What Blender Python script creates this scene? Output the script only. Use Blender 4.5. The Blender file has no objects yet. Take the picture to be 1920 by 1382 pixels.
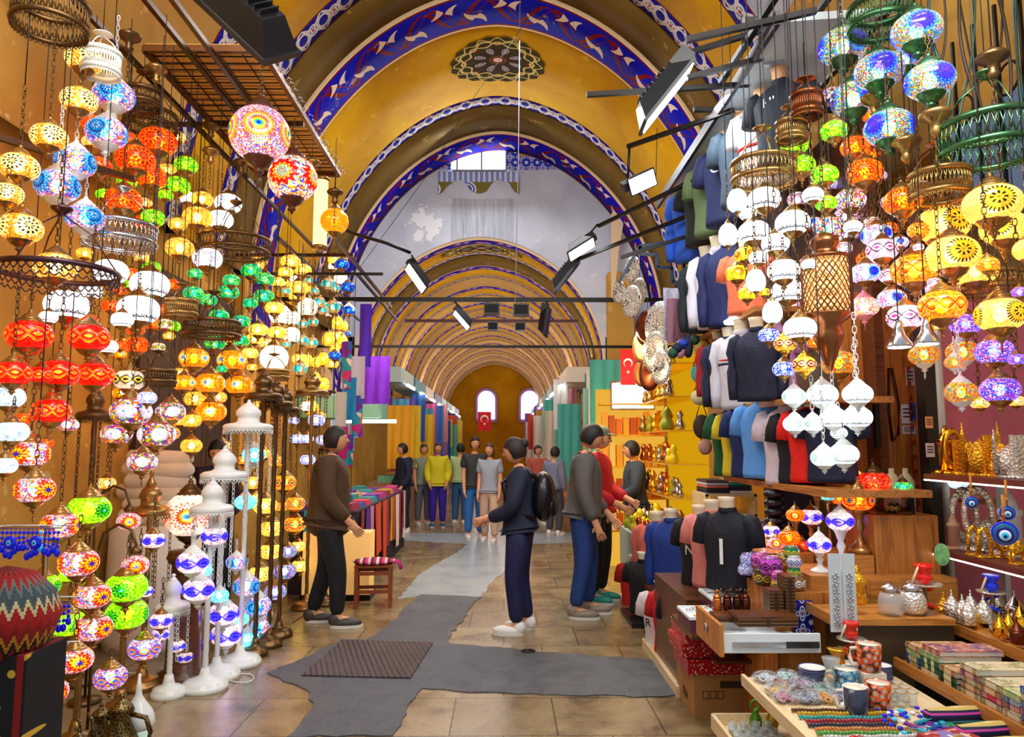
import bpy, bmesh, math, random
from mathutils import Vector, Matrix, Euler
random.seed(7)
PI = math.pi
C = bpy.context.scene.collection
FPX = 1370.0
CAMZ = 1.65
YAW = math.atan(15/FPX); PITCH = math.atan(141/FPX)
ROT = Euler((PI/2 + PITCH, 0, -YAW), 'XYZ').to_matrix()
cam_d = bpy.data.cameras.new('camera'); cam = bpy.data.objects.new('camera', cam_d); C.objects.link(cam)
cam.location = (0, 0, CAMZ); cam.rotation_euler = (PI/2 + PITCH, 0, -YAW)
cam_d.sensor_width = 36; cam_d.lens = 36*FPX/1920; cam_d.clip_end = 300
bpy.context.scene.camera = cam
def ray(px, py): return ROT @ Vector((px-960, 691-py, -FPX))
def P(px, py, Y):                    # point on the sight line at world depth Y
    d = ray(px, py); t = Y/d.y
    return Vector((d.x*t, Y, CAMZ + d.z*t))
def G(px, py, z=0.0):                # point on the sight line at height z
    d = ray(px, py); t = (z-CAMZ)/d.z
    return Vector((d.x*t, d.y*t, z))
def M_(Y): return Y/FPX              # metres per pixel at depth Y

# ---------------------------------------------------------------- mesh building
class MB:
    def __init__(s): s.v = []; s.f = []; s.uv = None; s.sm = []
    def add(s, vs, fs, M=None, smooth=False):
        b = len(s.v)
        if M is not None: vs = [M @ Vector(v) for v in vs]
        s.v += [tuple(v) for v in vs]
        s.f += [tuple(b+i for i in f) for f in fs]; s.sm += [smooth]*len(fs)
        return s
    def box(s, c, size, M=None, taper=1.0):
        x, y, z = size[0]/2, size[1]/2, size[2]/2
        vs = [Vector((c[0]+a*x*(taper if d > 0 else 1), c[1]+b*y*(taper if d > 0 else 1), c[2]+d*z)) for d in (-1, 1) for b in (-1, 1) for a in (-1, 1)]
        return s.add(vs, [(0,2,3,1),(4,5,7,6),(0,1,5,4),(2,6,7,3),(0,4,6,2),(1,3,7,5)], M)
    def lathe(s, prof, n=24, M=None, smooth=True, rib=0, ribn=12, sx=1, sy=1):
        vs = []; fs = []
        for r, z in prof:
            for i in range(n):
                a = 2*PI*i/n; rr = r*(1+rib*math.cos(ribn*a))
                vs.append((rr*math.cos(a)*sx, rr*math.sin(a)*sy, z))
        for j in range(len(prof)-1):
            for i in range(n):
                k = (i+1) % n
                fs.append((j*n+i, j*n+k, (j+1)*n+k, (j+1)*n+i))
        if prof[0][0] > 1e-4: fs.append(tuple(range(n))[::-1])
        if prof[-1][0] > 1e-4: fs.append(tuple((len(prof)-1)*n+i for i in range(n)))
        return s.add(vs, fs, M, smooth)
    def cyl(s, p0, p1, r, n=10, r1=None, smooth=True):
        p0 = Vector(p0); p1 = Vector(p1); d = p1-p0
        if d.length < 1e-6: return s
        q = d.to_track_quat('Z', 'Y').to_matrix().to_4x4(); q.translation = p0
        return s.lathe([(r, 0), (r if r1 is None else r1, d.length)], n, q, smooth)
    def tube(s, pts, r, n=8, closed=False, flat=1.0):
        pts = [Vector(p) for p in pts]; m = len(pts); vs = []; fs = []; up = Vector((0.013, 0.02, 1))
        for i, p in enumerate(pts):
            if closed: t = pts[(i+1) % m]-pts[i-1]
            else: t = pts[min(i+1, m-1)]-pts[max(i-1, 0)]
            t.normalize(); a = t.cross(up)
            if a.length < 1e-3: a = t.cross(Vector((1, 0, 0)))
            a.normalize(); b = t.cross(a); up = -b if False else up
            rr = r[i] if isinstance(r, (list, tuple)) else r
            for k in range(n):
                th = 2*PI*k/n
                vs.append(p+a*math.cos(th)*rr+b*math.sin(th)*rr*flat)
        L = m if closed else m-1
        for i in range(L):
            j = (i+1) % m
            for k in range(n):
                l = (k+1) % n
                fs.append((i*n+k, j*n+k, j*n+l, i*n+l))
        if not closed: fs.append(tuple(range(n))); fs.append(tuple((m-1)*n+k for k in range(n))[::-1])
        return s.add(vs, fs, None, True)
    def bar(s, p0, p1, w=.03, h=.03):
        p0 = Vector(p0); p1 = Vector(p1); d = p1-p0
        q = d.to_track_quat('Z', 'Y').to_matrix().to_4x4(); q.translation = (p0+p1)/2
        return s.box((0, 0, 0), (w, h, d.length), q)
    def sphere(s, c, r, n=16, m=10, sc=(1, 1, 1), M=None):
        prof = [(max(1e-5, math.sin(PI*j/m))*r, -math.cos(PI*j/m)*r) for j in range(m+1)]
        T = Matrix.Translation(Vector(c)) @ Matrix.Diagonal((sc[0], sc[1], sc[2], 1))
        if M is not None: T = M @ T
        return s.lathe(prof, n, T)
    def torus(s, R, r, n=24, m=6, M=None, sz=1):
        pts = [(R*math.cos(2*PI*i/n), R*math.sin(2*PI*i/n), 0) for i in range(n)]
        vs = []; fs = []
        for i in range(n):
            a = 2*PI*i/n
            for k in range(m):
                b = 2*PI*k/m
                vs.append(((R+r*math.cos(b))*math.cos(a), (R+r*math.cos(b))*math.sin(a), r*math.sin(b)*sz))
        for i in range(n):
            j = (i+1) % n
            for k in range(m):
                l = (k+1) % m; fs.append((i*m+k, j*m+k, j*m+l, i*m+l))
        return s.add(vs, fs, M, True)
    def prism(s, poly, t, M=None):      # polygon in xy extruded along z by t
        n = len(poly)
        vs = [(x, y, 0) for x, y in poly]+[(x, y, t) for x, y in poly]
        fs = [tuple(range(n))[::-1], tuple(range(n, 2*n))]+[(i, (i+1) % n, n+(i+1) % n, n+i) for i in range(n)]
        return s.add(vs, fs, M)
    def mesh(s, name, mat=None):
        me = bpy.data.meshes.new(name); me.from_pydata(s.v, [], s.f); me.update()
        me.polygons.foreach_set('use_smooth', s.sm)
        if mat: me.materials.append(mat)
        if s.uv:
            l = me.uv_layers.new(name='UVMap')
            for lp in me.loops: l.data[lp.index].uv = s.uv[lp.vertex_index]
        return me
def link(o, parent=None):
    C.objects.link(o)
    if parent is not None: o.parent = parent
    return o
def obj(name, me, mat=None, parent=None, loc=None, rot=None, scale=None):
    if isinstance(me, MB): me = me.mesh(name, mat)
    o = bpy.data.objects.new(name, me); link(o, parent)
    if loc is not None: o.location = loc
    if rot is not None: o.rotation_euler = rot
    if scale is not None: o.scale = (scale,)*3 if isinstance(scale, (int, float)) else scale
    return o
def tag(o, label=None, cat=None, group=None, kind=None):
    if label: o['label'] = label
    if cat: o['category'] = cat
    if group: o['group'] = group
    if kind: o['kind'] = kind
    return o
def thing(name, label, cat, loc=(0, 0, 0), rz=0, group=None):
    o = bpy.data.objects.new(name, None); C.objects.link(o); o.empty_display_size = .05
    o.location = loc; o.rotation_euler = (0, 0, rz)
    return tag(o, label, cat, group)
def struct(name, mb, mat):
    o = obj(name, mb, mat); o['kind'] = 'structure'; return o
def dup(root, loc, rz=None, label=None, group=None, scale=None):
    r = root.copy(); C.objects.link(r); r.location = loc
    if rz is not None: r.rotation_euler = (0, 0, rz)
    if scale is not None: r.scale = (scale,)*3
    if label: r['label'] = label
    if group: r['group'] = group
    for ch in list(root.children):
        c = ch.copy(); C.objects.link(c); c.parent = r
        for g in list(ch.children):
            d = g.copy(); C.objects.link(d); d.parent = c
    return r
ORD = ['', 'second ', 'third ', 'fourth ', 'fifth ', 'sixth ', 'seventh ', 'eighth ', 'ninth ', 'tenth ', 'eleventh ', 'twelfth ', 'thirteenth ', 'fourteenth ', 'fifteenth ', 'sixteenth ', 'seventeenth ', 'eighteenth ', 'nineteenth ', 'twentieth ']
NUM = ['zero', 'one', 'two', 'three', 'four', 'five', 'six', 'seven', 'eight', 'nine', 'ten', 'eleven', 'twelve', 'thirteen', 'fourteen', 'fifteen', 'sixteen', 'seventeen', 'eighteen', 'nineteen', 'twenty']
def rank(i, n, what, sup='highest', inv='lowest'):
    if n == 1: return what
    if n == 2: return ('upper of the two ' if i == 0 else 'lower of the two ')+what if sup == 'highest' else ('left of the two ' if i == 0 else 'right of the two ')+what
    if i == n-1: return inv+' of '+NUM[n]+' '+what
    if i > n/2: return ORD[n-1-i]+inv+' of '+NUM[n]+' '+what
    return ORD[i]+sup+' of '+NUM[n]+' '+what

# ---------------------------------------------------------------- materials
def srgb(h):
    if not isinstance(h, str): return tuple(h)+((1,) if len(h) == 3 else ())
    h = h.lstrip('#'); c = [int(h[i:i+2], 16)/255 for i in (0, 2, 4)]
    return tuple(x/12.92 if x <= .04045 else ((x+.055)/1.055)**2.4 for x in c)+(1,)
class NT:
    def __init__(s, name):
        s.m = bpy.data.materials.new(name); s.m.use_nodes = True; s.t = s.m.node_tree
        s.t.nodes.clear(); s.out = s.n('ShaderNodeOutputMaterial')
    def n(s, typ, **kw):
        nd = s.t.nodes.new(typ)
        for k, v in kw.items(): setattr(nd, k, v)
        return nd
    def l(s, a, b): s.t.links.new(a, b)
    def put(s, sock, v):
        if isinstance(v, bpy.types.NodeSocket): s.l(v, sock)
        elif isinstance(v, (tuple, list, str)):
            sock.default_value = srgb(v) if (isinstance(v, str) or sock.type == 'RGBA') else v
        else: sock.default_value = v
    def m_(s, op, a, b=0.0, c=None):
        nd = s.n('ShaderNodeMath', operation=op); s.put(nd.inputs[0], a); s.put(nd.inputs[1], b)
        if c is not None: s.put(nd.inputs[2], c)
        return nd.outputs[0]
    def add(s, a, b): return s.m_('ADD', a, b)
    def sub(s, a, b): return s.m_('SUBTRACT', a, b)
    def mul(s, a, b): return s.m_('MULTIPLY', a, b)
    def lt(s, a, b): return s.m_('LESS_THAN', a, b)
    def gt(s, a, b): return s.m_('GREATER_THAN', a, b)
    def ab(s, a): return s.m_('ABSOLUTE', a)
    def fr(s, a): return s.m_('FRACT', a)
    def hyp(s, a, b): return s.m_('SQRT', s.add(s.mul(a, a), s.mul(b, b)))
    def mix(s, f, a, b):
        nd = s.n('ShaderNodeMix', data_type='RGBA'); s.put(nd.inputs[0], f); s.put(nd.inputs[6], a); s.put(nd.inputs[7], b)
        return nd.outputs[2]
    def ramp(s, f, els, const=True):
        nd = s.n('ShaderNodeValToRGB'); r = nd.color_ramp; r.interpolation = 'CONSTANT' if const else 'LINEAR'
        while len(r.elements) < len(els): r.elements.new(.5)
        for e, (p, c) in zip(r.elements, els): e.position = p; e.color = srgb(c)
        s.put(nd.inputs[0], f); return nd.outputs[0]
    def pal(s, f, cols): return s.ramp(f, [(i/len(cols), c) for i, c in enumerate(cols)])
    def co(s, which='Object'): return s.n('ShaderNodeTexCoord').outputs[which]
    def xyz(s, v):
        nd = s.n('ShaderNodeSeparateXYZ'); s.l(v, nd.inputs[0]); return nd.outputs[0], nd.outputs[1], nd.outputs[2]
    def cmb(s, x, y, z):
        nd = s.n('ShaderNodeCombineXYZ'); s.put(nd.inputs[0], x); s.put(nd.inputs[1], y); s.put(nd.inputs[2], z); return nd.outputs[0]
    def noise(s, v=None, scale=5, detail=4, rough=.5, dist=0):
        nd = s.n('ShaderNodeTexNoise'); nd.inputs['Scale'].default_value = scale; nd.inputs['Detail'].default_value = detail
        nd.inputs['Roughness'].default_value = rough; nd.inputs['Distortion'].default_value = dist
        if v is not None: s.l(v, nd.inputs['Vector'])
        return nd.outputs[0]
    def vor(s, v=None, scale=5, feat='F1', rnd=1.0):
        nd = s.n('ShaderNodeTexVoronoi', feature=feat); nd.inputs['Scale'].default_value = scale
        if 'Randomness' in nd.inputs: nd.inputs['Randomness'].default_value = rnd
        if v is not None: s.l(v, nd.inputs['Vector'])
        return nd
    def wave(s, v, scale, dist=0, direction='X'):
        nd = s.n('ShaderNodeTexWave', bands_direction=direction); nd.inputs['Scale'].default_value = scale; nd.inputs['Distortion'].default_value = dist
        s.l(v, nd.inputs['Vector']); return nd.outputs[1]
    def bsdf(s, col, rough=.5, metal=0, em=None, es=0, bump=None, bs=.3, alpha=None, spec=None, coat=0, trans=0):
        b = s.n('ShaderNodeBsdfPrincipled'); s.put(b.inputs['Base Color'], col); s.put(b.inputs['Roughness'], rough); s.put(b.inputs['Metallic'], metal)
        if em is not None: s.put(b.inputs['Emission Color'], em); s.put(b.inputs['Emission Strength'], es)
        if bump is not None:
            bn = s.n('ShaderNodeBump'); bn.inputs['Strength'].default_value = bs; bn.inputs['Distance'].default_value = .02; s.l(bump, bn.inputs['Height']); s.l(bn.outputs[0], b.inputs['Normal'])
        if alpha is not None: s.put(b.inputs['Alpha'], alpha)
        if spec is not None: b.inputs['Specular IOR Level'].default_value = spec
        if coat: b.inputs['Coat Weight'].default_value = coat; b.inputs['Coat Roughness'].default_value = .08
        if trans: b.inputs['Transmission Weight'].default_value = trans
        return b.outputs[0]
    def done(s, sh, samp=None):
        s.l(sh, s.out.inputs[0])
        if samp: s.m.cycles.emission_sampling = samp
        return s.m
MC = {}
def plain(name, col, rough=.5, metal=0, var=.0, em=0, vs=8, coat=0, bump=0):
    if name in MC: return MC[name]
    t = NT(name); c = col
    if var:
        nz = t.noise(t.co(), vs, 5, .6)
        d = tuple(x*(1-var) for x in srgb(col)[:3])+(1,); u = tuple(min(1, x*(1+var)) for x in srgb(col)[:3])+(1,)
        c = t.mix(t.m_('MULTIPLY_ADD', nz, 1.6, -.3), d, u)
        sh = t.bsdf(c, rough, metal, bump=nz if bump else None, bs=bump, coat=coat, em=col if em else None, es=em)
    else: sh = t.bsdf(c, rough, metal, em=col if em else None, es=em, coat=coat)
    MC[name] = t.done(sh); return MC[name]
def emis(name, col, s, samp=None):
    if name in MC: return MC[name]
    t = NT(name); e = t.n('ShaderNodeEmission'); t.put(e.inputs[0], col); e.inputs[1].default_value = s
    MC[name] = t.done(e.outputs[0], samp); return MC[name]
def glassy(name, col, fac=.35, rough=.05):
    if name in MC: return MC[name]
    t = NT(name); tr = t.n('ShaderNodeBsdfTransparent'); tr.inputs[0].default_value = srgb(col)
    mx = t.n('ShaderNodeMixShader'); mx.inputs[0].default_value = fac; t.l(tr.outputs[0], mx.inputs[1]); t.l(t.bsdf(col, rough, 0, spec=1), mx.inputs[2])
    MC[name] = t.done(mx.outputs[0]); return MC[name]
BRASS = plain('antique_brass', '#a8824a', .3, .85, .3, vs=6)
DBRASS = plain('dark_bronze', '#6e5232', .34, .85, .35, vs=5)
WMETAL = plain('white_enamel', '#e8ebe8', .25, 0, .04)
PINKM = plain('pink_enamel', '#f0a0b0', .3)
SILVER = plain('silver_metal', '#c8c8cc', .18, 1, .15)
GOLD = plain('polished_gold', '#f2b52c', .16, 1, .1)
BLACKM = plain('black_painted_steel', '#17120f', .4, .5, .2)
BLACKP = plain('black_plastic', '#101012', .35)
def woodmat(name, c1, c2, scale=3, rough=.35, axis='Z'):
    t = NT(name); x, y, z = t.xyz(t.co())
    v = t.cmb(t.mul(x, 14 if axis != 'X' else 1), t.mul(y, 14 if axis != 'Y' else 1), t.mul(z, 14 if axis != 'Z' else 1))
    nz = t.noise(v, scale, 4, .6, .6)
    c = t.mix(nz, c1, c2); c = t.ramp(nz, [(.25, c1), (.5, c2), (.62, c1), (.8, c2)], False)
    MC[name] = t.done(t.bsdf(c, rough, bump=nz, bs=.08)); return MC[name]
WOOD = woodmat('oak_veneer', '#9a5a20', '#c98238', 2, .35, 'Z')
WOODX = woodmat('oak_veneer_across', '#a06024', '#cc8a3e', 2, .35, 'X')
WOODY = woodmat('oak_veneer_long', '#8a5020', '#bd7c34', 2, .35, 'Y')
DWOOD = woodmat('walnut', '#3a1e10', '#6a3a1c', 3, .3, 'X')
PINE = woodmat('pale_pine', '#d8b888', '#e8d0a4', 2, .5, 'Y')
STOOLW = woodmat('stool_wood', '#6e2c10', '#9a4a1c', 3, .4, 'Z')

# mosaic glass of the lanterns
def bulbmat(col, s=45):
    k = 'bulb_'+col.lstrip('#')
    return emis(k, col, s)
def mosaic(name, kind, conf, em=1.6, med=None, petal=None, k=12, NN=4, r0=.42, chips=13, clear=.3, line=None, fill=None, dots=None, R=.62, grout=.35, w=.05):
    t = NT('mosaic_'+name); co = t.co(); x, y, z = t.xyz(co)
    vo = t.vor(co, chips); cell = t.xyz(vo.outputs['Color'])
    col = t.pal(cell[0], conf)
    edge = t.vor(co, chips, 'DISTANCE_TO_EDGE').outputs['Distance']
    lon = t.m_('ARCTAN2', y, x); rho = t.hyp(x, y); zz = t.mul(z, 1.25)
    tt = t.sub(t.fr(t.mul(lon, NN/(2*PI))), .5)
    du = t.mul(t.mul(tt, 2*PI/NN), rho)
    op = t.lt(edge, .03)
    if kind in ('med', 'spiral'):
        r = t.hyp(du, zz); th = t.m_('ARCTAN2', zz, du)
        pet = t.m_('COSINE', t.mul(th, k))
        rr = t.mul(r, t.m_('MULTIPLY_ADD', pet, .13, 1.0))
        mcol = t.ramp(rr, med)
        inside = t.lt(rr, R)
        col = t.mix(inside, col, mcol)
        if kind == 'spiral':
            ring = t.gt(t.m_('SINE', t.add(t.mul(r, 95), th)), .35)
            ring = t.mul(ring, t.lt(r, R*.86)); col = t.mix(t.mul(ring, .8), col, line)
        if petal:
            pd = t.mul(t.gt(pet, .1), t.lt(t.ab(t.sub(r, r0)), .075))
            pd = t.add(pd, t.mul(t.gt(t.m_('COSINE', t.mul(th, 8)), 0.0), t.lt(t.ab(t.sub(r, r0*.42)), .075)))
            pd = t.m_('MINIMUM', pd, 1)
            col = t.mix(pd, col, petal)
    elif kind == 'band':
        a = t.mul(t.m_('COSINE', t.mul(lon, NN)), .3)
        f1 = t.lt(t.ab(t.sub(zz, a)), w); f2 = t.lt(t.ab(t.add(zz, a)), w)
        ins = t.lt(t.ab(zz), t.ab(a))
        col = t.mix(ins, col, fill)
        g1 = t.lt(t.ab(t.sub(t.ab(zz), t.add(t.ab(a), .1))), .03); col = t.mix(g1, col, dots or fill)
        dm = t.add(t.ab(zz), t.ab(t.mul(t.sub(t.fr(t.mul(lon, NN/PI)), .5), 1.3*PI/NN)))
        dm = t.add(t.ab(zz), t.mul(t.m_('SUBTRACT', .3, t.ab(a)), 1.2))
        col = t.mix(t.lt(dm, .12), col, dots or line)
        col = t.mix(t.m_('MINIMUM', t.add(f1, f2), 1), col, line)
    elif kind == 'lace':
        zig = t.mul(t.ab(t.sub(t.fr(t.mul(lon, 7/PI)), .5)), .2)
        zl = t.add(t.sub(z, -.36), zig)
        l1 = t.lt(t.ab(zl), .022); l2 = t.lt(t.ab(t.sub(z, -.44)), .018)
        l3 = t.mul(t.lt(t.hyp(t.mul(t.sub(t.fr(t.mul(lon, 12/PI)), .5), .2), t.sub(z, -.36)), .03), 1)
        l4 = t.mul(t.lt(t.ab(t.sub(z, -.47)), .022), t.gt(t.m_('SINE', t.mul(lon, 60)), 0))
        fac = t.m_('MINIMUM', t.add(t.add(l1, l2), t.add(l3, l4)), 1)
        col = t.mix(fac, col, line or '#101418')
    elif kind == 'spots':
        r = t.hyp(du, zz); th = t.m_('ARCTAN2', zz, du)
        q = t.mul(t.gt(t.m_('COSINE', t.mul(th, 10)), .2), t.gt(t.m_('SINE', t.mul(r, 40)), .2))
        col = t.mix(t.mul(q, t.lt(r, .5)), col, line)
    br = t.m_('MULTIPLY_ADD', cell[1], .7, .65)
    cm = t.n('ShaderNodeMix', data_type='RGBA', blend_type='MULTIPLY'); cm.inputs[0].default_value = 1; t.l(col, cm.inputs[6]); t.l(br, cm.inputs[7])
    c2 = t.mix(t.mul(op, grout), cm.outputs[2], '#1a1008')
    sh = t.bsdf(c2, .12, 0, em=c2, es=em*(.95 if kind == 'lace' else .62), coat=.3)
    if clear:
        tr = t.n('ShaderNodeBsdfTransparent'); t.put(tr.inputs[0], c2)
        mx = t.n('ShaderNodeMixShader'); t.put(mx.inputs[0], t.mul(t.mul(t.m_('MULTIPLY_ADD', cell[2], 1.2, .4), clear), t.m_('SUBTRACT', 1, op)))
        t.l(sh, mx.inputs[1]); t.l(tr.outputs[0], mx.inputs[2]); sh = mx.outputs[0]
    return t.done(sh, 'NONE')
WH = '#fff6e4'
CONF_MULTI = ['#f04020', '#2a50e0', '#f8f0ff', '#e8a020', '#b060e0', '#ffffff', '#30b0d8', '#f080a0']
STY = {}
def sty(k, desc, mat, bulb, metal=BRASS, shape='oblate', cat='lantern', bs=45): STY[k] = dict(desc=desc, mat=mat, bulb=bulbmat(bulb, bs), metal=metal, shape=shape)
sty('amber', 'amber black-star mosaic globe', mosaic('amber', 'med', ['#e8a018', '#f8c840', '#c07810', '#f8e090', '#e07020'], 1.5, [(0, '#ffe9a0'), (.62, '#e8a018')], '#1c1206', 12, 4), '#ffe0a0')
sty('bluew', 'white-capped blue and confetti globe', mosaic('bluew', 'med', CONF_MULTI, 1.2, [(0, '#0a6cc0'), (.1, '#c8f0ff'), (.17, '#0890c8'), (.3, '#0a4c98'), (.42, '#60d0f0'), (.5, '#1078c0')], '#063070', 14, 3, .34), '#f4f4ff', WMETAL)
sty('orange', 'orange-red starburst mosaic globe', mosaic('orange', 'med', ['#f04a08', '#ff7a10', '#d82c04', '#ff9a20'], 1.4, [(0, '#e84808'), (.25, '#ff6a10'), (.5, '#d83004')], '#701004', 12, 4), '#ff9040')
sty('green', 'green and yellow crackle globe', mosaic('green', 'speck', ['#58c010', '#a8e020', '#28a018', '#e8e830', '#60d020'], 1.4, chips=9), '#c8f060')
sty('pearl', 'clear amber glass globe', mosaic('pearl', 'speck', ['#ffd060', '#f8c850', '#ffe08a'], .9, chips=7, clear=.65, grout=.15), '#ffd890')
sty('speck', 'black-flecked white globe', mosaic('speck', 'spots', ['#e8f0ff', '#ffffff', '#d8e4f8'], 1.5, line='#141c38', grout=.1), '#f0f4ff')
sty('opal', 'white opal globe with lace edging', mosaic('opal', 'lace', ['#f4f8ff', '#eef6ff'], 2.2, clear=.0, grout=0, chips=2), '#f0f6ff')
sty('opalw', 'white opal globe with white caps', mosaic('opalw', 'lace', ['#e6f8ff', '#f0fbff'], 1.9, clear=.0, grout=0, chips=2), '#e8f8ff', WMETAL)
sty('swirl', 'green and blue swirled globe', mosaic('swirl', 'speck', ['#10a850', '#20c8a0', '#98e030', '#0890a0', '#18b838'], 1.2, chips=6), '#b0ffd0')
sty('orblue', 'orange globe with blue star medallions', mosaic('orblue', 'med', ['#f08808', '#ffa820', '#e07008'], 1.6, [(0, '#2040d0'), (.07, '#80d0ff'), (.12, '#2040c0'), (.17, '#ffe9a0'), (.3, '#ffb020'), (.5, '#702008'), (.54, '#f08808')], None, 8, 4), '#ffd080')
sty('ribamb', 'ribbed golden glass globe', mosaic('ribamb', 'speck', ['#ffd468', '#ffc848', '#ffe090'], 1.5, chips=4, clear=.5, grout=.05), '#ffe0a0', BRASS, 'ribbed')
sty('round', 'round white frosted globe', mosaic('round', 'speck', ['#fff2c8', '#fff8e0'], 2.4, chips=3, clear=0, grout=.0), '#fff0c0', BRASS, 'round')
sty('goldoval', 'small oval golden globe', mosaic('goldoval', 'speck', ['#ffd050', '#f0b830'], 1.8, chips=5, clear=.5, grout=.1), '#ffe0a0', BRASS, 'oval')
sty('turq', 'turquoise and orange medallion globe', mosaic('turq', 'med', ['#e89030', '#f0a840', '#20a0b0'], 1.1, [(0, '#e02810'), (.07, '#20c8d8'), (.3, '#087890'), (.34, '#20d0d8'), (.56, '#e08820')], None, 16, 4, R=.56), '#ffe0b0', BRASS, 'round')
sty('navy', 'small dark blue beaded globe', mosaic('navy', 'speck', ['#0818a0', '#1030d0', '#061060', '#2080e0', '#40c0f0'], .7, chips=12), '#6080ff')
sty('reddia', 'red globe with orange diamonds', mosaic('reddia', 'band', ['#e01008', '#f02410', '#c80804'], 1.5, NN=4, line='#f86818', fill='#e01408', dots='#ff9828', w=.035, grout=.15), '#ff7030')
sty('frost', 'frosted crackle glass globe', mosaic('frost', 'speck', ['#d8eef4', '#c0dce8', '#eef8ff'], .8, chips=6, clear=.3, grout=.15), '#f0f8ff')
sty('starblue', 'orange confetti globe with blue star', mosaic('starblue', 'med', CONF_MULTI+['#f06010', '#ffb020', '#fff0e0'], 1.3, [(0, '#2030c0'), (.16, '#ffd018'), (.36, '#f07008'), (.5, '#d02808')], '#a01c08', 12, 3, .47), '#fff0e8')
sty('greenbig', 'lime globe with dark green flowers', mosaic('greenbig', 'med', ['#a0e810', '#78d808', '#c8f020'], 1.5, [(0, '#60d0f0'), (.08, '#10a020'), (.24, '#68d810'), (.34, '#0c9018'), (.42, '#b8f020'), (.5, '#c8f820'), (.57, '#20a818')], '#0a5a10', 10, 3, .32), '#d0ff80')
sty('wave', 'purple and orange wave-band globe', mosaic('wave', 'band', CONF_MULTI, 1.3, NN=4, line='#3020c0', fill='#ff9018', dots='#3868e0', w=.045), '#fff0e0')
sty('multi', 'rainbow mosaic globe with pale medallions', mosaic('multi', 'med', ['#e82010', '#2038d0', '#18a030', '#f0c010', '#8028c0', '#f06010', '#ffffff'], 1.1, [(0, '#30a060'), (.06, '#e8d0f8'), (.4, '#a0d820'), (.46, '#4028a0')], None, 20, 5, R=.5, chips=9), '#fff0ff')
sty('yelband', 'black and yellow chain-band globe', mosaic('yelband', 'band', ['#f0e0c0', '#d8c8e8', '#e8d8a0'], 1.2, NN=4, line='#181008', fill='#f0d840', dots='#181008', w=.05), '#fff0c8')
sty('whiteblue', 'small blue-ringed white globe', mosaic('whiteblue', 'med', ['#e0e4ff', '#c8d0ff', '#8090f0'], 1.3, [(0, '#d02010'), (.06, '#fff8e8'), (.22, '#2030b0'), (.27, '#f0f4ff'), (.42, '#3040c8'), (.5, '#a0b0ff')], None, 14, 4, R=.58), '#fff0e0')
sty('ordia', 'orange diamond-patterned globe', mosaic('ordia', 'band', ['#ffb020', '#f08010', '#f8d048'], 1.3, NN=5, line='#c02808', fill='#f8c830', dots='#186080', w=.05), '#ffd080')
sty('flower', 'yellow flower-outlined globe', mosaic('flower', 'band', ['#f8e070', '#f0d040', '#ffe890'], 1.2, NN=6, line='#504008', fill='#fff0a0', dots='#c89818', w=.02), '#fff0a0')
sty('purteal', 'purple-teal confetti globe', mosaic('purteal', 'speck', ['#6040b0', '#40c8a0', '#a060c0', '#4080d0', '#f0a0c0', '#e8e8ff'], 1.0, chips=14), '#ffe8f0')
sty('oreye', 'red-orange globe with eye medallions', mosaic('oreye', 'med', ['#f07818', '#e83808', '#ffb030'], 1.3, [(0, '#2040a0'), (.1, '#20b0a0'), (.18, '#f8a010'), (.34, '#e83008'), (.48, '#f8a818')], '#901004', 12, 4), '#ffb060')
sty('cyan', 'white-capped pale turquoise globe', mosaic('cyan', 'speck', ['#60e0f0', '#a8f4ff', '#30c0e0', '#d0faff', '#80e8f8'], 1.3, chips=12), '#d0f8ff', WMETAL)
sty('bluwave', 'blue and white interlaced mosaic globe', mosaic('bluwave', 'band', ['#f8f0ff', '#ffffff', '#f8d0a0', '#d0d8ff', '#f07050'], 1.3, NN=3, line='#2010d0', fill='#5048f0', dots='#2414d0', w=.055), '#f0f0ff', WMETAL)
sty('blubrass', 'blue banded mosaic globe', STY['bluwave']['mat'], '#f0f0ff')
# right-hand styles
sty('spiral', 'blue spiral and bead mosaic globe', mosaic('spiral', 'spiral', ['#f0e020', '#e83018', '#2878e0', '#58c8f0', '#f8f8ff', '#f08018', '#30b040'], 1.1, [(0, '#e02018'), (.04, '#4838e8'), (.47, '#48b8f0'), (.56, '#2060d0')], None, 16, 3, R=.62, chips=20, line='#1810a8', clear=.35), '#eef0ff', plain('green_patina_brass', '#4a7a50', .3, .9, .3))
sty('amspiral', 'cream globe with gold spiral', mosaic('amspiral', 'spiral', ['#ffd860', '#f8d058', '#ffe488'], 1.5, [(0, '#c02008'), (.03, '#ffc428'), (.5, '#ffe490')], '#1a1204', 24, 3, .52, line='#a86808', R=.58, chips=22, grout=.1), '#ffe8a0')
STY['amspiral']['noinner'] = 1
sty('brorange', 'orange mosaic globe with dark sunburst', mosaic('brorange', 'med', ['#ff8808', '#f86008', '#ffa820', '#e84808'], 1.6, [(0, '#f87008'), (.3, '#ffa018'), (.44, '#e04008')], '#8a1c04', 14, 3), '#ffc060')
sty('brdia', 'amber globe with brown diamonds', mosaic('brdia', 'band', ['#ff9810', '#f07c08', '#ffb838'], 1.4, NN=5, line='#b04808', fill='#f88c10', dots='#ffd868', w=.05), '#ffd070')
sty('bwband', 'white globe with black chain band', mosaic('bwband', 'band', ['#e8e0ff', '#c8c8f0', '#f0c8e0', '#f8f4ff'], 1.2, NN=4, line='#140c18', fill='#fff4ff', dots='#e04080', w=.05), '#fff0ff')
sty('bluconf', 'blue and confetti mosaic globe', mosaic('bluconf', 'med', ['#f08040', '#f8f0ff', '#c060d0', '#ffffff', '#58b0f0'], 1.2, [(0, '#2030e0'), (.34, '#48b0f0'), (.48, '#c8e8ff')], '#101c90', 14, 3, .28), '#f0f4ff')
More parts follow.
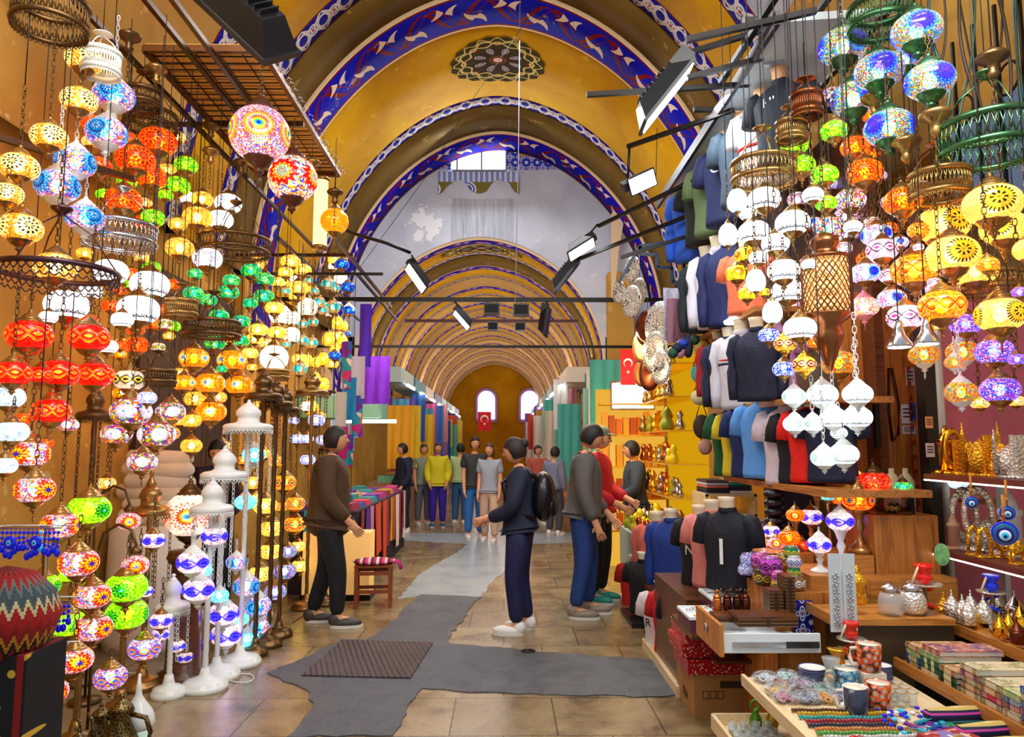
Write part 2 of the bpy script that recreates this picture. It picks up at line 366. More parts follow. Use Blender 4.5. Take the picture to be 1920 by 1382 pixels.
sty('vivblue', 'vivid blue and pink beaded globe', mosaic('vivblue', 'speck', ['#2030f0', '#2848ff', '#c030a0', '#4060ff', '#f0f0ff', '#e06030'], 1.3, chips=18), '#e8e8ff')
sty('multior', 'white-capped orange beaded globe', mosaic('multior', 'speck', ['#f08010', '#e02810', '#f8c020', '#30b050', '#f86010', '#20a0b0'], 1.2, chips=14), '#ffe0b0', WMETAL)
sty('multibr', 'rainbow chip mosaic globe', mosaic('multibr', 'speck', ['#f0f0ff', '#2060e0', '#f08020', '#f8f8ff', '#c03080', '#20a060', '#f0d040'], 1.2, chips=10), '#fff4f0')
sty('pinkcap', 'pink-capped clear mosaic globe', mosaic('pinkcap', 'speck', ['#ffe0a0', '#c090e0', '#f8f0ff', '#f0a060'], 1.1, chips=10, clear=.5), '#ffd890', PINKM)
sty('orteal', 'orange globe with turquoise medallion', mosaic('orteal', 'med', ['#f07010', '#e83810', '#f8b020', '#20a060'], 1.2, [(0, '#18b8b8'), (.26, '#f8d020'), (.36, '#f08018')], None, 10, 2, R=.42), '#ffc060')
sty('ribwhite', 'ribbed white oval glass globe', mosaic('ribwhite', 'speck', ['#e0f4ff', '#f0faff', '#b8d8e8'], 1.4, chips=3, clear=.4, grout=.0), '#f0faff', BRASS, 'oval')
sty('yelstar', 'yellow-green globe with brown star', mosaic('yelstar', 'med', ['#d8d020', '#b8c818', '#f0e848'], 1.2, [(0, '#fff0a0'), (.14, '#f0a010'), (.4, '#e07808')], '#3a1404', 12, 4, .33, R=.46), '#fff0a0')
sty('blusmall', 'blue and white beaded globe', mosaic('blusmall', 'speck', ['#2040e0', '#e8f0ff', '#4070f0', '#ffffff', '#1828c0'], 1.3, chips=12), '#f0f4ff')
sty('yelchain', 'gold globe with black chain band', mosaic('yelchain', 'band', ['#f0d050', '#d0a830'], 1.0, NN=4, line='#141008', fill='#fff4d0', dots='#e03020', w=.06), '#fff0c0', GOLD)
sty('clearmos', 'white-capped pale leaf mosaic globe', mosaic('clearmos', 'med', ['#c8f4f0', '#e8fffc', '#a8e0dc', '#ffffff'], 1.4, [(0, '#c8e8e8'), (.3, '#f0ffff')], '#386068', 10, 3, .33), '#f0ffff', WMETAL)
sty('reddark', 'wide red mosaic globe', mosaic('reddark', 'speck', ['#d02010', '#e84020', '#a81008', '#f07040'], .9, chips=12), '#ff9050')
# ================================================================ the setting
# ---- painted plaster materials
def paintmat(name, base, dark, light, rough=.75, streak=False, worn='#d8c8a0'):
    t = NT(name); v = t.co(); n1 = t.noise(v, .9, 6, .6, .4); n2 = t.noise(v, 4, 6, .65)
    c = t.mix(t.m_('MULTIPLY_ADD', n1, 2.2, -.6), dark, base)
    c = t.mix(t.m_('MULTIPLY', t.gt(n2, .64), .5), c, light)
    n3 = t.noise(v, 1.3, 8, .7, .8); c = t.mix(t.mul(t.gt(n3, .69), .7), c, worn)
    if streak:
        x, y, z = t.xyz(v); sv = t.cmb(t.mul(x, 6), 0.0, t.mul(z, .35)); ns = t.noise(sv, 3, 5, .7)
        inx = t.lt(t.ab(t.add(x, .42)), .62); inz = t.mul(t.gt(z, 5.2), t.lt(z, 6.45))
        c = t.mix(t.mul(t.mul(inx, inz), t.m_('MULTIPLY_ADD', ns, 1.6, -.5)), c, '#6a7078')
        bl = t.lt(t.hyp(t.mul(t.add(x, 1.55), 1.0), t.sub(z, 5.95)), t.m_('MULTIPLY_ADD', n2, 1.6, -.58))
        c = t.mix(bl, c, '#f0f4f8')
    return t.done(t.bsdf(c, .85, bump=n2, bs=.1, spec=.12))
YEL = paintmat('yellow_ochre_plaster', '#dca818', '#b88010', '#ecc038')
OLIVE = paintmat('olive_stained_plaster', '#7c6028', '#584214', '#b09050', worn='#c8a870')
TANP = paintmat('tan_plaster', '#d8b070', '#b88c4c', '#e8c88c', worn='#f0d8a8')
GREYP = paintmat('grey_blue_plaster', '#d8deec', '#b4bccc', '#eceff8', streak=True, worn='#b0b4c0')
CREAMP = paintmat('cream_plaster', '#d8a850', '#a87a34', '#e8c888', worn='#ecd8a8')
WHITEP = paintmat('white_plaster', '#ccd0dc', '#a8acc0', '#e8eaf0', worn='#b8b8c0')
CREAML = plain('cream_line_paint', '#f0d4a8', .7, 0, .15)
def bandmat_birds(name):
    t = NT(name); u, v, _ = t.xyz(t.co('UV')); P_ = .85
    uu = t.mul(u, 1/P_)
    red = '#7a0c14'; blue = '#1010b0'
    s1 = t.mul(t.m_('SINE', t.mul(uu, 2*PI)), .3); s2 = t.mul(t.m_('SINE', t.add(t.mul(uu, 2*PI), 2.1)), .3)
    vc = t.sub(v, .5)
    th = t.m_('MULTIPLY_ADD', t.m_('COSINE', t.mul(uu, 4*PI)), .035, .055)
    r1 = t.lt(t.ab(t.sub(vc, s1)), th); r2 = t.lt(t.ab(t.add(vc, s2)), t.mul(th, .6))
    c = t.mix(t.m_('MINIMUM', t.add(r1, r2), 1), blue, red)
    for sh, ang, dv in ((0, .7, .12), (.5, -.8, -.12), (.27, 2.2, -.2), (.77, -2.3, .2)):
        a = t.mul(t.sub(t.fr(t.add(uu, sh)), .5), P_); b = t.mul(t.sub(vc, dv), .75)
        ca, sa = math.cos(ang), math.sin(ang)
        p = t.add(t.mul(a, ca), t.mul(b, sa)); q = t.sub(t.mul(b, ca), t.mul(a, sa))
        q = t.add(q, t.mul(t.mul(p, p), 3.0))
        wdt = t.m_('MULTIPLY_ADD', p, .28, .036)
        e = t.mul(t.lt(t.ab(q), wdt), t.lt(t.ab(p), .1)); c = t.mix(e, c, '#e8d0b8')
    nz = t.noise(t.co(), 2.2, 8, .7, .6); wear = t.mul(t.gt(nz, .62), t.lt(t.ab(vc), .3)); c = t.mix(t.mul(wear, .85), c, '#b09878')
    edge = t.gt(t.ab(vc), .41); c = t.mix(edge, c, red); c = t.mix(t.gt(t.ab(vc), .455), c, '#ecd0a4')
    return t.done(t.bsdf(c, .85, spec=.12))
def bandmat_floral(name, P_=.34, base='#14188c', lite='#cfc6c0'):
    t = NT(name); u, v, _ = t.xyz(t.co('UV')); a = t.mul(t.sub(t.fr(t.mul(u, 1/P_)), .5), 2); b = t.mul(t.sub(v, .5), 2)
    r = t.hyp(a, b)
    k1 = t.lt(t.ab(t.sub(r, .42)), .09)
    k2 = t.lt(t.ab(t.sub(t.ab(b), t.mul(t.ab(a), .9))), .12)
    k3 = t.mul(t.lt(t.ab(t.sub(t.hyp(t.sub(t.ab(a), 1), b), .5)), .09), 1)
    th = t.m_('ARCTAN2', b, a); k4 = t.lt(r, t.m_('MULTIPLY_ADD', t.m_('COSINE', t.mul(th, 4)), .08, .2))
    k = t.m_('MINIMUM', t.add(t.add(k1, k2), t.add(k3, k4)), 1)
    c = t.mix(k, base, lite); c = t.mix(t.lt(r, .12), c, '#a03020')
    nz = t.noise(t.co(), 3, 6, .7); c = t.mix(t.mul(t.gt(nz, .64), .6), c, '#a08c80')
    c = t.mix(t.gt(t.ab(b), .86), c, '#6a1420')
    return t.done(t.bsdf(c, .85, spec=.12))
BIRDS = bandmat_birds('blue_band_with_cream_birds'); FLOR = bandmat_floral('blue_arabesque_border'); FLOR2 = bandmat_floral('blue_quatrefoil_border', .2, '#2028a0', '#d8d8f0')

# ---- arch profiles: (axis x, half width, rise, springing z)
UP = (-.1, 3.04, 3.79, 3.68); LO = (-.46, 2.4, 2.5, 3.16)
def prof(A, t, off=0.0):            # t in 0..1 left springing -> right springing ; off = inwards
    ax, W, H, zs = A; W -= off; H -= off
    a = PI*(1-t); z = math.sin(a); c = math.cos(a)
    x = math.copysign((max(0, 1-z*z))**(1/1.8), c) if abs(c) > 1e-9 else 0
    return ax+W*x, zs+H*z
def arch_strip(name, A, y0, y1, mat, off=0.0, thick=.3, n=64, t0=0.0, t1=1.0, zlow=None, kindname=True):
    mb = MB(); uv = []; pts = []
    ts = [t0+(t1-t0)*i/n for i in range(n+1)]
    pts = [prof(A, t, off) for t in ts]; outr = [prof(A, t, -thick) for t in ts]
    if zlow is not None:
        pts = [(pts[0][0], zlow)]+pts+[(pts[-1][0], zlow)]; outr = [(outr[0][0], zlow)]+outr+[(outr[-1][0], zlow)]
    s = 0; vs = []
    for i, (p, q) in enumerate(zip(pts, outr)):
        if i: s += math.hypot(p[0]-pts[i-1][0], p[1]-pts[i-1][1])
        for (a, y) in ((p, y0), (p, y1), (q, y1), (q, y0)): vs.append((a[0], y, a[1]))
        uv += [(s, 0), (s, 1), (s, 1), (s, 0)]
    fs = []
    for i in range(len(pts)-1):
        b = i*4; c = b+4
        for k in range(4): l = (k+1) % 4; fs.append((b+k, c+k, c+l, b+l))
    mb.add(vs, fs, None, False); mb.uv = uv
    o = struct(name, mb, mat)
    sm = [ (i % 4) == 0 for i in range(len(fs))]; o.data.polygons.foreach_set('use_smooth', sm)
    return o
arch_strip('ceiling_vault_plaster', UP, 2.6, 6.6, WHITEP, 0, .3, 48, .2, .84)
arch_strip('wall_left_upper', UP, 1.6, 6.6, CREAMP, 0, .3, 16, 0, .2)
arch_strip('wall_right_upper', UP, 2.2, 6.6, CREAMP, 0, .3, 16, .84, 1)
arch_strip('trim_1', UP, 6.6, 6.95, FLOR, 0)
arch_strip('ceiling_vault_yellow', UP, 6.95, 7.75, YEL, 0)
arch_strip('trim_2', UP, 7.75, 8.1, FLOR, 0)
arch_strip('ceiling_rib_olive', UP, 8.1, 8.8, OLIVE, .02, .28)
arch_strip('trim_3', UP, 8.8, 9.6, BIRDS, .06, .3, zlow=3.0)
arch_strip('ceiling_vault_yellow', UP, 9.6, 11.75, YEL, 0)
arch_strip('trim_4', UP, 11.75, 12.1, FLOR, 0)
arch_strip('ceiling_rib_olive', UP, 12.1, 13.1, OLIVE, .02, .28)
arch_strip('trim_5', UP, 13.1, 13.95, BIRDS, .06, .3, zlow=2.6)
y = 14.0; k = 6
while y < 36.5:
    arch_strip('trim_%d' % k, LO, y, y+.33, BIRDS, .03, .3, 48, zlow=2.2); k += 1
    arch_strip('ceiling_vault_yellow' if k % 2 else 'ceiling_vault_yellow', LO, y+.33, y+1.05, YEL, 0, .3, 40)
    arch_strip('trim_%d' % k, LO, y+1.05, y+1.22, FLOR, 0, .3, 40); k += 1
    arch_strip('ceiling_rib_tan', LO, y+1.22, y+2.12, TANP if y > 15 else OLIVE, .02, .3, 48, zlow=2.2)
    y += 2.12
YE = y
# tympanum between the tall and the low vault
mb = MB(); N = 64; vs = []; fs = []
for i in range(N+1):
    t = i/N; a = prof(UP, t, -.05); b = prof(LO, t, -.02); vs += [(a[0], 13.97, a[1]), (b[0], 13.97, b[1]), (a[0], 14.2, a[1]), (b[0], 14.2, b[1])]
for i in range(N):
    b = i*4; c = b+4
    fs += [(b, b+1, c+1, c), (b+2, c+2, c+3, b+3), (b+1, b+3, c+3, c+1)]
mb.add(vs, fs)
for sgn in (-1, 1):   # the wall beside the low vault down to the stalls
    x0 = -.1+sgn*3.1; x1 = -.46+sgn*2.42
    mb.box(((x0+x1)/2, 14.08, 2.6), (abs(x0-x1), .22, 2.2))
tymp = struct('wall_tympanum', mb, GREYP)
# window, tile frames and painted valance of the tympanum
def wall_poly(pts, Y, th=.02):      # polygon given by photo pixels on the wall plane at depth Y
    w = [P(x, y_, Y) for x, y_ in pts]; n = len(w)
    mb = MB(); vs = [tuple(p) for p in w]+[(p.x, p.y+th, p.z) for p in w]
    mb.add(vs, [tuple(range(n)), tuple(range(n, 2*n))[::-1]]+[(i, (i+1) % n, n+(i+1) % n, n+i) for i in range(n)])
    mb.uv = [(v[0], v[2]) for v in vs]; return mb
GLOWW = emis('daylight_window_glass', '#f4f8ff', 5)
struct('window_1', wall_poly([(849, 319), (849, 300), (870, 284), (895, 270), (922, 262), (948, 260), (948, 319)], 13.93), GLOWW)
fr = MB()
for a, b in (((848, 320), (949, 320)), ((903, 320), (903, 266)), ((949, 320), (949, 259)), ((857, 320), (857, 294))): fr.bar(P(*a, 13.91), P(*b, 13.91), .025 if a[0] == b[0] == 903 else .05, .03)
struct('trim_window', fr, plain('window_frame_grey', '#8890a0', .5))
def uvscaled(mb, s): 
    mb.uv = [(a*s, b*s) for a, b in mb.uv]; return mb
q = bandmat_floral('tile_quatrefoils', 1.0, '#2030b0', '#dfe4f8')
def tilemat(name, sc, base, lite, ctr='#c02818'):
    t = NT(name); u, v, _ = t.xyz(t.co('UV')); a = t.mul(t.sub(t.fr(t.mul(u, sc)), .5), 2); b = t.mul(t.sub(t.fr(t.mul(v, sc)), .5), 2)
    r = t.hyp(a, b); th = t.m_('ARCTAN2', b, a)
    k1 = t.lt(t.ab(t.sub(r, t.m_('MULTIPLY_ADD', t.m_('COSINE', t.mul(th, 4)), .2, .58))), .09)
    k2 = t.lt(t.ab(t.sub(r, t.m_('MULTIPLY_ADD', t.m_('COSINE', t.mul(th, 4)), .12, .28))), .07)
    k3 = t.lt(t.hyp(t.sub(t.ab(a), 1), t.sub(t.ab(b), 1)), .3)
    k = t.m_('MINIMUM', t.add(t.add(k1, k2), k3), 1)
    c = t.mix(k, base, lite); c = t.mix(t.lt(r, .12), c, ctr)
    return t.done(t.bsdf(c, .4))
TILEB = tilemat('painted_tile_frame', 4.6, '#2838b8', '#e0e6ff')
struct('trim_tiles', wall_poly([(950, 258), (977, 262), (977, 293), (1035, 293), (1068, 317), (950, 318)], 13.93), TILEB)
struct('trim_tiles', wall_poly([(822, 317), (845, 301), (845, 317)], 13.93), TILEB)
struct('wall_yellow_panel', wall_poly([(977, 265), (1000, 272), (1036, 293), (977, 293)], 13.94), YEL)
t = NT('painted_valance'); u, v, _ = t.xyz(t.co('UV'))
du = t.mul(t.sub(t.fr(t.mul(t.add(u, .42), 1/.7)), .5), .7); dv = t.sub(v, 6.62)
r = t.hyp(du, t.mul(dv, 1.3)); c = t.ramp(r, [(0, '#b01820'), (.05, '#e8f0ff'), (.075, '#2030b0'), (.13, '#f0f0ff'), (.16, '#3040c0'), (.19, '#f0f0f8'), (.22, '#7a7018')])
c = t.mix(t.gt(v, 6.77), c, t.mix(t.gt(t.m_('SINE', t.mul(u, 60)), .3), '#8098d0', '#e0e8f8'))
VAL = t.done(t.bsdf(c, .6))
val = [(822, 322), (974, 322), (974, 363)]
for i in range(1, 20):
    x = 974-152*i/20; s = i/20
    dep = 335+10*abs(math.cos(s*PI*2))**1.5*2 + (7 if abs(s-.5) < .1 else 0)+(6 if s < .1 or s > .9 else 0)
    val.append((x, dep))
val.append((822, 364))
struct('trim_valance', wall_poly(val, 13.92, .03), VAL)
# star medallion painted on the vault crown
def medal(name, A, yc, rx, ry, off):
    mb = MB(); vs = []; fs = []; uv = []; NR, NA = 10, 96
    for j in range(NR+1):
        for i in range(NA):
            a = 2*PI*i/NA; k = (j/NR)*(1+.07*(1-abs(((i/NA*16) % 1)*2-1)))
            x = k*math.cos(a)*rx; y_ = yc+k*math.sin(a)*ry
            xx = (x)/A[1]; z = A[3]+(A[2])*math.sqrt(max(0, 1-abs(xx)**1.8))-off
            vs.append((A[0]+x, y_, z)); uv.append((k*math.cos(a), k*math.sin(a)))
    for j in range(NR):
        for i in range(NA): l = (i+1) % NA; fs.append((j*NA+i, j*NA+l, (j+1)*NA+l, (j+1)*NA+i))
    mb.add(vs, fs, None, True); mb.uv = uv
    return struct(name, mb, MEDM)
t = NT('painted_star_medallion'); u, v, _ = t.xyz(t.co('UV')); r = t.hyp(u, v); th = t.m_('ARCTAN2', v, u)
q8 = t.m_('COSINE', t.mul(th, 8)); q16 = t.m_('COSINE', t.mul(th, 16))
base = t.ramp(r, [(0, '#e8c8b0'), (.1, '#7a1c20'), (.14, '#6a4020'), (.2, '#382c0c'), (.5, '#3c340a'), (1, '#443408')])
lobe = t.hyp(t.sub(r, .42), t.mul(t.sub(t.fr(t.mul(th, 8/(2*PI))), .5), .5*2*PI/8*1.6))
base = t.mix(t.lt(lobe, .16), base, t.ramp(t.mul(lobe, 1), [(0, '#201850'), (.03, '#d8c8b0'), (.06, '#2a2270'), (.1, '#d8c8a8'), (.13, '#2a2a50')]))
l2 = t.lt(t.ab(t.sub(r, t.m_('MULTIPLY_ADD', q8, .08, .72))), .025); l3 = t.lt(t.ab(t.sub(r, t.m_('MULTIPLY_ADD', q8, -.08, .8))), .03); l4 = t.lt(t.ab(t.sub(r, t.m_('MULTIPLY_ADD', q16, .06, .92))), .02)
base = t.mix(t.m_('MINIMUM', t.add(t.add(l2, l3), l4), 1), base, '#d8c070')
dot = t.mul(t.lt(t.ab(t.sub(r, .66)), .03), t.gt(q8, .8)); base = t.mix(dot, base, '#7a1820')
MEDM = t.done(t.bsdf(base, .9, spec=.1))
medal('trim_medallion', UP, 10.55, .68, .62, .03); medal('trim_medallion', LO, 14.62, .8, .3, .03)
# end wall of the arcade with two small windows
mb = MB(); pr = [prof(LO, i/40, -.1) for i in range(41)]; mb.add([(p[0], YE, p[1]) for p in pr]+[(pr[-1][0], YE, 0), (pr[0][0], YE, 0)], [tuple(range(43))])
struct('wall_end', mb, YEL)
for i, px in enumerate((912, 993)):
    c = P(px, 760, YE-.1); mb = MB(); w = .42
    poly = [(-w, -.7), (w, -.7)]+[(w*math.cos(a*PI/12), w*math.sin(a*PI/12)+.3) for a in range(13)]
    M = Matrix.Translation(c) @ Matrix.Rotation(PI/2, 4, 'X'); mb.prism(poly, .05, M); struct('window_%d' % (i+2), mb, GLOWW)
    mb = MB(); M2 = Matrix.Translation(c+Vector((0, .04, 0))) @ Matrix.Rotation(PI/2, 4, 'X'); mb.prism([(x*1.35, y_*1.25) for x, y_ in poly], .04, M2); struct('trim_window', mb, plain('mauve_window_surround', '#a070a0', .7))

# ---- side walls
def wallbox(name, x0, x1, y0, y1, z0, z1, mat):
    mb = MB(); mb.box(((x0+x1)/2, (y0+y1)/2, (z0+z1)/2), (x1-x0, y1-y0, z1-z0)); return struct(name, mb, mat)
wallbox('wall_left', -3.6, -3.3, 1.6, 13.97, 0, 3.8, CREAMP)
wallbox('wall_left_shade', -3.3, -3.24, 6.5, 8.7, 0, 3.3, plain('shop_gloom_brown', '#3a2210', .6, 0, .3))  # added dark sheet, stands for the dim shop interior
wallbox('wall_left_pier', -3.3, -3.14, 8.7, 9.7, 0, 3.7, CREAMP)
wallbox('wall_right', 2.98, 3.3, 6.6, 13.97, 0, 3.8, CREAMP)
wallbox('wall_right_shop', 3.6, 3.8, 1.6, 6.6, 0, 3.8, plain('shop_plaster', '#b8a070', .6, 0, .2))
wallbox('wall_right_return', 2.98, 3.8, 6.5, 6.7, 0, 3.8, CREAMP)
wallbox('ceiling_shop', 2.94, 3.8, 1.6, 6.6, 3.7, 3.8, CREAMP)
wallbox('wall_left_far', -3.2, -2.87, 14.2, YE, 0, 3.2, CREAMP)
wallbox('wall_right_far', 1.95, 2.3, 14.2, YE, 0, 3.2, CREAMP)
wallbox('wall_right_pier', 1.98, 2.45, 13.6, 13.97, 0, 4.9, CREAMP)
struct('trim_pier', wall_poly([(1146, 560), (1146, 402), (1160, 372), (1172, 402), (1160, 470), (1152, 560)], 13.58), BIRDS)

# ---- floor
t = NT('worn_stone_tiles'); v = t.co(); x, y, z = t.xyz(v)
u2 = t.fr(t.mul(t.add(x, t.mul(t.m_('FLOOR', t.mul(y, 1/.62)), .31)), 1/.62)); v2 = t.fr(t.mul(y, 1/.62))
jd = t.m_('MINIMUM', t.m_('MINIMUM', u2, t.sub(1, u2)), t.m_('MINIMUM', v2, t.sub(1, v2)))
joint = t.lt(jd, .008)
idn = t.vor(t.cmb(t.m_('FLOOR', t.mul(t.add(x, t.mul(t.m_('FLOOR', t.mul(y, 1/.62)), .31)), 1/.62)), t.m_('FLOOR', t.mul(y, 1/.62)), 0.5), 7)
n1 = t.noise(v, 3, 8, .65, .3); n2 = t.noise(v, 40, 6, .7); n3 = t.noise(v, .7, 3, .5)
c = t.ramp(n1, [(.3, '#54422c'), (.45, '#86704e'), (.6, '#a08a64'), (.75, '#6c563a')], False)
c = t.mix(t.m_('MULTIPLY', t.xyz(idn.outputs['Color'])[0], .45), c, '#6a563c')
c = t.mix(t.mul(t.gt(n2, .63), .6), c, '#3c2e20'); c = t.mix(t.mul(t.gt(n3, .56), .35), c, '#b09a74')
c = t.mix(t.mul(joint, .8), c, '#241c14')
rg = t.m_('MULTIPLY_ADD', n1, .3, .02); rg = t.add(rg, t.mul(t.gt(n2, .6), .15))
FLOOR = t.done(t.bsdf(c, rg, bump=t.sub(t.mul(n2, .3), joint), bs=.25, spec=.6))
mb = MB(); mb.box((-.2, 19.5, -.05), (7.2, 39, .1)); struct('floor', mb, FLOOR)
t = NT('rough_asphalt'); v = t.co(); n1 = t.noise(v, 6, 8, .7, .3); n2 = t.noise(v, 60, 4, .7)
c = t.ramp(n1, [(.3, '#34363c'), (.5, '#4e5056'), (.68, '#5e5e60'), (.8, '#6c6458')], False); c = t.mix(t.mul(t.gt(n2, .62), .6), c, '#8a8070')
ASPH = t.done(t.bsdf(c, t.m_('MULTIPLY_ADD', n1, .5, .3), bump=n2, bs=.4))
t = NT('pale_concrete'); v = t.co(); n1 = t.noise(v, 2.5, 8, .7, .3)
c = t.ramp(n1, [(.3, '#7c8490'), (.5, '#98a0a8'), (.7, '#a8aca8')], False); CONC = t.done(t.bsdf(c, .3, bump=n1, bs=.15))
def patch(name, pts, mat, h, jit=.03, label=None, sub=10):
    w = [G(x, y, 0) for x, y in pts]; out = []
    for i, p in enumerate(w):
        q = w[(i+1) % len(w)]
        m = max(1, min(24, int((q-p).length/.08)))
        for k in range(m):
            s = p.lerp(q, k/m); out.append((s.x+random.uniform(-jit, jit), s.y+random.uniform(-jit, jit)))
    mb = MB(); mb.prism(out, h, Matrix.Translation((0, 0, -.001))); o = obj(name, mb, mat)
    return tag(o, label, 'floor patch') if label else tag(o, kind='structure')
patch('asphalt_patch', [(540, 1382), (592, 1330), (575, 1295), (500, 1262), (560, 1240), (640, 1200), (690, 1200), (745, 1160), (760, 1140), (790, 1115), (900, 1120), (840, 1200), (838, 1207), (1000, 1222), (1240, 1240), (1275, 1305), (1240, 1308), (950, 1302), (790, 1292), (765, 1330), (735, 1382)], ASPH, .008, .02, 'dark grey asphalt strip crossing the worn stone floor at the front')
patch('concrete_strip', [(790, 1117), (745, 1125), (790, 1075), (850, 1040), (880, 1020), (700, 1010), (740, 1000), (960, 1000), (1190, 1000), (1200, 1015), (985, 1020), (960, 1060), (930, 1085), (900, 1120)], CONC, .006, .02, 'pale bluish concrete strip running away down the middle of the passage')
t = NT('ridged_steel_plate'); v = t.co(); x, y, z = t.xyz(v); s = t.m_('SINE', t.mul(t.add(x, t.mul(y, .3)), 150)); n = t.noise(v, 5, 6, .7)
c = t.mix(n, '#4a3c34', '#6c6870'); PLATE = t.done(t.bsdf(c, .4, .5, bump=s, bs=.5))
g = [G(640, 1204), G(812, 1208), G(770, 1275), G(565, 1270)]
mb = MB(); mb.prism([(p.x, p.y) for p in g][::-1], .014, Matrix.Translation((0, 0, .004)))
tag(obj('manhole_cover', mb, PLATE), 'ridged rusty steel cover plate set into the asphalt', 'floor cover')
p = G(990, 1223); mb = MB(); mb.lathe([(.0001, 0), (.06, .0), (.06, .012), (.045, .014), (.045, .008), (.0001, .008)], 20, Matrix.Translation((p.x, p.y, 0))); tag(obj('drain_cap', mb, BLACKM), 'small round black drain cap in the tiled floor', 'drain cap')
# daylight
w = bpy.data.worlds.new('world'); bpy.context.scene.world = w; w.use_nodes = True
bg = w.node_tree.nodes['Background']; bg.inputs[0].default_value = (.82, .9, 1, 1); bg.inputs[1].default_value = .55
sc = bpy.context.scene; sc.view_settings.view_transform = 'Standard'; sc.view_settings.look = 'None'; sc.view_settings.gamma = 1; sc.view_settings.exposure = 0.0
sc.view_settings.use_curve_mapping = False
# ================================================================ hanging frames over the stalls
ZL = 4.42; ZR = 4.46
def frame_bars(name, label, bars, mat=BLACKM, w=.035, cat='frame', parts=None):
    r = thing(name, label, cat, bars[0][0])
    inv = Vector(bars[0][0])
    for a, b in bars:
        mb = MB(); mb.bar(Vector(a)-inv, Vector(b)-inv, w, w); obj('bar', mb, mat, r)
    return r
BROWNM = plain('brown_painted_steel', '#4a2c18', .35, .7, .3)
bl = [((-2.25, 2.7, ZL), (-2.25, 6.25, ZL)), ((-2.08, 2.7, ZL), (-2.08, 6.2, ZL)), ((-3.1, 4.2, ZL), (-1.95, 4.2, ZL)), ((-3.2, 6.15, ZL), (-1.75, 6.15, ZL)), ((-2.7, 2.7, ZL), (-2.7, 10.5, ZL)), ((-3.2, 8.3, ZL-.6), (-1.75, 8.3, ZL-.6)), ((-1.8, 7.6, ZL-.6), (-1.8, 11.5, ZL-.6)), ((-2.4, 7.6, ZL-.6), (-2.4, 11.5, ZL-.6)), ((-3.3, 3.2, 3.35), (-2.4, 4.6, 3.35)), ((-2.1, 6.2, ZL), (-2.08, 6.2, 4.15)), ((-2.08, 6.2, 4.15), (-1.75, 6.2, 4.15))]
frame_bars('ceiling_rig', 'brown steel rod frame high over the left lantern stall', bl, BROWNM)
# slatted awning with wire mesh
aw = thing('awning_panel', 'flat slatted wooden awning with wire grid under it, top left', 'awning', (-2.2, 6.35, ZL+.1))
t = NT('lamp_glow_slats'); v = t.co(); x, y, z = t.xyz(v); k = t.lt(t.fr(t.mul(y, 9)), .12); n = t.noise(t.cmb(t.mul(x, 1), t.mul(y, 14), z), 4, 4)
SLAT = t.done(t.bsdf(t.mix(k, t.mix(n, '#f0a428', '#ffc860'), '#6a3808'), .5))  # lamp glow from below is put into the slat colours
mb = MB(); mb.box((0, 0, .03), (.86, 2.5, .02)); obj('panel', mb, SLAT, aw)
mb = MB()
for i in range(26): mb.box((0, -1.25+.1*i, 0), (.86, .008, .008))
for i in range(6): mb.box((-.43+.86*i/5, 0, 0), (.008, 2.5, .008))
obj('wire_grid', mb, BLACKM, aw)
mb = MB()
for s_ in (-1, 1): mb.box((s_*.43, 0, 0), (.04, 2.5, .05)); mb.box((0, s_*1.25, 0), (.86, .04, .05))
obj('frame', mb, plain('rusty_brown_rail', '#6a3c10', .4, .4), aw)
mb = MB()
for i in range(22):
    y_ = -1.1+.11*i+random.uniform(-.03, .03)
    mb = MB(); mb.tube([(.44, y_, .0), (.47, y_, .05), (.5, y_, .03), (.49, y_, -.01)], .004, 5); obj('hook', mb, SILVER, aw)

br = [((1.35, 2.6, ZR), (1.35, 3.4, ZR)), ((1.75, 2.4, ZR), (1.62, 5.2, ZR-.12)), ((2.5, 2.2, ZR), (2.5, 6.2, ZR)), ((1.35, 3.3, ZR), (3.2, 3.3, ZR)), ((1.6, 4.6, ZR), (3.2, 4.6, ZR)), ((2.05, 2.2, ZR), (2.05, 6.0, ZR)), ((2.95, 2.2, ZR), (2.95, 6.2, ZR)), ((1.6, 5.9, ZR), (3.2, 5.9, ZR))]
frame_bars('ceiling_rig', 'dark steel bar frame high over the right lantern stall', br, BLACKM, .04)

# ================================================================ lantern parts (unit radius)
def m_cap():
    mb = MB(); mb.lathe([(.5, .6), (.58, .64), (.6, .68), (.56, .72), (.5, .74), (.47, .82), (.4, .9), (.33, .95), (.3, 1.0), (.24, 1.06), (.14, 1.12), (.1, 1.2), (.12, 1.24), (.05, 1.3), (.03, 1.36)], 20)
    for i in range(14):
        a = 2*PI*i/14; mb.sphere((.58*math.cos(a), .58*math.sin(a), .64), .045, 6, 4)
    for i in range(6):
        a = 2*PI*i/6; mb.sphere((.45*math.cos(a), .45*math.sin(a), .84), .035, 6, 4)
    mb.torus(.09, .025, 12, 5, Matrix.Translation((0, 0, 1.42)) @ Matrix.Rotation(PI/2, 4, 'X')); return mb
def m_cup():
    mb = MB(); mb.lathe([(.03, -1.36), (.07, -1.3), (.1, -1.22), (.2, -1.17), (.2, -1.12), (.12, -1.08), (.18, -1.0), (.34, -.9), (.46, -.8), (.53, -.7), (.58, -.66), (.57, -.6), (.48, -.56)], 20, rib=.03, ribn=10)
    for i in range(6):
        a = 2*PI*i/6; mb.sphere((.42*math.cos(a), .42*math.sin(a), -.83), .035, 6, 4)
    return mb
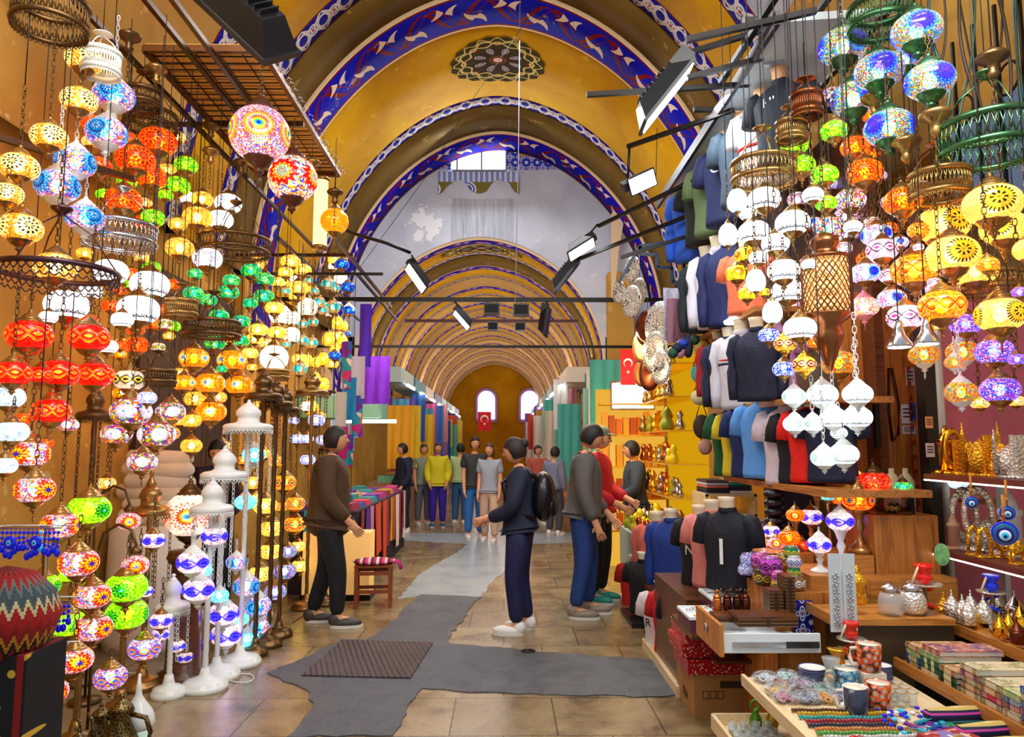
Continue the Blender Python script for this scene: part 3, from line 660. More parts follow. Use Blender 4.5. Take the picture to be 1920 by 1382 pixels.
def m_charm():
    mb = MB()
    for s_ in (-1, 1): mb.tube([(0, 0, -1.34), (.09*s_, 0, -1.46), (.1*s_, 0, -1.58), (0, 0, -1.72), (.05*s_, 0, -1.82)], .022, 5)
    mb.tube([(0, 0, -1.34), (0, 0, -1.72)], .02, 5); return mb
CAP, CUP, CHARM = m_cap(), m_cup(), m_charm()
def globe_mb(shape):
    mb = MB()
    if shape == 'oblate': mb.lathe([(max(1e-5, math.sin(PI*j/14)**.85), -math.cos(PI*j/14)*.72) for j in range(15)], 28)
    elif shape == 'wide': mb.lathe([(max(1e-5, math.sin(PI*j/14)**.85), -math.cos(PI*j/14)*.6) for j in range(15)], 28)
    elif shape == 'ribbed': mb.lathe([(max(1e-5, math.sin(PI*j/14)**.85), -math.cos(PI*j/14)*.72) for j in range(15)], 48, rib=.035, ribn=16)
    elif shape == 'round': mb.lathe([(max(1e-5, math.sin(PI*j/14)), -math.cos(PI*j/14)*.95) for j in range(15)], 28)
    elif shape == 'oval': mb.lathe([(max(1e-5, math.sin(PI*j/14)**.8*(.92+.1*math.cos(PI*j/14))), -math.cos(PI*j/14)*1.15) for j in range(15)], 48, rib=.04, ribn=12)
    return mb
SHH = {'oblate': .72, 'wide': .6, 'ribbed': .72, 'round': .95, 'oval': 1.15}
GM = {}
BULB = MB(); BULB.sphere((0, 0, 0), .27, 10, 6, (1, 1, 1.25))
def met_mesh(kind, metal):
    k = (kind, metal.name)
    if k not in GM: GM[k] = {'cap': CAP, 'cup': CUP, 'charm': CHARM}[kind].mesh(kind, metal)
    return GM[k]
def sty_mesh(k, bulb=False):
    S = STY[k]; kk = (k, bulb)
    if kk not in GM:
        if bulb: GM[kk] = BULB.mesh('bulb', S['bulb'])
        else: GM[kk] = globe_mb(S['shape']).mesh('globe', S['mat'])
    return GM[kk]
CHM = {}
def chain_mesh(n, mat, fancy=True):
    k = (n, mat.name)
    if k in CHM: return CHM[k]
    mb = MB(); L = .034
    for i in range(n):
        M = Matrix.Translation((0, 0, L*(i+.5))) @ Matrix.Rotation(PI/2*(i % 2)+.4, 4, 'Z') @ Matrix.Rotation(PI/2, 4, 'X') @ Matrix.Diagonal((.8, 1.6, 1, 1))
        mb.torus(.0125, .0028, 8, 4, M)
        if fancy and i % 3 == 1: mb.torus(.0045, .0016, 6, 4, Matrix.Translation((0, 0, L*(i+.5))))
    CHM[k] = mb.mesh('chain', mat); return CHM[k]
cordM = plain('dark_cord', '#1a120c', .6)
CORD = MB(); CORD.cyl((0, 0, 0), (0, 0, 1), .003, 5); CORDM = CORD.mesh('cord', cordM)
PEND = []
placed = []      # (x,y,z,r,zr) of every lantern so far
def lantern_at(p, s, k, ztop=None, chain=True, cmax=None, rot=None, lit=True):
    S = STY[k]; met = S['metal']; sh = S['shape']; h = SHH[sh]
    r = bpy.data.objects.new('mosaic_lantern' if k not in ('opal', 'opalw', 'round', 'frost', 'pearl', 'ribamb', 'goldoval', 'ribwhite') else 'glass_lantern', None)
    C.objects.link(r); r.empty_display_size = .05; r.location = p; r.rotation_euler = (0, 0, rot if rot is not None else random.uniform(0, 6.28))
    f = .62 if sh == 'oval' else .85 if sh == 'round' else 1.0
    dz = (h-.72)*s
    obj('glass_globe', sty_mesh(k), parent=r, scale=s)
    if lit: obj('bulb', sty_mesh(k, True), parent=r, scale=s)
    o = obj('cap', met_mesh('cap', met), parent=r, scale=(s*f, s*f, s*.92)); o.location = (0, 0, dz*1.0+.02*s)
    c = obj('cup', met_mesh('cup', met), parent=r, scale=(s*f, s*f, s*.92)); c.location = (0, 0, -dz*1.0-.02*s)
    if s > .075 and random.random() < .6 or k in ('frost',): ch = obj('charm', met_mesh('charm', met), parent=c)
    if chain: PEND.append((r, tuple(p), s, dz, met, ztop, cmax))
    placed.append((p[0], p[1], p[2], s, h))
    return r
def cluster(place, items, Y0, step=.0, ztop=None, cmax=None, chain=True, what=None):
    """items: (px, py, half width px, style). Depth from the stall front, pushed back until free."""
    made = {}
    for it in items:
        px, py, hw, k = it[:4]
        Y = (it[4] if len(it) > 4 else Y0+step*px)
        h = SHH[STY[k]['shape']]
        for tries in range(60):
            s = hw*M_(Y)*1.02; p = P(px, py, Y)
            bad = False
            for q in placed+[(a_[2].x, a_[2].y, a_[2].z, a_[3], SHH[STY[kk]['shape']]) for kk, L_ in made.items() for a_ in L_]:
                d = math.hypot(p.x-q[0], p.y-q[1]); e = abs(p.z-q[2])
                if (d < (s+q[3])*.95 and e < (h*s+q[4]*q[3])*.97) or (d < .55*(s+q[3]) and e < (h*s+q[4]*q[3])+.26*(s+q[3])): bad = True; break
            if p.x < -3.15 or p.x > 3.3 or (p.x > 2.4 and p.y > 4.9): bad = False
            if not bad: break
            Y += .05
        made.setdefault(k, []).append((py, px, p, s))
    for k, L in made.items():
        L.sort(key=lambda a: a[0]); n = len(L); d = STY[k]['desc']
        for i, (py, px, p, s) in enumerate(L):
            r = lantern_at(p, s, k, ztop, chain, cmax)
            dd = (d+' ' if n == 1 else d.replace('globe', 'globes', 1)+' ')+place
            tag(r, rank(i, n, dd), 'lantern', d+' lanterns '+place)
            if len(r['label'].split()) > 16: print('LONG', len(r['label'].split()), r['label'])
# order matters: front ones first.  left stall: depth follows the stall front X = -2.3
def YL(px, X=-2.3): return X*FPX/(px-945)
def cl(place, items, X=-2.3, **kw):
    cluster(place, [(a, b, c, k, YL(a, X)) for a, b, c, k in items], 0, **kw)
A, B_, O, G_ = 'amber', 'bluew', 'orange', 'green'
cl('at the top left corner', [(158,112,34,A),(148,189,33,A),(92,257,33,A),(36,313,35,A),(14,364,28,A),(39,428,38,A),(104,501,37,A)], -2.35)
cl('beside the amber ones', [(214,180,38,B_),(200,250,38,B_),(141,305,37,B_),(108,349,40,B_),(159,409,35,B_)], -2.4)
cl('at far left', [(55,629,40,'reddia'),(167,634,36,'reddia'),(24,700,32,'reddia'),(111,700,35,'reddia'),(178,703,33,'reddia'),(96,771,33,'reddia'),(76,703,22,'reddia')], -2.35)
cl('behind the blue ones', [(296,266,35,O),(254,300,36,O),(284,333,28,O),(232,375,33,O),(185,312,24,O),(170,229,20,O),(240,262,18,O)], -2.5)
cl('beside the orange ones', [(349,310,22,G_),(332,349,24,G_),(287,409,22,G_),(238,341,18,G_),(311,366,14,G_)], -2.5)
cl('left of the large globes', [(370,408,27,'pearl'),(379,374,20,'pearl'),(337,465,26,'pearl'),(333,421,17,'pearl')], -2.45)
cl('above the dark bronze ring, left', [(428,382,25,'speck'),(413,412,24,'speck'),(353,371,16,'speck'),(389,485,27,'speck')], -2.45)
cl('under the silver ring, left', [(281,534,35,'opal'),(260,581,37,'opal'),(208,509,31,'opal'),(125,572,38,'opal'),(91,595,16,'opal'),(229,600,20,'opal'),(202,650,18,'opal'),(170,546,20,'opal')], -2.45)
cl('under the bronze ring, left', [(471,508,19,'swirl'),(497,524,17,'swirl'),(434,526,16,'swirl'),(428,548,20,'swirl'),(363,551,19,'swirl'),(391,563,16,'swirl'),(495,556,19,'swirl'),(469,569,14,'swirl'),(411,593,18,'swirl'),(452,603,17,'swirl'),(403,643,19,'swirl'),(451,639,16,'swirl'),(366,514,14,'swirl'),(416,692,10,'swirl')], -2.4)
cl('above the white lamp stands', [(364,672,27,'orblue'),(435,676,27,'orblue'),(345,718,21,'orblue'),(394,719,27,'orblue'),(448,722,25,'orblue'),(396,772,27,'orblue')], -2.35)
cl('behind the blue-star ones', [(366,748,20,'pearl'),(359,789,18,'pearl'),(359,836,19,'pearl'),(474,905,18,'pearl'),(410,745,15,'pearl'),(338,700,14,'pearl')], -2.5)
cl('right of the bronze ring', [(545,491,18,'ribamb'),(536,511,14,'ribamb'),(567,507,17,'ribamb'),(560,540,18,'ribamb'),(556,553,16,'ribamb'),(520,529,13,'ribamb')], -2.3)
cl('low right of the green swirled ones', [(515,578,17,'ribamb'),(484,619,17,'ribamb'),(477,636,15,'ribamb'),(519,624,17,'ribamb'),(469,663,15,'ribamb'),(562,673,14,'ribamb')], -2.3)
cl('near the left stall end', [(576,576,19,'round'),(547,628,16,'round'),(525,590,20,'round'),(514,671,26,'round')], -2.3)
cl('at the left stall end', [(633,606,11,'goldoval'),(616,636,12,'goldoval'),(642,641,11,'goldoval'),(645,611,8,'goldoval'),(606,673,11,'goldoval'),(593,679,9,'goldoval'),(590,711,12,'goldoval'),(607,720,11,'goldoval'),(628,655,9,'goldoval')], -2.2)
cl('high at the left stall end', [(615,533,13,'turq'),(590,546,9,'turq'),(629,541,9,'turq'),(598,567,12,'turq'),(624,576,14,'turq'),(606,582,10,'turq'),(580,526,8,'turq'),(536,546,8,'turq')], -2.2)
cl('lower at the left stall end', [(568,608,9,'turq'),(587,604,10,'turq'),(567,638,11,'turq'),(584,643,12,'turq'),(562,692,14,'turq'),(538,646,8,'turq')], -2.2)
cl('at the left stall edge', [(641,496,14,'navy'),(652,539,14,'navy'),(654,582,13,'navy'),(628,667,12,'navy'),(653,626,6,'navy')], -2.15)
cl('at the left edge below the red ones', [(16,745,28,'frost'),(23,810,28,'frost'),(8,873,22,'frost')], -2.35)
cl('down the left edge', [(56,851,34,'starblue'),(65,918,34,'starblue'),(112,985,33,'starblue')], -2.25)
cl('stacked on the lower left stand', [(147,1055,34,'starblue'),(173,1117,31,'starblue'),(176,1177,31,'starblue'),(140,1237,31,'starblue'),(92,1298,31,'starblue')], -2.1, cmax=.12)
cl('at lower left', [(167,956,37,'greenbig'),(237,1101,36,'greenbig'),(238,1151,36,'greenbig'),(128,1169,30,'greenbig'),(79,1099,30,'greenbig'),(126,1080,14,'greenbig')], -2.2, cmax=.15)
cl('near the floor at lower left', [(207,1270,28,'wave'),(271,1215,28,'wave')], -2.15, cmax=.06)
cl('before the white cloth rolls', [(243,713,27,'yelband'),(310,608,14,'yelband'),(297,652,13,'yelband')], -2.45)
cl('before the white cloth rolls', [(246,772,36,'multi'),(219,814,27,'multi'),(294,815,33,'multi'),(267,866,26,'multi'),(320,772,26,'multi'),(128,797,18,'multi')], -2.35)
cl('around the white and red ones', [(323,534,14,O),(247,514,15,O),(208,574,16,O),(302,581,14,O),(256,647,22,O),(226,648,12,O),(224,546,12,O),(44,785,15,O),(88,831,12,O)], -2.7)
cl('at the left stall end', [(593,788,16,'whiteblue'),(551,789,10,'whiteblue'),(557,823,13,'whiteblue'),(576,823,12,'whiteblue'),(607,825,14,'whiteblue'),(577,862,14,'whiteblue'),(276,746,17,'whiteblue')], -2.2)
cl('right of the white lamp stands', [(534,905,21,'ordia'),(554,944,18,'ordia'),(553,983,20,'ordia'),(528,950,12,'ordia'),(517,865,14,'ordia')], -2.2)
cl('below, right of white stands', [(497,948,22,'flower'),(510,991,21,'flower'),(507,1034,20,'flower'),(487,1076,20,'flower')], -2.15, cmax=.1)
cl('low before the cream wall boxes', [(559,1024,13,'flower'),(562,1061,15,'flower'),(591,1095,15,'flower'),(608,1049,14,'flower'),(651,1076,9,'flower')], -2.2)
cl('low in the middle of the left stall', [(540,1034,16,'purteal'),(534,1071,20,'purteal'),(516,1110,20,'purteal')], -2.1, cmax=.1)
cl('beside the small wooden stool', [(656,1021,16,'oreye'),(655,1047,15,'oreye'),(618,1074,9,'oreye'),(646,992,8,'oreye')], -1.95)
cl('from the tall white stands', [(476,853,21,'cyan'),(460,942,19,'cyan'),(451,1161,15,'cyan'),(464,1198,20,'cyan'),(411,1117,17,'cyan'),(382,1070,15,'cyan')], -2.1, cmax=.15)
cl('low on the white stands', [(443,1054,18,B_),(462,1099,24,B_),(482,1135,25,B_),(490,1173,19,B_),(502,1151,9,B_)], -2.05, cmax=.1)
cl('from the nearest white stands', [(361,1054,28,'bluwave'),(372,1105,28,'bluwave'),(419,1151,27,'bluwave'),(424,1190,27,'bluwave'),(402,1005,23,'bluwave')], -2.05, cmax=.1)
cl('low behind the small white stand', [(303,1163,20,'blubrass'),(300,1190,15,'blubrass'),(331,1211,15,'blubrass'),(347,1232,14,'blubrass'),(288,1013,20,'blubrass'),(262,1059,11,'blubrass'),(272,1109,14,'blubrass')], -2.3, cmax=.2)
# dim amber ones deep in the shop
random.seed(11)
deep = [(random.randint(470, 640), random.randint(480, 780), random.randint(10, 15), random.choice(['ribamb', 'pearl', 'round', 'goldoval'])) for _ in range(26)]
cl('deep behind the golden ones', deep, -2.8)
deep = [(random.randint(190, 520), random.randint(600, 960), random.randint(11, 16), random.choice(['amber', 'pearl', 'ordia', 'orblue'])) for _ in range(26)]
cl('deep in the left shop', deep, -2.95)

deep = [(random.randint(150, 340), random.randint(250, 620), random.randint(13, 18), random.choice(['amber', 'orange', 'green', 'pearl'])) for _ in range(24)]
cl('deep at the upper left', deep, -2.95)
# ---- right stall: depth follows X
def YR(px, X): return X*FPX/(px-945)
def cr(place, items, X=1.9, **kw): cluster(place, [(a, b, c, k, YR(a, X)) for a, b, c, k in items], 0, **kw)
cr('at the top right', [(1580,88,46,'spiral'),(1718,58,47,'spiral'),(1648,133,46,'spiral'),(1743,152,46,'spiral'),(1600,186,43,'spiral'),(1667,240,46,'spiral'),(1697,112,30,'spiral')], 1.95)
cr('left of the orange ones, right', [(1490,273,26,G_),(1503,311,26,G_),(1564,246,26,G_),(1546,329,26,G_),(1549,382,20,G_)], 1.7)
cr('below the blue spirals', [(1603,276,27,'brorange'),(1621,324,34,'brorange'),(1692,378,35,'brorange'),(1633,215,18,'brorange'),(1636,290,14,'brorange')], 2.05)
cr('at the right edge', [(1860,384,52,'amspiral'),(1785,478,48,'amspiral'),(1768,421,48,'amspiral'),(1883,428,42,'amspiral'),(1875,590,44,'amspiral'),(1828,507,40,'amspiral'),(1932,468,30,'amspiral')], 2.2)
cr('left of the gold spirals', [(1714,507,42,'brdia'),(1766,574,42,'brdia'),(1852,497,20,'brdia'),(1722,432,20,'brdia')], 2.1)
cr('in the right stall', [(1697,595,33,'bwband'),(1654,469,29,'bwband'),(1666,517,18,'bwband'),(1752,530,13,'bwband'),(1722,464,10,'bwband')], 2.05)
cr('beside the pierced lantern', [(1622,513,27,'bluconf'),(1672,561,26,'bluconf'),(1643,441,28,'bluconf'),(1687,455,16,'bluconf')], 2.15)
cr('over the golden souvenirs', [(1810,608,28,'vivblue'),(1865,660,34,'vivblue'),(1875,731,34,'vivblue'),(1907,674,16,'vivblue'),(1912,548,14,'vivblue')], 2.35)
cr('right of the dark post', [(1732,666,27,'multior'),(1805,660,29,'multior'),(1802,736,29,'multior'),(1790,680,18,'multior'),(1755,613,12,'multior')], 2.3)
cr('behind the white caps', [(1837,755,17,A),(1905,752,15,A)], 2.5)
cr('right of the pierced lantern', [(1620,576,27,'pinkcap')], 2.2)
cr('above the pierced lantern', [(1594,376,29,'multibr'),(1555,428,29,'multibr'),(1581,466,17,'multibr'),(1560,177,18,'multibr'),(1650,330,13,'multibr')], 2.1)
cr('in the bright white bunch, right', [(1433,374,31,'opal'),(1486,418,32,'opal'),(1414,436,30,'opal'),(1524,366,20,'opal'),(1454,457,26,'opal'),(1469,508,30,'opal'),(1477,546,30,'opal'),(1500,616,30,'opal'),(1422,484,18,'opal'),(1599,426,17,'opal'),(1516,496,14,'opal'),(1402,402,16,'opal')], 1.5)
cr('left of the white opal bunch', [(1382,376,20,'ribwhite'),(1365,440,19,'ribwhite'),(1417,526,19,'ribwhite'),(1448,585,19,'ribwhite')], 1.35)
cr('beside the white ovals', [(1397,478,20,'yelstar'),(1382,513,22,'yelstar'),(1401,551,18,'yelstar'),(1433,548,11,'yelstar')], 1.45)
cr('by the navy sweatshirts', [(1442,629,20,'blusmall'),(1470,692,21,'blusmall')], 1.5)
cr('by the navy sweatshirts', [(1472,645,21,'yelchain'),(1508,684,22,'yelchain')], 1.5)
cr('below the pierced lantern', [(1572,681,32,'orteal'),(1530,642,17,'orteal')], 1.95)
cr('over the folded packets', [(1489,744,22,'clearmos'),(1490,795,21,'clearmos'),(1524,795,20,'clearmos'),(1545,858,24,'clearmos')], 1.55)
cr('in the low white bunch, right', [(1542,740,28,'opalw'),(1563,784,25,'opalw'),(1608,739,27,'opalw'),(1607,783,27,'opalw'),(1582,852,27,'opalw'),(1573,812,15,'opalw')], 1.7)

random.seed(31)
deep = [(random.randint(1480, 1760), random.randint(330, 660), random.randint(14, 20), random.choice(['bluconf', 'brorange', 'multibr', 'bwband'])) for _ in range(22)]
cr('deep in the right stall', deep, 2.35)
def hang_all():
    for r, p, s, dz, met, ztop, cmax in PEND:
        z0 = p[2]+dz+1.33*s; zt = ztop if ztop is not None else (ZL if p[0] < 0 else ZR)
        if p[0] < 0 and p[1] > 7.6 and ztop is None: zt = ZL-.6
        stop = zt
        for (qx, qy, qz, qr, qh) in placed:
            d = math.hypot(qx-p[0], qy-p[1])
            if qz > p[2]+.02 and d < qr*1.0: stop = min(stop, qz-1.3*qr if d < qr*.3 else qz-qh*qr*math.sqrt(max(0, 1-(d/qr)**2)))
        for (rx, ry, rz, rr) in RINGS:
            if rz > p[2] and math.hypot(rx-p[0], ry-p[1]) < rr*1.05: stop = min(stop, rz-.02)
        if cmax: stop = min(stop, z0+cmax)
        L = stop-z0
        if L > .02:
            n = max(1, min(int(L/.034), 9 if L > .6 else 17)); cm = chain_mesh(n, met if met in (WMETAL,) else DBRASS)
            obj('chain', cm, parent=r, loc=(0, 0, z0-p[2]))
            if L-n*.034 > .03: obj('cord', CORDM, parent=r, loc=(0, 0, z0-p[2]+n*.034), scale=(1, 1, L-n*.034))
RINGS = []
# ================================================================ chandelier rings
def ring(name, label, px, py, hw, Y, metal, h=.1, arms=True, ztop=None, rings=2):
    c = P(px, py, Y); R = hw*M_(Y)
    r = thing(name, label, 'chandelier ring', c)
    for z in ((h/2, -h/2) if h > .05 else (h/2,)):
        mb = MB(); mb.torus(R, .012, 48, 6, Matrix.Translation((0, 0, z)), 1.3); obj('rim', mb, metal, r)
    mb = MB(); n = 44
    for i in range(n):
        a0 = 2*PI*i/n; a1 = 2*PI*(i+1)/n
        p = lambda a, z: Vector((R*math.cos(a), R*math.sin(a), z))
        mb.tube([p(a0, -h/2), p(a1, h/2)], .0038, 4); mb.tube([p(a1, -h/2), p(a0, h/2)], .0038, 4)
    obj('lattice_band', mb, metal, r)
    mb = MB()
    for i in range(n):
        a0 = 2*PI*i/n; a1 = 2*PI*(i+1)/n
        mb.tube([(R*math.cos(a0+(a1-a0)*k/4), R*math.sin(a0+(a1-a0)*k/4), -h/2-.01-.02*math.sin(PI*k/4)) for k in range(5)], .0035, 4)
    obj('scalloped_edge', mb, metal, r)
    if arms:
        for k in range(3):
            a = 2*PI*k/3+.4; mb = MB(); mb.tube([(R*math.cos(a), R*math.sin(a), h/2), (R*.5*math.cos(a), R*.5*math.sin(a), h/2+R*.75), (0, 0, h/2+R*1.1)], .004, 5)
            obj('arm_chain', mb, metal, r)
        mb = MB(); mb.lathe([(.01, h/2+R*1.05), (.02, h/2+R*1.08), (.05, h/2+R*1.16), (.055, h/2+R*1.2), (.02, h/2+R*1.24), (.008, h/2+R*1.3)], 14); obj('canopy', mb, metal, r)
        zt = (ZL if c.x < 0 else ZR) if ztop is None else ztop
        if c.x < 0 and Y > 7.6: zt = ZL-.6
        if zt-c.z-R*1.3 > .03: obj('cord', CORDM, parent=r, loc=(0, 0, h/2+R*1.28), scale=(1, 1, zt-c.z-h/2-R*1.28))
    RINGS.append((c.x, c.y, c.z+h/2, R)); return r
GREENB = plain('green_patina_brass', '#4a7a50', .3, .9, .3)
ring('chandelier_ring', 'dark bronze pierced ring at the top left corner', 95, 28, 66, 3.7, DBRASS, .13)
ring('chandelier_ring', 'white pierced enamel ring near the top left corner', 190, 118, 34, 4.1, WMETAL, .11)
ring('chandelier_ring', 'small dark pierced ring above the orange globes', 268, 185, 34, 5.0, DBRASS, .09)
ring('chandelier_ring', 'dark pierced ring directly behind the orange globes', 282, 228, 48, 5.4, DBRASS, .09)
ring('chandelier_ring', 'silver pierced ring over the white opal globes, left', 225, 440, 64, 4.55, SILVER, .1)
ring('chandelier_ring', 'flat wide bronze ring over the red globes, far left', 108, 518, 104, 3.75, plain('purplish_bronze', '#5a4048', .3, .9, .3), .045)
ring('chandelier_ring', 'bronze pierced ring over the green swirled globes', 440, 462, 64, 6.0, DBRASS, .1)
ring('chandelier_ring', 'dark bronze ring among the lower green swirled globes', 398, 617, 50, 5.6, DBRASS, .1)
ring('chandelier_ring', 'golden bronze ring over the orange blue-star globes', 340, 577, 28, 5.2, BRASS, .09)
ring('chandelier_ring', 'small brass ring under the round white globe', 513, 702, 27, 6.9, BRASS, .06)
ring('chandelier_ring', 'brown ring above the pale medallion rainbow globes', 295, 706, 32, 4.9, DBRASS, .07)
ring('chandelier_ring', 'large green patinated ring at the right edge', 1856, 262, 92, 3.35, GREENB, .13)
ring('chandelier_ring', 'bronze pierced ring over the white opal bunch, right', 1432, 322, 60, 4.15, BRASS, .1)
ring('chandelier_ring', 'small copper pierced ring by the hanging shirts', 1512, 196, 28, 3.9, plain('copper_brown', '#8a4c28', .3, .9, .3), .1)
ring('chandelier_ring', 'bronze pierced ring below the small copper one', 1484, 244, 28, 4.0, BRASS, .08)
ring('chandelier_ring', 'amber-lit bronze ring left of the big green ring', 1762, 348, 54, 3.6, BRASS, .11)
ring('chandelier_ring', 'dark green ring above the blue spiral globes', 1650, 32, 58, 3.75, GREENB, .1)
ring('chandelier_ring', 'dim brass ring behind the gold spiral globes', 1860, 530, 60, 3.9, BRASS, .08)
hang_all()

# ================================================================ very large globes
sty('bigtarget', 'large beaded globe with rainbow target rings', mosaic('bigtarget', 'med', CONF_MULTI+['#f04060', '#fff0f0', '#f08020'], 1.6, [(0, '#1030c0'), (.07, '#10a0d0'), (.1, '#40b040'), (.15, '#f0e020'), (.2, '#f08010'), (.26, '#d01810'), (.31, '#40a0e0'), (.35, '#f8e040'), (.42, '#f0a010'), (.48, '#d01008')], None, 40, 5, R=.54, chips=24, clear=.15), '#ffe8f0', plain('turned_dark_wood', '#5a2c18', .3), 'round')
sty('bigred', 'large red globe with rainbow chip medallions', mosaic('bigred', 'med', ['#f8f0e0', '#f0a020', '#3040c0', '#f08020', '#ffffff'], 1.6, [(0, '#f8d020'), (.05, '#4060e0'), (.1, '#ffb020'), (.16, '#30a0a0'), (.22, '#f0e0a0'), (.28, '#e06010'), (.34, '#f0c030'), (.4, '#e80c10')], None, 12, 4, R=.62, chips=14, clear=.15), '#ffe0d0', plain('turned_dark_wood', '#5a2c18', .3), 'round')
sty('bigorange', 'large plain orange globe with beaded rings', mosaic('bigorange', 'med', ['#f08a08', '#f89810'], 1.7, [(0, '#ffc830'), (.1, '#b04c04'), (.12, '#f89810'), (.25, '#b04c04'), (.27, '#f89810'), (.36, '#a04404'), (.385, '#f89810'), (.5, '#a04404'), (.53, '#f08a08')], None, 30, 4, R=.6, chips=20, clear=.05, grout=.1), '#ffc060', BRASS, 'round')
sty('bigfloor', 'large white and orange sunburst globe', mosaic('bigfloor', 'med', ['#f8ece0', '#ffe8d0', '#fff8f0'], 1.0, [(0, '#2848c8'), (.1, '#30a8d0'), (.16, '#f8d030'), (.25, '#f07810'), (.33, '#c82010'), (.4, '#f8e8d8'), (.56, '#e02818'), (.6, '#f08818')], None, 18, 5, R=.63, chips=16, clear=.15), '#ffe8c8', DBRASS, 'round')
n0 = len(PEND)
def big(px, py, hw, Y, k, label, chain=True, rot=.6):
    r = lantern_at(P(px, py, Y), hw*M_(Y), k, None, chain, None, rot); r.name = 'globe_lantern'; return tag(r, label, 'lantern')
big(487, 252, 58, 5.0, 'bigtarget', 'huge beaded globe lantern with rainbow target rings under the slatted awning')
big(549, 335, 47, 6.0, 'bigred', 'big red globe lantern with rainbow chip medallions, right of the target one')
big(627, 415, 27, 7.2, 'bigorange', 'plain orange globe lantern with beaded circles at the outer stall corner')
PEND[:] = PEND[n0:]; hang_all()
big(355, 965, 44, 5.35, 'bigfloor', 'large white and orange sunburst globe standing behind the white lamp stands', False)
# its plinth
p = P(355, 965, 5.35); r = thing('lamp_plinth', 'dark round plinth under the large sunburst globe', 'plinth', (p.x, p.y, 0)); mb = MB(); mb.lathe([(.18, 0), (.18, .05), (.12, .08), (.1, p.z-.35), (.14, p.z-.3), (.12, p.z-.25)], 20); obj('column', mb, DWOOD, r)
# tall white-gold fabric light column at (605,400)
p = P(601, 402, 7.3); r = thing('column_lantern', 'tall cylindrical lantern of cream glass with scrolled brass ends', 'lantern', p)
mb = MB(); mb.lathe([(.07, -.35), (.07, .35)], 16); obj('glass_tube', mb, emis('cream_lit_tube', '#ffe090', 2.2), r)
for z in (-.37, .35): mb = MB(); mb.lathe([(.08, z), (.085, z+.03), (.06, z+.05)], 16); obj('end_ring', mb, BRASS, r)
obj('cord', CORDM, parent=r, loc=(0, 0, .38), scale=(1, 1, max(.05, ZL-.0-p.z-.38)))

# ================================================================ pole stands with domed canopies
def stand(name, label, bpx, bpy_, bhw, tpy, chw, cpy, metal, twist=True, z=0, chains=5, cat='lamp stand', clen=.45, domed=True):
    b = G(bpx, bpy_, z); Y = b.y; H = P(bpx, tpy, Y).z-z; HC = P(bpx, cpy, Y).z-z; rb = bhw*M_(Y); rc = chw*M_(Y)
    r = thing(name, label, cat, (b.x, b.y, z))
    mb = MB(); mb.lathe([(rb, 0), (rb, .02), (rb*.97, .035), (rb*.9, .04), (rb*.88, .055), (rb*.7, .065), (rb*.35, .08), (.035, .1), (.025, .14)], 32, rib=0); obj('base', mb, metal, r)
    mb = MB(); n = 60 if twist else 2; vs = []; fs = []; K = 10
    for i in range(n+1):
        zz = .12+(HC-.12)*i/n
        for k in range(K):
            a = 2*PI*k/K+(i*.28 if twist else 0); rr = .016*(1+(.22 if twist and k % 2 else 0))
            vs.append((rr*math.cos(a), rr*math.sin(a), zz))
    for i in range(n):
        for k in range(K): l = (k+1) % K; fs.append((i*K+k, i*K+l, (i+1)*K+l, (i+1)*K+k))
    mb.add(vs, fs, None, True); obj('pole', mb, metal, r)
    if domed:
        mb = MB(); mb.lathe([(rc, HC-.03), (rc*1.02, HC), (rc*.98, HC+.01), (rc*.85, HC+.022), (rc*.55, HC+.03), (rc*.45, HC+.04), (rc*.43, HC+.075), (rc*.52, HC+.09), (rc*.5, HC+.12), (rc*.36, HC+.15), (rc*.25, HC+.165)], 28); c = obj('canopy', mb, metal, r)
        mb = MB(); n = 40
        for i in range(n):
            a0 = 2*PI*i/n; a1 = 2*PI*(i+1)/n; q = lambda a, z_: Vector((rc*math.cos(a), rc*math.sin(a), z_))
            mb.tube([q(a0, HC-.03), q((a0+a1)/2, HC-.06), q(a1, HC-.03)], .003, 4)
        mb.torus(rc, .004, 40, 4, Matrix.Translation((0, 0, HC-.03))); obj('fringe', mb, metal, c)
        mb = MB(); z1 = HC+.16; L = max(.05, H-z1); mb.lathe([(rc*.26, z1), (rc*.2, z1+L*.3), (rc*.1, z1+L*.5), (.012, z1+L*.7), (.016, z1+L*.78), (.004, z1+L)], 16); obj('finial', mb, metal, r)
        for k in range(chains):
            a = 2*PI*k/chains+.5; cm = chain_mesh(int(clen*random.uniform(.6, 1.2)/.034), metal if metal is WMETAL else DBRASS)
            o = obj('chain', cm, parent=r); o.location = (rc*.93*math.cos(a), rc*.93*math.sin(a), HC-.03-len(cm.vertices)/1.0*0-.034*int(0)); o.rotation_euler = (PI, 0, 0)
    return r
WHS = 'white enamel floor stand with domed pierced canopy, '
stand('lamp_stand', WHS+'tallest and rearmost of the white ones', 449, 1246, 38, 752, 44, 800, WMETAL)
stand('lamp_stand', WHS+'middle one of the three tall', 405, 1270, 42, 838, 41, 890, WMETAL)
stand('lamp_stand', WHS+'nearest of the three tall', 383, 1292, 41, 905, 38, 953, WMETAL)
stand('lamp_stand', 'low white enamel lamp stand with domed canopy and small blue lanterns', 315, 1306, 30, 1076, 30, 1136, WMETAL, clen=.3)
stand('lamp_stand', 'bronze twisted lamp stand with domed canopy before the white cloth rolls', 265, 1289, 37, 880, 38, 957, BRASS, clen=.7)
stand('lamp_stand', 'bronze twisted lamp stand with wide canopy under the red globes', 149, 1281, 35, 722, 32, 778, DBRASS, clen=.9)
stand('lamp_stand', 'brown bronze lamp stand, leftmost behind the tall white stands', 477, 1229, 24, 690, 34, 742, DBRASS)
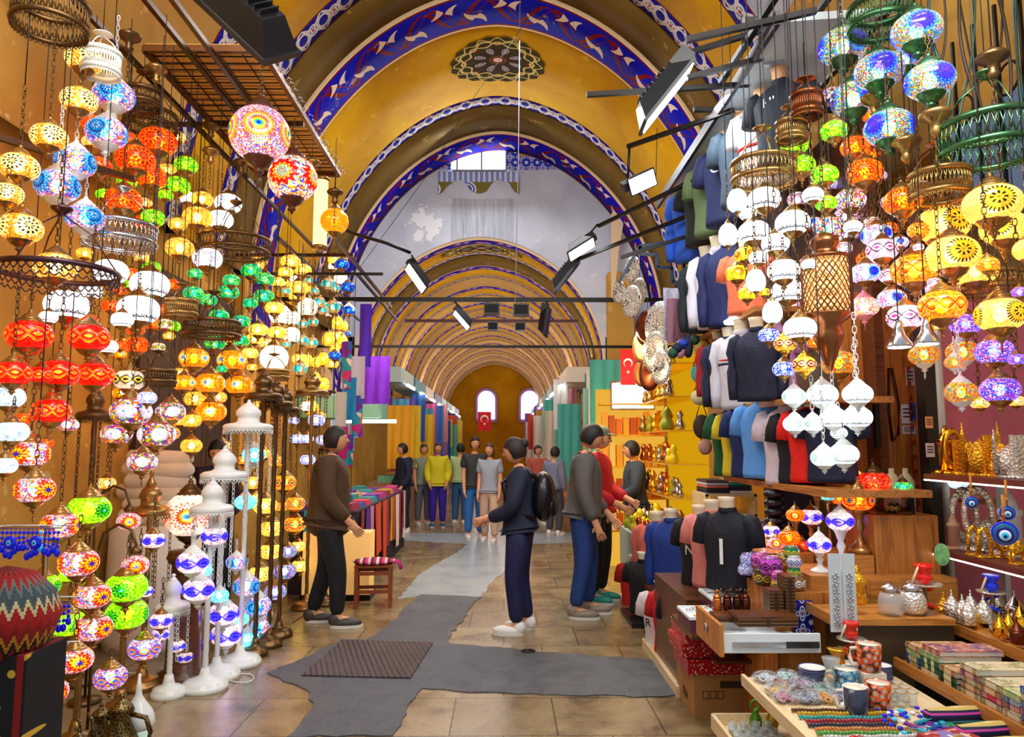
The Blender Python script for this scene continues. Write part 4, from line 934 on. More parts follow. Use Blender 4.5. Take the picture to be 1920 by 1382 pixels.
stand('lamp_stand', 'brown bronze lamp stand, middle of three behind the white stands', 503, 1212, 25, 705, 30, 757, DBRASS)
stand('lamp_stand', 'brown bronze lamp stand, third behind the white stands', 522, 1194, 25, 720, 26, 768, DBRASS)
stand('lamp_stand', 'bronze lamp stand by the cream wall boxes', 574, 1141, 27, 690, 30, 735, BRASS)
stand('lamp_stand', 'dark bronze pole stand on round base beside the standing visitor', 608, 1134, 24, 800, 18, 840, DBRASS)
stand('lamp_stand', 'bright brass twisted pole stand carrying the lime globes', 224, 1335, 26, 1186, 10, 1188, BRASS, domed=False)
stand('lamp_stand', 'brass twisted pole stand below the orange confetti globes', 140, 1400, 34, 1256, 10, 1258, BRASS, domed=False)
stand('lamp_stand', 'dark twisted pole stand next to the bead racks, lower left', 68, 1410, 30, 1290, 10, 1292, DBRASS, domed=False)

# ---- goose-neck table lamp with small mosaic shades
def curve_lamp(px, py, Y, label):
    p = P(px, py, Y); r = thing('gooseneck_lamp', label, 'lamp', p)
    mb = MB(); mb.tube([(-.16, 0, -p.z+.02), (-.16, 0, .0), (-.13, 0, .12), (-.05, 0, .17), (.03, 0, .14), (.06, 0, .05), (.06, 0, .0)], .009, 8); mb.tube([(-.16, 0, -.1), (-.22, 0, -.06), (-.23, 0, -.12), (-.19, 0, -.14)], .006, 6); obj('neck', mb, DBRASS, r)
    obj('glass_shade', sty_mesh('starblue'), parent=r, loc=(.06, 0, -.06), scale=.075); obj('bulb', sty_mesh('starblue', True), parent=r, loc=(.06, 0, -.06), scale=.075)
    mb = MB(); mb.lathe([(.1, -p.z), (.1, -p.z+.02), (.02, -p.z+.04)], 16, Matrix.Translation((-.16, 0, 0))); obj('base', mb, DBRASS, r)
    mb = MB(); mb.lathe([(.03, 0), (.035, .02), (.01, .05)], 12, Matrix.Translation((.06, 0, 0))); obj('cap', mb, DBRASS, r)
curve_lamp(235, 1040, 4.3, 'goose-neck bronze lamp with mosaic shade behind the lime globes')
curve_lamp(225, 960, 4.9, 'taller goose-neck bronze lamp before the white cloth rolls')

# ---- ewers and jar lantern on the floor at the bottom left
EWM = NT('engraved_bronze'); vv = EWM.vor(EWM.co(), 60, 'DISTANCE_TO_EDGE').outputs['Distance']; EWM = EWM.done(EWM.bsdf(EWM.mix(EWM.lt(vv, .06), '#4a3c20', '#a08850'), .35, .8))
def ewer(px, py, hpx, Y, label):
    z0 = 0; p = P(px, py, Y); s = P(px, hpx, Y).z; r = thing('ewer', label, 'ewer', (p.x, p.y, 0))
    mb = MB(); mb.lathe([(.22*s, 0), (.2*s, .04*s), (.1*s, .1*s), (.2*s, .25*s), (.24*s, .38*s), (.17*s, .55*s), (.11*s, .68*s), (.13*s, .78*s), (.15*s, .8*s)], 20); obj('body', mb, EWM, r)
    mb = MB(); mb.tube([(.13*s, 0, .76*s), (.3*s, 0, .72*s), (.36*s, 0, .55*s), (.3*s, 0, .38*s), (.22*s, 0, .32*s)], .022*s+.003, 7); obj('handle', mb, EWM, r)
    mb = MB(); mb.tube([(-.2*s, 0, .3*s), (-.3*s, 0, .45*s), (-.34*s, 0, .7*s), (-.4*s, 0, .78*s)], [.05*s, .035*s, .022*s, .018*s], 7); obj('spout', mb, EWM, r)
    mb = MB(); mb.lathe([(.15*s, .8*s), (.13*s, .85*s), (.05*s, .92*s), (.02*s, .94*s), (.035*s, .97*s), (.004, s)], 16); obj('lid', mb, EWM, r)
pz = MB(); g0 = G(215, 1372, 0)
ewer(186, 1404, 1318, 3.95, 'small engraved bronze ewer with curved handle, left of the floor pair')
ewer(224, 1398, 1300, 3.8, 'taller engraved bronze ewer beside the white jar lantern')
ewer(145, 1420, 1366, 3.7, 'low engraved bronze ewer at the bottom edge')
b = P(255, 1400, 3.9); b.z = 0; r = thing('jar_lantern', 'white jar-shaped candle lantern with black sunflower pattern and domed lid', 'lantern', b)
s = .27
mb = MB(); mb.lathe([(.062, 0), (.066, .01), (.06, .02), (.06, .17), (.066, .18)], 24); obj('glass_body', mb, mosaic('jarflower', 'spots', ['#d0f0e0', '#f0fff0'], .5, line='#102018', clear=0, grout=.1), r)
mb = MB(); mb.lathe([(.066, .18), (.07, .2), (.064, .23), (.055, .25), (.03, .285), (.015, .31), (.012, .33), (.004, .4)], 24); obj('lid', mb, WMETAL, r); r.scale = (1.2,)*3

# ---- kilim pouf and hanging kilim bag, bottom left corner
t = NT('kilim_weave'); v = t.co(); x, y, z = t.xyz(v)
u = t.m_('ARCTAN2', y, x); uu = t.mul(u, 14/PI); vv = t.mul(z, 9)
zig = t.ab(t.sub(t.fr(uu), .5)); row = t.add(vv, t.mul(t.m_('FLOOR', t.mul(zig, 8)), .12))
c = t.pal(t.fr(t.mul(row, .36)), ['#9a0c0c', '#b01410', '#a81010', '#d8c890', '#4a5858', '#38505c', '#687470', '#a81010', '#980c0c', '#201008', '#c89018', '#8a1010'])
th = t.noise(t.cmb(t.mul(u, 60), z, t.mul(z, 300)), 3, 3); c = t.mix(t.mul(th, .35), c, '#200808')
KIL = t.done(t.bsdf(c, .9, bump=th, bs=.3))
Yp = 3.05; p = P(6, 1165, Yp); r = thing('kilim_pouf', 'fat red and grey kilim pouf with stepped pattern, bottom left corner', 'pouf', (p.x, p.y, p.z))
mb = MB(); mb.lathe([(.0001, -.15), (.1, -.15), (.17, -.09), (.205, .02), (.18, .11), (.1, .19), (.0001, .22)], 40); obj('cushion', mb, KIL, r)
p = P(14, 1300, Yp+.02); r = thing('kilim_runner', 'dark kilim strip with yellow flowers draped under the pouf', 'rug', (p.x, p.y, 0))
t = NT('dark_floral_kilim'); v = t.co(); x, y, z = t.xyz(v); q = t.vor(t.cmb(t.mul(x, 10), y, t.mul(z, 10)), 1.6); d = q.outputs['Distance']
c = t.ramp(d, [(0, '#902010'), (.12, '#d8a838'), (.3, '#101418'), (.6, '#181010')]); c = t.mix(t.lt(t.fr(t.mul(x, 9)), .25), c, '#8c1010')
mb = MB(); hz = P(14, 1215, Yp).z; mb.box((0, 0, hz/2), (.3, .26, hz)); obj('cloth', mb, t.done(t.bsdf(c, .9)), r)

# ---- evil-eye bead racks
BLUEG = plain('cobalt_glass', '#0818c8', .08, 0, 0, .25); LBLUE = plain('sky_glass', '#38b8e8', .1, 0, 0, .2)
EYEW = plain('eye_white', '#f0f4ff', .2); EYEB = plain('eye_pupil', '#081040', .2)
def eyebead(parent, loc, s):
    mb = MB(); mb.sphere((0, 0, 0), s, 14, 8, (1, .35, 1)); o = obj('eye_bead', mb, BLUEG, parent, loc)
    for k, (q, m) in enumerate(((.62, EYEW), (.42, LBLUE), (.2, EYEB))):
        mb = MB(); mb.sphere((0, -.2*s-.06*s*k, 0), s*q, 10, 6, (1, .25, 1)); obj(['eye_white', 'eye_ring', 'eye_pupil'][k], mb, m, o)
def rack(px, py, Y, w, label, n, big_eyes, col=BLUEG):
    p = P(px, py, Y); r = thing('bead_rack', label, 'bead rack', p)
    mb = MB(); mb.tube([(-w/2, 0, 0), (w/2, 0, 0), (w/2+.02, 0, .02)], .004, 6); mb.tube([(-w/2, .0, 0), (-w/2, .1, 0), (w/2, .1, 0)], .004, 6); obj('rail', mb, SILVER, r)
    for i in range(n):
        x = -w/2+w*(i+.5)/n; mb = MB(); L = random.uniform(.07, .13)
        mb.tube([(x, 0, 0), (x, 0, -L)], .0015, 4)
        for k in range(4): mb.sphere((x, 0, -.02-L*.8*k/3), .008 if k < 3 else .013, 8, 6, (1, 1, 1.4 if k == 3 else 1))
        obj('bead_string', mb, random.choice([col, BLUEG, LBLUE if random.random() < .4 else col]), r)
    for x in big_eyes: eyebead(r, (x, -.03, -.06), .03)
rack(50, 990, 3.3, .3, 'wire rack of blue evil-eye bead charms at the left edge', 16, (-.05, .06))
rack(100, 1128, 3.3, .16, 'short wire rack of blue bead charms beside the kilim pouf', 8, (-.03,))
rack(85, 1215, 3.35, .16, 'wire rack of dark blue bead strings under the kilim pouf', 9, ())
rack(75, 1296, 3.4, .14, 'lowest wire rack with few blue charms, lower left', 5, (.02,))
mb = MB(); p = P(64, 1380, 3.5); q = P(64, 985, 3.5); mb.cyl((p.x, p.y, 0), (p.x, p.y, q.z), .012, 8); o = obj('rack_post', mb, DBRASS); tag(o, 'thin bronze post carrying the bead racks at lower left', 'post')

# ---- white cloth rolls / plaster-white bundles behind the lamps
CLOTHW = plain('white_cotton_rolls', '#e8ddc8', .8, 0, .08, bump=.2)
for i, (px, py, w) in enumerate(((300, 858, 74), (296, 880, 84), (300, 903, 78), (292, 925, 92), (300, 947, 86), (290, 968, 80))):
    Y = 6.3; p = P(px, py, Y); L = w*M_(Y)*1.6; mb = MB()
    mb.tube([(-L/2, 0, 0), (-L/2+.03, 0, .005), (0, 0, .0), (L/2-.03, 0, -.005), (L/2, 0, 0)], [.03, .062, .065, .062, .03], 14)
    o = obj('cloth_roll', mb, CLOTHW, loc=p); o.rotation_euler = (0, random.uniform(-.05, .05), random.uniform(-.1, .1))
    tag(o, rank(i, 6, 'white cloth rolls stacked behind the left lamps'), 'cloth roll', 'white cloth rolls behind the lamps')
p = P(295, 985, 6.3); r = thing('plinth_cabinet', 'tall white ribbed fabric-covered plinth under the cloth rolls', 'plinth', (p.x, p.y, 0)); mb = MB(); mb.lathe([(.36, 0), (.37, .1), (.35, p.z)], 24, rib=.01, ribn=12); obj('body', mb, CLOTHW, r)
# ---- cream back-lit wall boxes behind the walking visitor
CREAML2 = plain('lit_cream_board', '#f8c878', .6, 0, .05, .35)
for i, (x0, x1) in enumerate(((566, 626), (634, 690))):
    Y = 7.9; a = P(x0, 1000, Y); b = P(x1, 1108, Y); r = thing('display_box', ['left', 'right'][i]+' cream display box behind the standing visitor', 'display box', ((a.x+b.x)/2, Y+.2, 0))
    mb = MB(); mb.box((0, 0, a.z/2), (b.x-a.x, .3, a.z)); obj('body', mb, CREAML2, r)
    mb = MB(); mb.box((0, 0, .03), (b.x-a.x+.03, .33, .06)); obj('skirting', mb, BLACKM, r)

# ---- small wooden stool with kilim cushion
b = G(700, 1135, 0); r = thing('stool', 'small reddish wooden stool with a fringed kilim cushion', 'stool', (b.x, b.y, 0), .12)
W2, H2 = .17, .4
for sx in (-1, 1):
    for sy in (-1, 1): mb = MB(); mb.box((sx*W2, sy*.13, H2/2), (.035, .035, H2)); obj('leg', mb, STOOLW, r)
for z in (.16, .34):
    for a in (((-W2, -.13, z), (W2, -.13, z)), ((-W2, .13, z), (W2, .13, z)), ((-W2, -.13, z+.03), (-W2, .13, z+.03)), ((W2, -.13, z+.03), (W2, .13, z+.03))): mb = MB(); mb.bar(a[0], a[1], .02, .035); obj('rail', mb, STOOLW, r)
mb = MB(); mb.box((0, 0, H2+.01), (.38, .3, .02)); obj('seat', mb, STOOLW, r)
t = NT('striped_kilim'); x, y, z = t.xyz(t.co()); c = t.pal(t.fr(t.mul(x, 6)), ['#b01848', '#d8c8c0', '#7a1030', '#c83070', '#e8a8b0', '#501020']); STRK = t.done(t.bsdf(c, .9))
mb = MB(); mb.sphere((0, 0, H2+.045), 1, 20, 10, (.22, .17, .035)); cu = obj('cushion', mb, STRK, r)
mb = MB()
for i in range(12): mb.tube([(.2, -.1+.018*i, H2+.05), (.25, -.1+.018*i, H2+.03), (.27+.01*(i % 3), -.1+.018*i, H2-.03)], .006, 4)
obj('fringe', mb, plain('magenta_wool', '#a8186a', .9), cu)
# cables on the floor
for i, (pts, m, lab) in enumerate((([(330, 1265), (400, 1268), (450, 1283), (480, 1275), (470, 1262), (440, 1265)], WMETAL, 'white lamp cable looping on the floor by the white stands'), ([(220, 1262), (262, 1262), (300, 1280), (330, 1285)], WMETAL, 'white cable running from the brass stand on the floor'), ([(545, 1170), (575, 1150), (590, 1142)], BLACKM, 'dark cable on the floor by the bronze bases'))):
    g = [G(a, b_, .006) for a, b_ in pts]; mb = MB(); out = []
    for k in range(len(g)-1):
        for q in range(6): out.append(g[k].lerp(g[k+1], q/6))
    sm = [sum((out[max(0, min(len(out)-1, k+j))] for j in (-3, -2, -1, 0, 1, 2, 3)), Vector())/7 for k in range(len(out))]
    mb.tube(sm, .004, 6); tag(obj('cable', mb, m), lab, 'cable')
# ================================================================ right-hand stall: mannequins with shirts
SKINP = plain('mannequin_plastic', '#e6d6b8', .3, 0, .04); SKINB = plain('tan_mannequin', '#d8a070', .35)
def fabric(hexc):
    k = 'fabric_'+hexc.lstrip('#')
    if k in MC: return MC[k]
    t = NT(k); v = t.co(); x, y, z = t.xyz(v); f = t.noise(t.cmb(t.mul(x, 2.2), t.mul(y, 2.2), t.mul(z, .9)), 3.5, 3, .5, 1.2)
    MC[k] = t.done(t.bsdf(hexc, .75, bump=f, bs=.9)); return MC[k]
def text(s, size, mat, parent, loc, rot, name='lettering', ext=.001):
    cu = bpy.data.curves.new(name, 'FONT'); cu.body = s; cu.size = size; cu.extrude = ext; cu.align_x = 'CENTER'; cu.materials.append(mat)
    o = bpy.data.objects.new(name, cu); C.objects.link(o); bpy.context.view_layer.update(); me = bpy.data.meshes.new_from_object(o.evaluated_get(bpy.context.evaluated_depsgraph_get())); bpy.data.objects.remove(o)
    me.name = name; o = obj(name, me, parent=parent, loc=loc, rot=rot); return o
def ringloft(mb, rings, n=24):       # rings: (z, rx, ry, cx, cy)
    vs = []; fs = []
    for z, rx, ry, cx, cy in rings:
        for i in range(n):
            a = 2*PI*i/n; c, s_ = math.cos(a), math.sin(a)
            vs.append((cx+rx*math.copysign(abs(c)**.85, c), cy+ry*math.copysign(abs(s_)**.85, s_), z))
    for j in range(len(rings)-1):
        for i in range(n): l = (i+1) % n; fs.append((j*n+i, j*n+l, (j+1)*n+l, (j+1)*n+i))
    fs.append(tuple(range(n))[::-1]); fs.append(tuple((len(rings)-1)*n+i for i in range(n)))
    mb.add(vs, fs, None, True)
TORSO = MB(); ringloft(TORSO, [(0, .2, .1, 0, 0), (.04, .205, .105, 0, 0), (.2, .19, .1, 0, 0), (.38, .205, .115, 0, -.01), (.48, .215, .115, 0, -.01), (.55, .2, .095, 0, 0), (.6, .15, .075, 0, .005), (.63, .09, .065, 0, .005), (.645, .07, .06, 0, .005)])
NECK = MB(); ringloft(NECK, [(.6, .07, .06, 0, .005), (.66, .058, .055, 0, 0), (.72, .06, .058, 0, -.01), (.755, .066, .066, 0, -.015)], 18)
SLV = {}
for s_ in (-1, 1):
    m1 = MB(); m1.tube([(s_*.16, 0, .57), (s_*.2, 0, .55), (s_*.235, 0, .47), (s_*.25, -.005, .36)], [.06, .078, .075, .07], 14, flat=1.0); SLV[('short', s_)] = m1
    m1 = MB(); m1.tube([(s_*.16, 0, .57), (s_*.2, 0, .55), (s_*.235, 0, .44), (s_*.24, -.01, .28), (s_*.235, -.03, .12), (s_*.225, -.04, .02)], [.06, .075, .068, .055, .045, .04], 14); SLV[('long', s_)] = m1
COLLAR = MB(); ringloft(COLLAR, [(.615, .085, .07, 0, .005), (.66, .072, .066, 0, .005), (.67, .066, .06, 0, .005)], 18)
SM = {}
def smesh(key, mb, mat):
    k = (key, mat.name)
    if k not in SM: SM[k] = mb.mesh(key if isinstance(key, str) else key[0]+'_sleeve', mat)
    return SM[k]
def shirt(px, py, hem, col, label, X=1.85, rz=-.75, sleeve='short', print_=None, collar=True, stripe=None, neckmat=SKINP, group=None, Y=None):
    Y = Y or YR(px, X); s = max(.75, min(1.15, (hem-py)*M_(Y)/.62)); p = P(px, hem, Y)
    r = thing('shirt_mannequin', label, 'mannequin', p, rz, group); r.scale = (s, s, s)
    f = fabric(col); b = obj('shirt', smesh('torso', TORSO, f), parent=r)
    obj('neck', smesh('neck', NECK, neckmat), parent=r)
    for q in (-1, 1): obj('sleeve', smesh((sleeve, q), SLV[(sleeve, q)], f), parent=r)
    if collar: obj('collar', smesh('collar', COLLAR, f), parent=r)
    if print_:
        tx, tc, sz, loc = print_
        text(tx, sz, plain('print_'+tc.lstrip('#'), tc, .6), b, loc, (PI/2, 0, 0))
    if stripe:
        for zz, c in stripe: mb = MB(); ringloft(mb, [(zz, .206, .117, 0, -.008), (zz+.02, .209, .119, 0, -.008)]); obj('stripe', mb, plain('stripe_'+c.lstrip('#'), c, .7), b)
    return r
g1 = 'shirts on the top row under the white fascia'
shirt(1470, 150, 310, '#101828', 'near-black tee highest and nearest on the top shirt row', print_=('HJ', '#ffffff', .1, (-.05, -.12, .44)), group=None, neckmat=SKINB)
shirt(1437, 192, 350, '#d8dcea', 'white tee with red mark, second on the top shirt row', stripe=((.3, '#c01818'),), neckmat=SKINB)
shirt(1400, 226, 384, '#2a3c4c', 'slate blue tee lettered EA7 on the top shirt row', print_=('EA7', '#e8e8f0', .09, (-.02, -.127, .46)), neckmat=SKINB)
shirt(1370, 268, 420, '#0c1a48', 'dark navy tee with large white letters on the top row', print_=('UN', '#d8d8e8', .14, (0, -.127, .4)))
shirt(1345, 300, 440, '#5c7248', 'sage green tee next to the navy lettered one, top row')
shirt(1326, 322, 458, '#141c18', 'black tee with yellow print on the top row', print_=('ET', '#e8c020', .1, (-.04, -.127, .42)))
shirt(1306, 350, 488, '#2860d8', 'bright blue shirt at the far end of the top row', sleeve='long')
shirt(1330, 488, 622, '#18242c', 'charcoal sweatshirt, leftmost of the second shirt row', sleeve='long')
shirt(1352, 470, 614, '#d8d4e0', 'white sweatshirt lettered H in the second shirt row', sleeve='long', print_=('H Y', '#202028', .07, (0, -.127, .46)))
shirt(1374, 462, 612, '#0c1c50', 'royal navy sweatshirt in the second shirt row', sleeve='long')
shirt(1402, 470, 590, '#e07048', 'salmon orange shirt behind the white oval lanterns')
shirt(1350, 645, 745, '#a00c1c', 'dark red fuzzy sweater in the third shirt row', sleeve='long')
shirt(1372, 640, 765, '#0c1838', 'navy sweatshirt lettered USA in the third shirt row', sleeve='long', print_=('USA', '#f0f0f0', .07, (-.06, -.127, .42)))
shirt(1396, 628, 768, '#c8c4cc', 'white sweatshirt with red and navy chest band, third row', sleeve='long', stripe=((.4, '#b01820'), (.37, '#101840')))
shirt(1424, 622, 752, '#0a1230', 'big dark navy sweatshirt in the third shirt row', sleeve='long', Y=5.0)
shirt(1458, 650, 735, '#c890c8', 'pink lilac shirt at the right of the third row', X=2.0)
g4 = 'polo shirts on the wooden shelf'
shirt(1376, 775, 893, '#0a5028', 'dark green polo shirt on the wooden shelf', X=1.88)
shirt(1393, 775, 893, '#d8c020', 'yellow polo shirt between green and navy ones', X=1.88, stripe=())
shirt(1412, 768, 895, '#0c2058', 'navy polo shirt beside the light blue one', X=1.88)
shirt(1438, 760, 897, '#5898e0', 'light blue polo shirt on the wooden shelf', X=1.88)
shirt(1482, 770, 910, '#d8ccd8', 'white polo with red and green chest stripe', X=1.95, stripe=((.4, '#104020'), (.42, '#b81818'), (.44, '#104020')), print_=('1', '#a87818', .08, (-.08, -.127, .5)))
shirt(1504, 790, 907, '#100c18', 'black tee lettered H beside the striped white polo', X=1.97, print_=('H', '#f0f0f0', .08, (-.12, -.115, .5)), collar=False)
shirt(1528, 805, 905, '#e01808', 'bright red tee on the wooden shelf', X=2.0, collar=False)
shirt(1562, 805, 905, '#0c1838', 'dark navy tee behind the white mosaic lanterns', X=2.05, collar=False)
shirt(1262, 985, 1105, '#0c3080', 'royal blue jacket on a low mannequin', X=1.5, sleeve='long')
shirt(1236, 990, 1110, '#c05848', 'salmon jacket on a low mannequin behind the blue one', X=1.5, sleeve='long')
shirt(1316, 1022, 1100, '#0c0a10', 'black hooded top lettered N on a low mannequin', X=1.42, print_=('N', '#c8c0b8', .13, (-.05, -.128, .3)))
shirt(1340, 1035, 1102, '#d88078', 'pink ribbed top on a low mannequin', X=1.4)
shirt(1368, 1042, 1106, '#0a0c1c', 'black top with white zip on a low mannequin', X=1.42, print_=('I', '#f0f0f0', .3, (0, -.128, .22)))
shirt(1242, 1128, 1225, '#d8ccd0', 'white tee with dark letters near the floor', X=1.3, print_=('R', '#181828', .12, (-.1, -.115, .28)))
shirt(1262, 1128, 1230, '#c01018', 'red tee near the floor between white and black ones', X=1.32)
shirt(1286, 1125, 1238, '#0c0c14', 'black tee with red and green belt print near the floor', X=1.36, stripe=((.3, '#b01818'), (.28, '#186030')))
shirt(1208, 1068, 1150, '#0c0a0c', 'black tee on a floor mannequin beside the passage', X=1.35)
shirt(1190, 1066, 1145, '#c81818', 'red tee behind the black floor mannequin', X=1.38)
# fascia, shelves, supports
def block(name, label, cat, x0, x1, y0, y1, z0, z1, mat, parts=None):
    r = thing(name, label, cat, ((x0+x1)/2, (y0+y1)/2, z0)); mb = MB(); mb.box((0, 0, (z1-z0)/2), (x1-x0, y1-y0, z1-z0)); obj('body', mb, mat, r); return r
def board(name, label, cat, a, b, w, t_, mat, z=None):
    mb = MB(); mb.bar(a, b, w, t_); return tag(obj(name, mb, mat), label, cat)
WHT = plain('white_laminate', '#c8d4d8', .35, 0, .05)
r = thing('fascia_board', 'long white ceiling fascia above the top row of shirts', 'fascia', (1.95, 6.0, 4.32))
mb = MB(); mb.add([(-.22, -1.7, -.05), (.4, -1.7, .0), (.4, 1.9, .0), (-.22, 1.9, -.05), (-.22, -1.7, .0), (.4, -1.7, .05), (.4, 1.9, .05), (-.22, 1.9, .0)], [(0, 3, 2, 1), (4, 5, 6, 7), (0, 1, 5, 4), (1, 2, 6, 5), (2, 3, 7, 6), (3, 0, 4, 7)]); obj('panel', mb, WHT, r)
mb = MB(); mb.box((-.24, .1, -.02), (.03, 3.6, .09)); obj('edge_trim', mb, plain('dark_edge', '#30242c', .4), r)
for i in range(5): mb = MB(); mb.box((-.08, -1.2+.7*i, -.06), (.16, .03, .015)); obj('bracket', mb, SILVER, r)
for z, y0, y1, lab in ((P(1400, 897, 5.4).z-.03, 4.15, 6.1, 'wooden shelf carrying the row of polo shirts'), (P(1435, 752, 5.2).z-.03, 4.5, 6.4, 'wooden shelf carrying the third row of sweatshirts'), (P(1360, 612, 6.2).z-.03, 5.2, 7.2, 'shelf carrying the second row of sweatshirts')):
    r = thing('display_shelf', lab, 'shelf', (2.12, (y0+y1)/2, z)); mb = MB(); mb.box((0, 0, 0), (.6, y1-y0, .04)); obj('board', mb, WOODY, r)
    for k in (-.4, .4): mb = MB(); mb.bar((.28, k*(y1-y0), -.02), (.28, k*(y1-y0), -.3), .03, .03); obj('bracket', mb, BLACKM, r)
struct('wall_shop_back', (lambda m: m.box((2.5, 5.9, 2.0), (.06, 2.2, 4.0)))(MB()), DWOOD)
# ceiling downlights under the second shelf
for i, (px, py) in enumerate(((1375, 607), (1395, 598), (1415, 578), (1440, 574))):
    p = P(px, py, 5.7); mb = MB(); mb.lathe([(.001, 0), (.07, 0), (.075, .02), (.03, .05)], 20, Matrix.Translation(p)); o = obj('spotlight', mb, emis('downlight_glow', '#eaf6ff', 9)); tag(o, rank(i, 4, 'round white spotlights over the third shirt row', 'leftmost', 'rightmost').replace('leftmost of', 'leftmost of'), 'spotlight', 'round spotlights over the third shirt row')
# low tables carrying mannequins
block('display_table', 'low dark table under the black and pink low mannequins', 'table', 1.16, 1.48, 4.76, 5.75, 0, P(1340, 1102, 5.0).z-.03, DWOOD)
block('display_table', 'low table under the royal blue jacket mannequin', 'table', 1.3, 1.95, 6.2, 7.2, 0, P(1262, 1105, 6.4).z-.05, DWOOD)
block('pallet', 'pale wooden pallet board under the lowest tees', 'pallet', 1.13, 1.75, 4.95, 6.15, 0, .07, PINE)
block('pallet', 'small dark base board under the floor mannequin beside the passage', 'pallet', 1.15, 1.6, 6.75, 7.4, 0, .04, BLACKP)

# ================================================================ folded packets
PLASTIC = NT('clear_plastic_wrap'); n = PLASTIC.noise(PLASTIC.co(), 30, 5, .7, 1)
_b = PLASTIC.bsdf('#f4f8ff', .12, bump=n, bs=.8, spec=1); _t = PLASTIC.n('ShaderNodeBsdfTransparent'); _m = PLASTIC.n('ShaderNodeMixShader'); PLASTIC.put(_m.inputs[0], PLASTIC.m_('MULTIPLY_ADD', n, 1.6, -.62)); PLASTIC.l(_t.outputs[0], _m.inputs[1]); PLASTIC.l(_b, _m.inputs[2]); PLASTIC = PLASTIC.done(_m.outputs[0])
def packet(p, w, d, h, col, rz, label, group):
    r = thing('folded_packet', label, 'packet', p, rz, group); mb = MB()
    mb.box((0, 0, h/2), (w, d, h), None, .92); obj('folded_cloth', mb, fabric(col), r)
    mb = MB(); mb.box((0, 0, h/2), (w*1.05, d*1.05, h*1.25), None, .95); obj('wrapper', mb, PLASTIC, r)
for (y0, y1, z0, x0, x1, cols, lab) in ((5.36, 6.4, 1.02, 1.62, 2.1, ['#70289c', '#c050a8', '#183878', '#30406c', '#208890', '#203060', '#d8d4e8', '#c8c030', '#a8b0c8', '#803080', '#e8e8f0', '#3878a8', '#d890b0', '#18684c'], 'back'), (5.0, 5.34, 1.0, 1.5, 1.82, ['#d8d8e0', '#a86858', '#e8e0e8', '#806050', '#c8c8d8', '#b0a0a8'], 'front')):
    block('goods_counter', 'wooden counter with folded packets, '+lab+' one beside the shirts', 'counter', x0, x1, y0, y1, 0, z0, WOOD)
    k = 0; n = len(cols); nr = 2 if lab == 'back' else 1
    ORDS = {'#70289c': 'purple', '#c050a8': 'pink', '#183878': 'dark blue', '#30406c': 'slate', '#208890': 'teal', '#203060': 'navy', '#d8d4e8': 'pale lilac', '#c8c030': 'yellow', '#a8b0c8': 'grey-blue', '#803080': 'violet', '#e8e8f0': 'white', '#3878a8': 'sky blue', '#d890b0': 'rose', '#18684c': 'dark teal', '#d8d8e0': 'silver white', '#a86858': 'rust brown', '#e8e0e8': 'milky', '#806050': 'brown', '#c8c8d8': 'pale grey', '#b0a0a8': 'mauve grey'}
    for i, c in enumerate(cols):
        a = i // nr; b = i % nr; m = n//nr
        packet((x0+.14+.22*b, y0+.08+(y1-y0-.1)*a/m, z0), .2, (y1-y0)/m*.82, .03, c, random.uniform(-.08, .08), ORDS[c]+' plastic-wrapped folded cloth packet on the '+lab+' counter', None)

# ================================================================ cabinets, tiers and drawers
def cabinet(name, label, x0, x1, y0, y1, z0, z1, mat=WOOD, drawers=0, handle=True):
    r = thing(name, label, 'cabinet', ((x0+x1)/2, (y0+y1)/2, z0)); w, d, h = x1-x0, y1-y0, z1-z0
    mb = MB(); mb.box((0, 0, h/2), (w, d, h)); obj('body', mb, mat, r)
    for k in range(drawers):
        hh = h/drawers; mb = MB(); mb.box((0, -d/2-.008, hh*(k+.5)), (w-.02, .016, hh-.015)); dr = obj('drawer', mb, WOODX, r)
        if handle: mb = MB(); zz = hh*(k+.5); mb.tube([(-.05, -d/2-.016, zz), (-.05, -d/2-.035, zz), (.05, -d/2-.035, zz), (.05, -d/2-.016, zz)], .005, 6); obj('handle', mb, DBRASS, dr)
    return r
zc = P(1660, 967, 4.25).z
cabinet('cabinet', 'tall wooden cabinet with drawers carrying the red glass lamps', 2.13, 2.5, 4.25, 4.62, 0, zc, WOOD, 0)
cabinet('cabinet', 'wooden drawer cabinet front behind the hookahs', 2.0, 2.5, 4.1, 4.24, 0, P(1660, 1085, 4.1).z, WOODX, 3)
cabinet('cabinet', 'stepped wooden box left of the tall cabinet', 1.92, 2.12, 4.25, 4.62, 0, P(1600, 1042, 4.25).z, WOODX, 0)
zb = .85
cabinet('cabinet', 'low wooden counter block with mosaic candle pots on top', 1.46, 1.9, 4.02, 4.55, 0, zb, WOOD, 0)
cabinet('cabinet', 'small wooden step box with white-based lamps on top', 1.68, 1.9, 4.08, 4.5, zb, .93, WOODX, 0)
cabinet('cabinet', 'wooden tier behind the candle pots with small lamps', 1.46, 1.9, 4.56, 4.98, 0, .98, WOOD, 0)
struct('trim_post', (lambda m: m.box((2.62, 4.5, 1.6), (.07, .1, 3.2)))(MB()), plain('dark_brown_post', '#1c1410', .4))
struct('trim_pipe', (lambda m: m.cyl((2.74, 4.55, 0), (2.74, 4.55, 2.7), .02))(MB()), plain('corrugated_cream_pipe', '#d8d8c8', .5))
struct('wall_wood_panel', (lambda m: m.box((2.62, 5.0, 1.5), (.6, .05, 2.4)))(MB()), WOOD)
struct('wall_niche', (lambda m: m.box((3.2, 4.78, 1.5), (.95, .05, 2.4)))(MB()), plain('pink_niche_paint', '#c86878', .6, 0, .1))
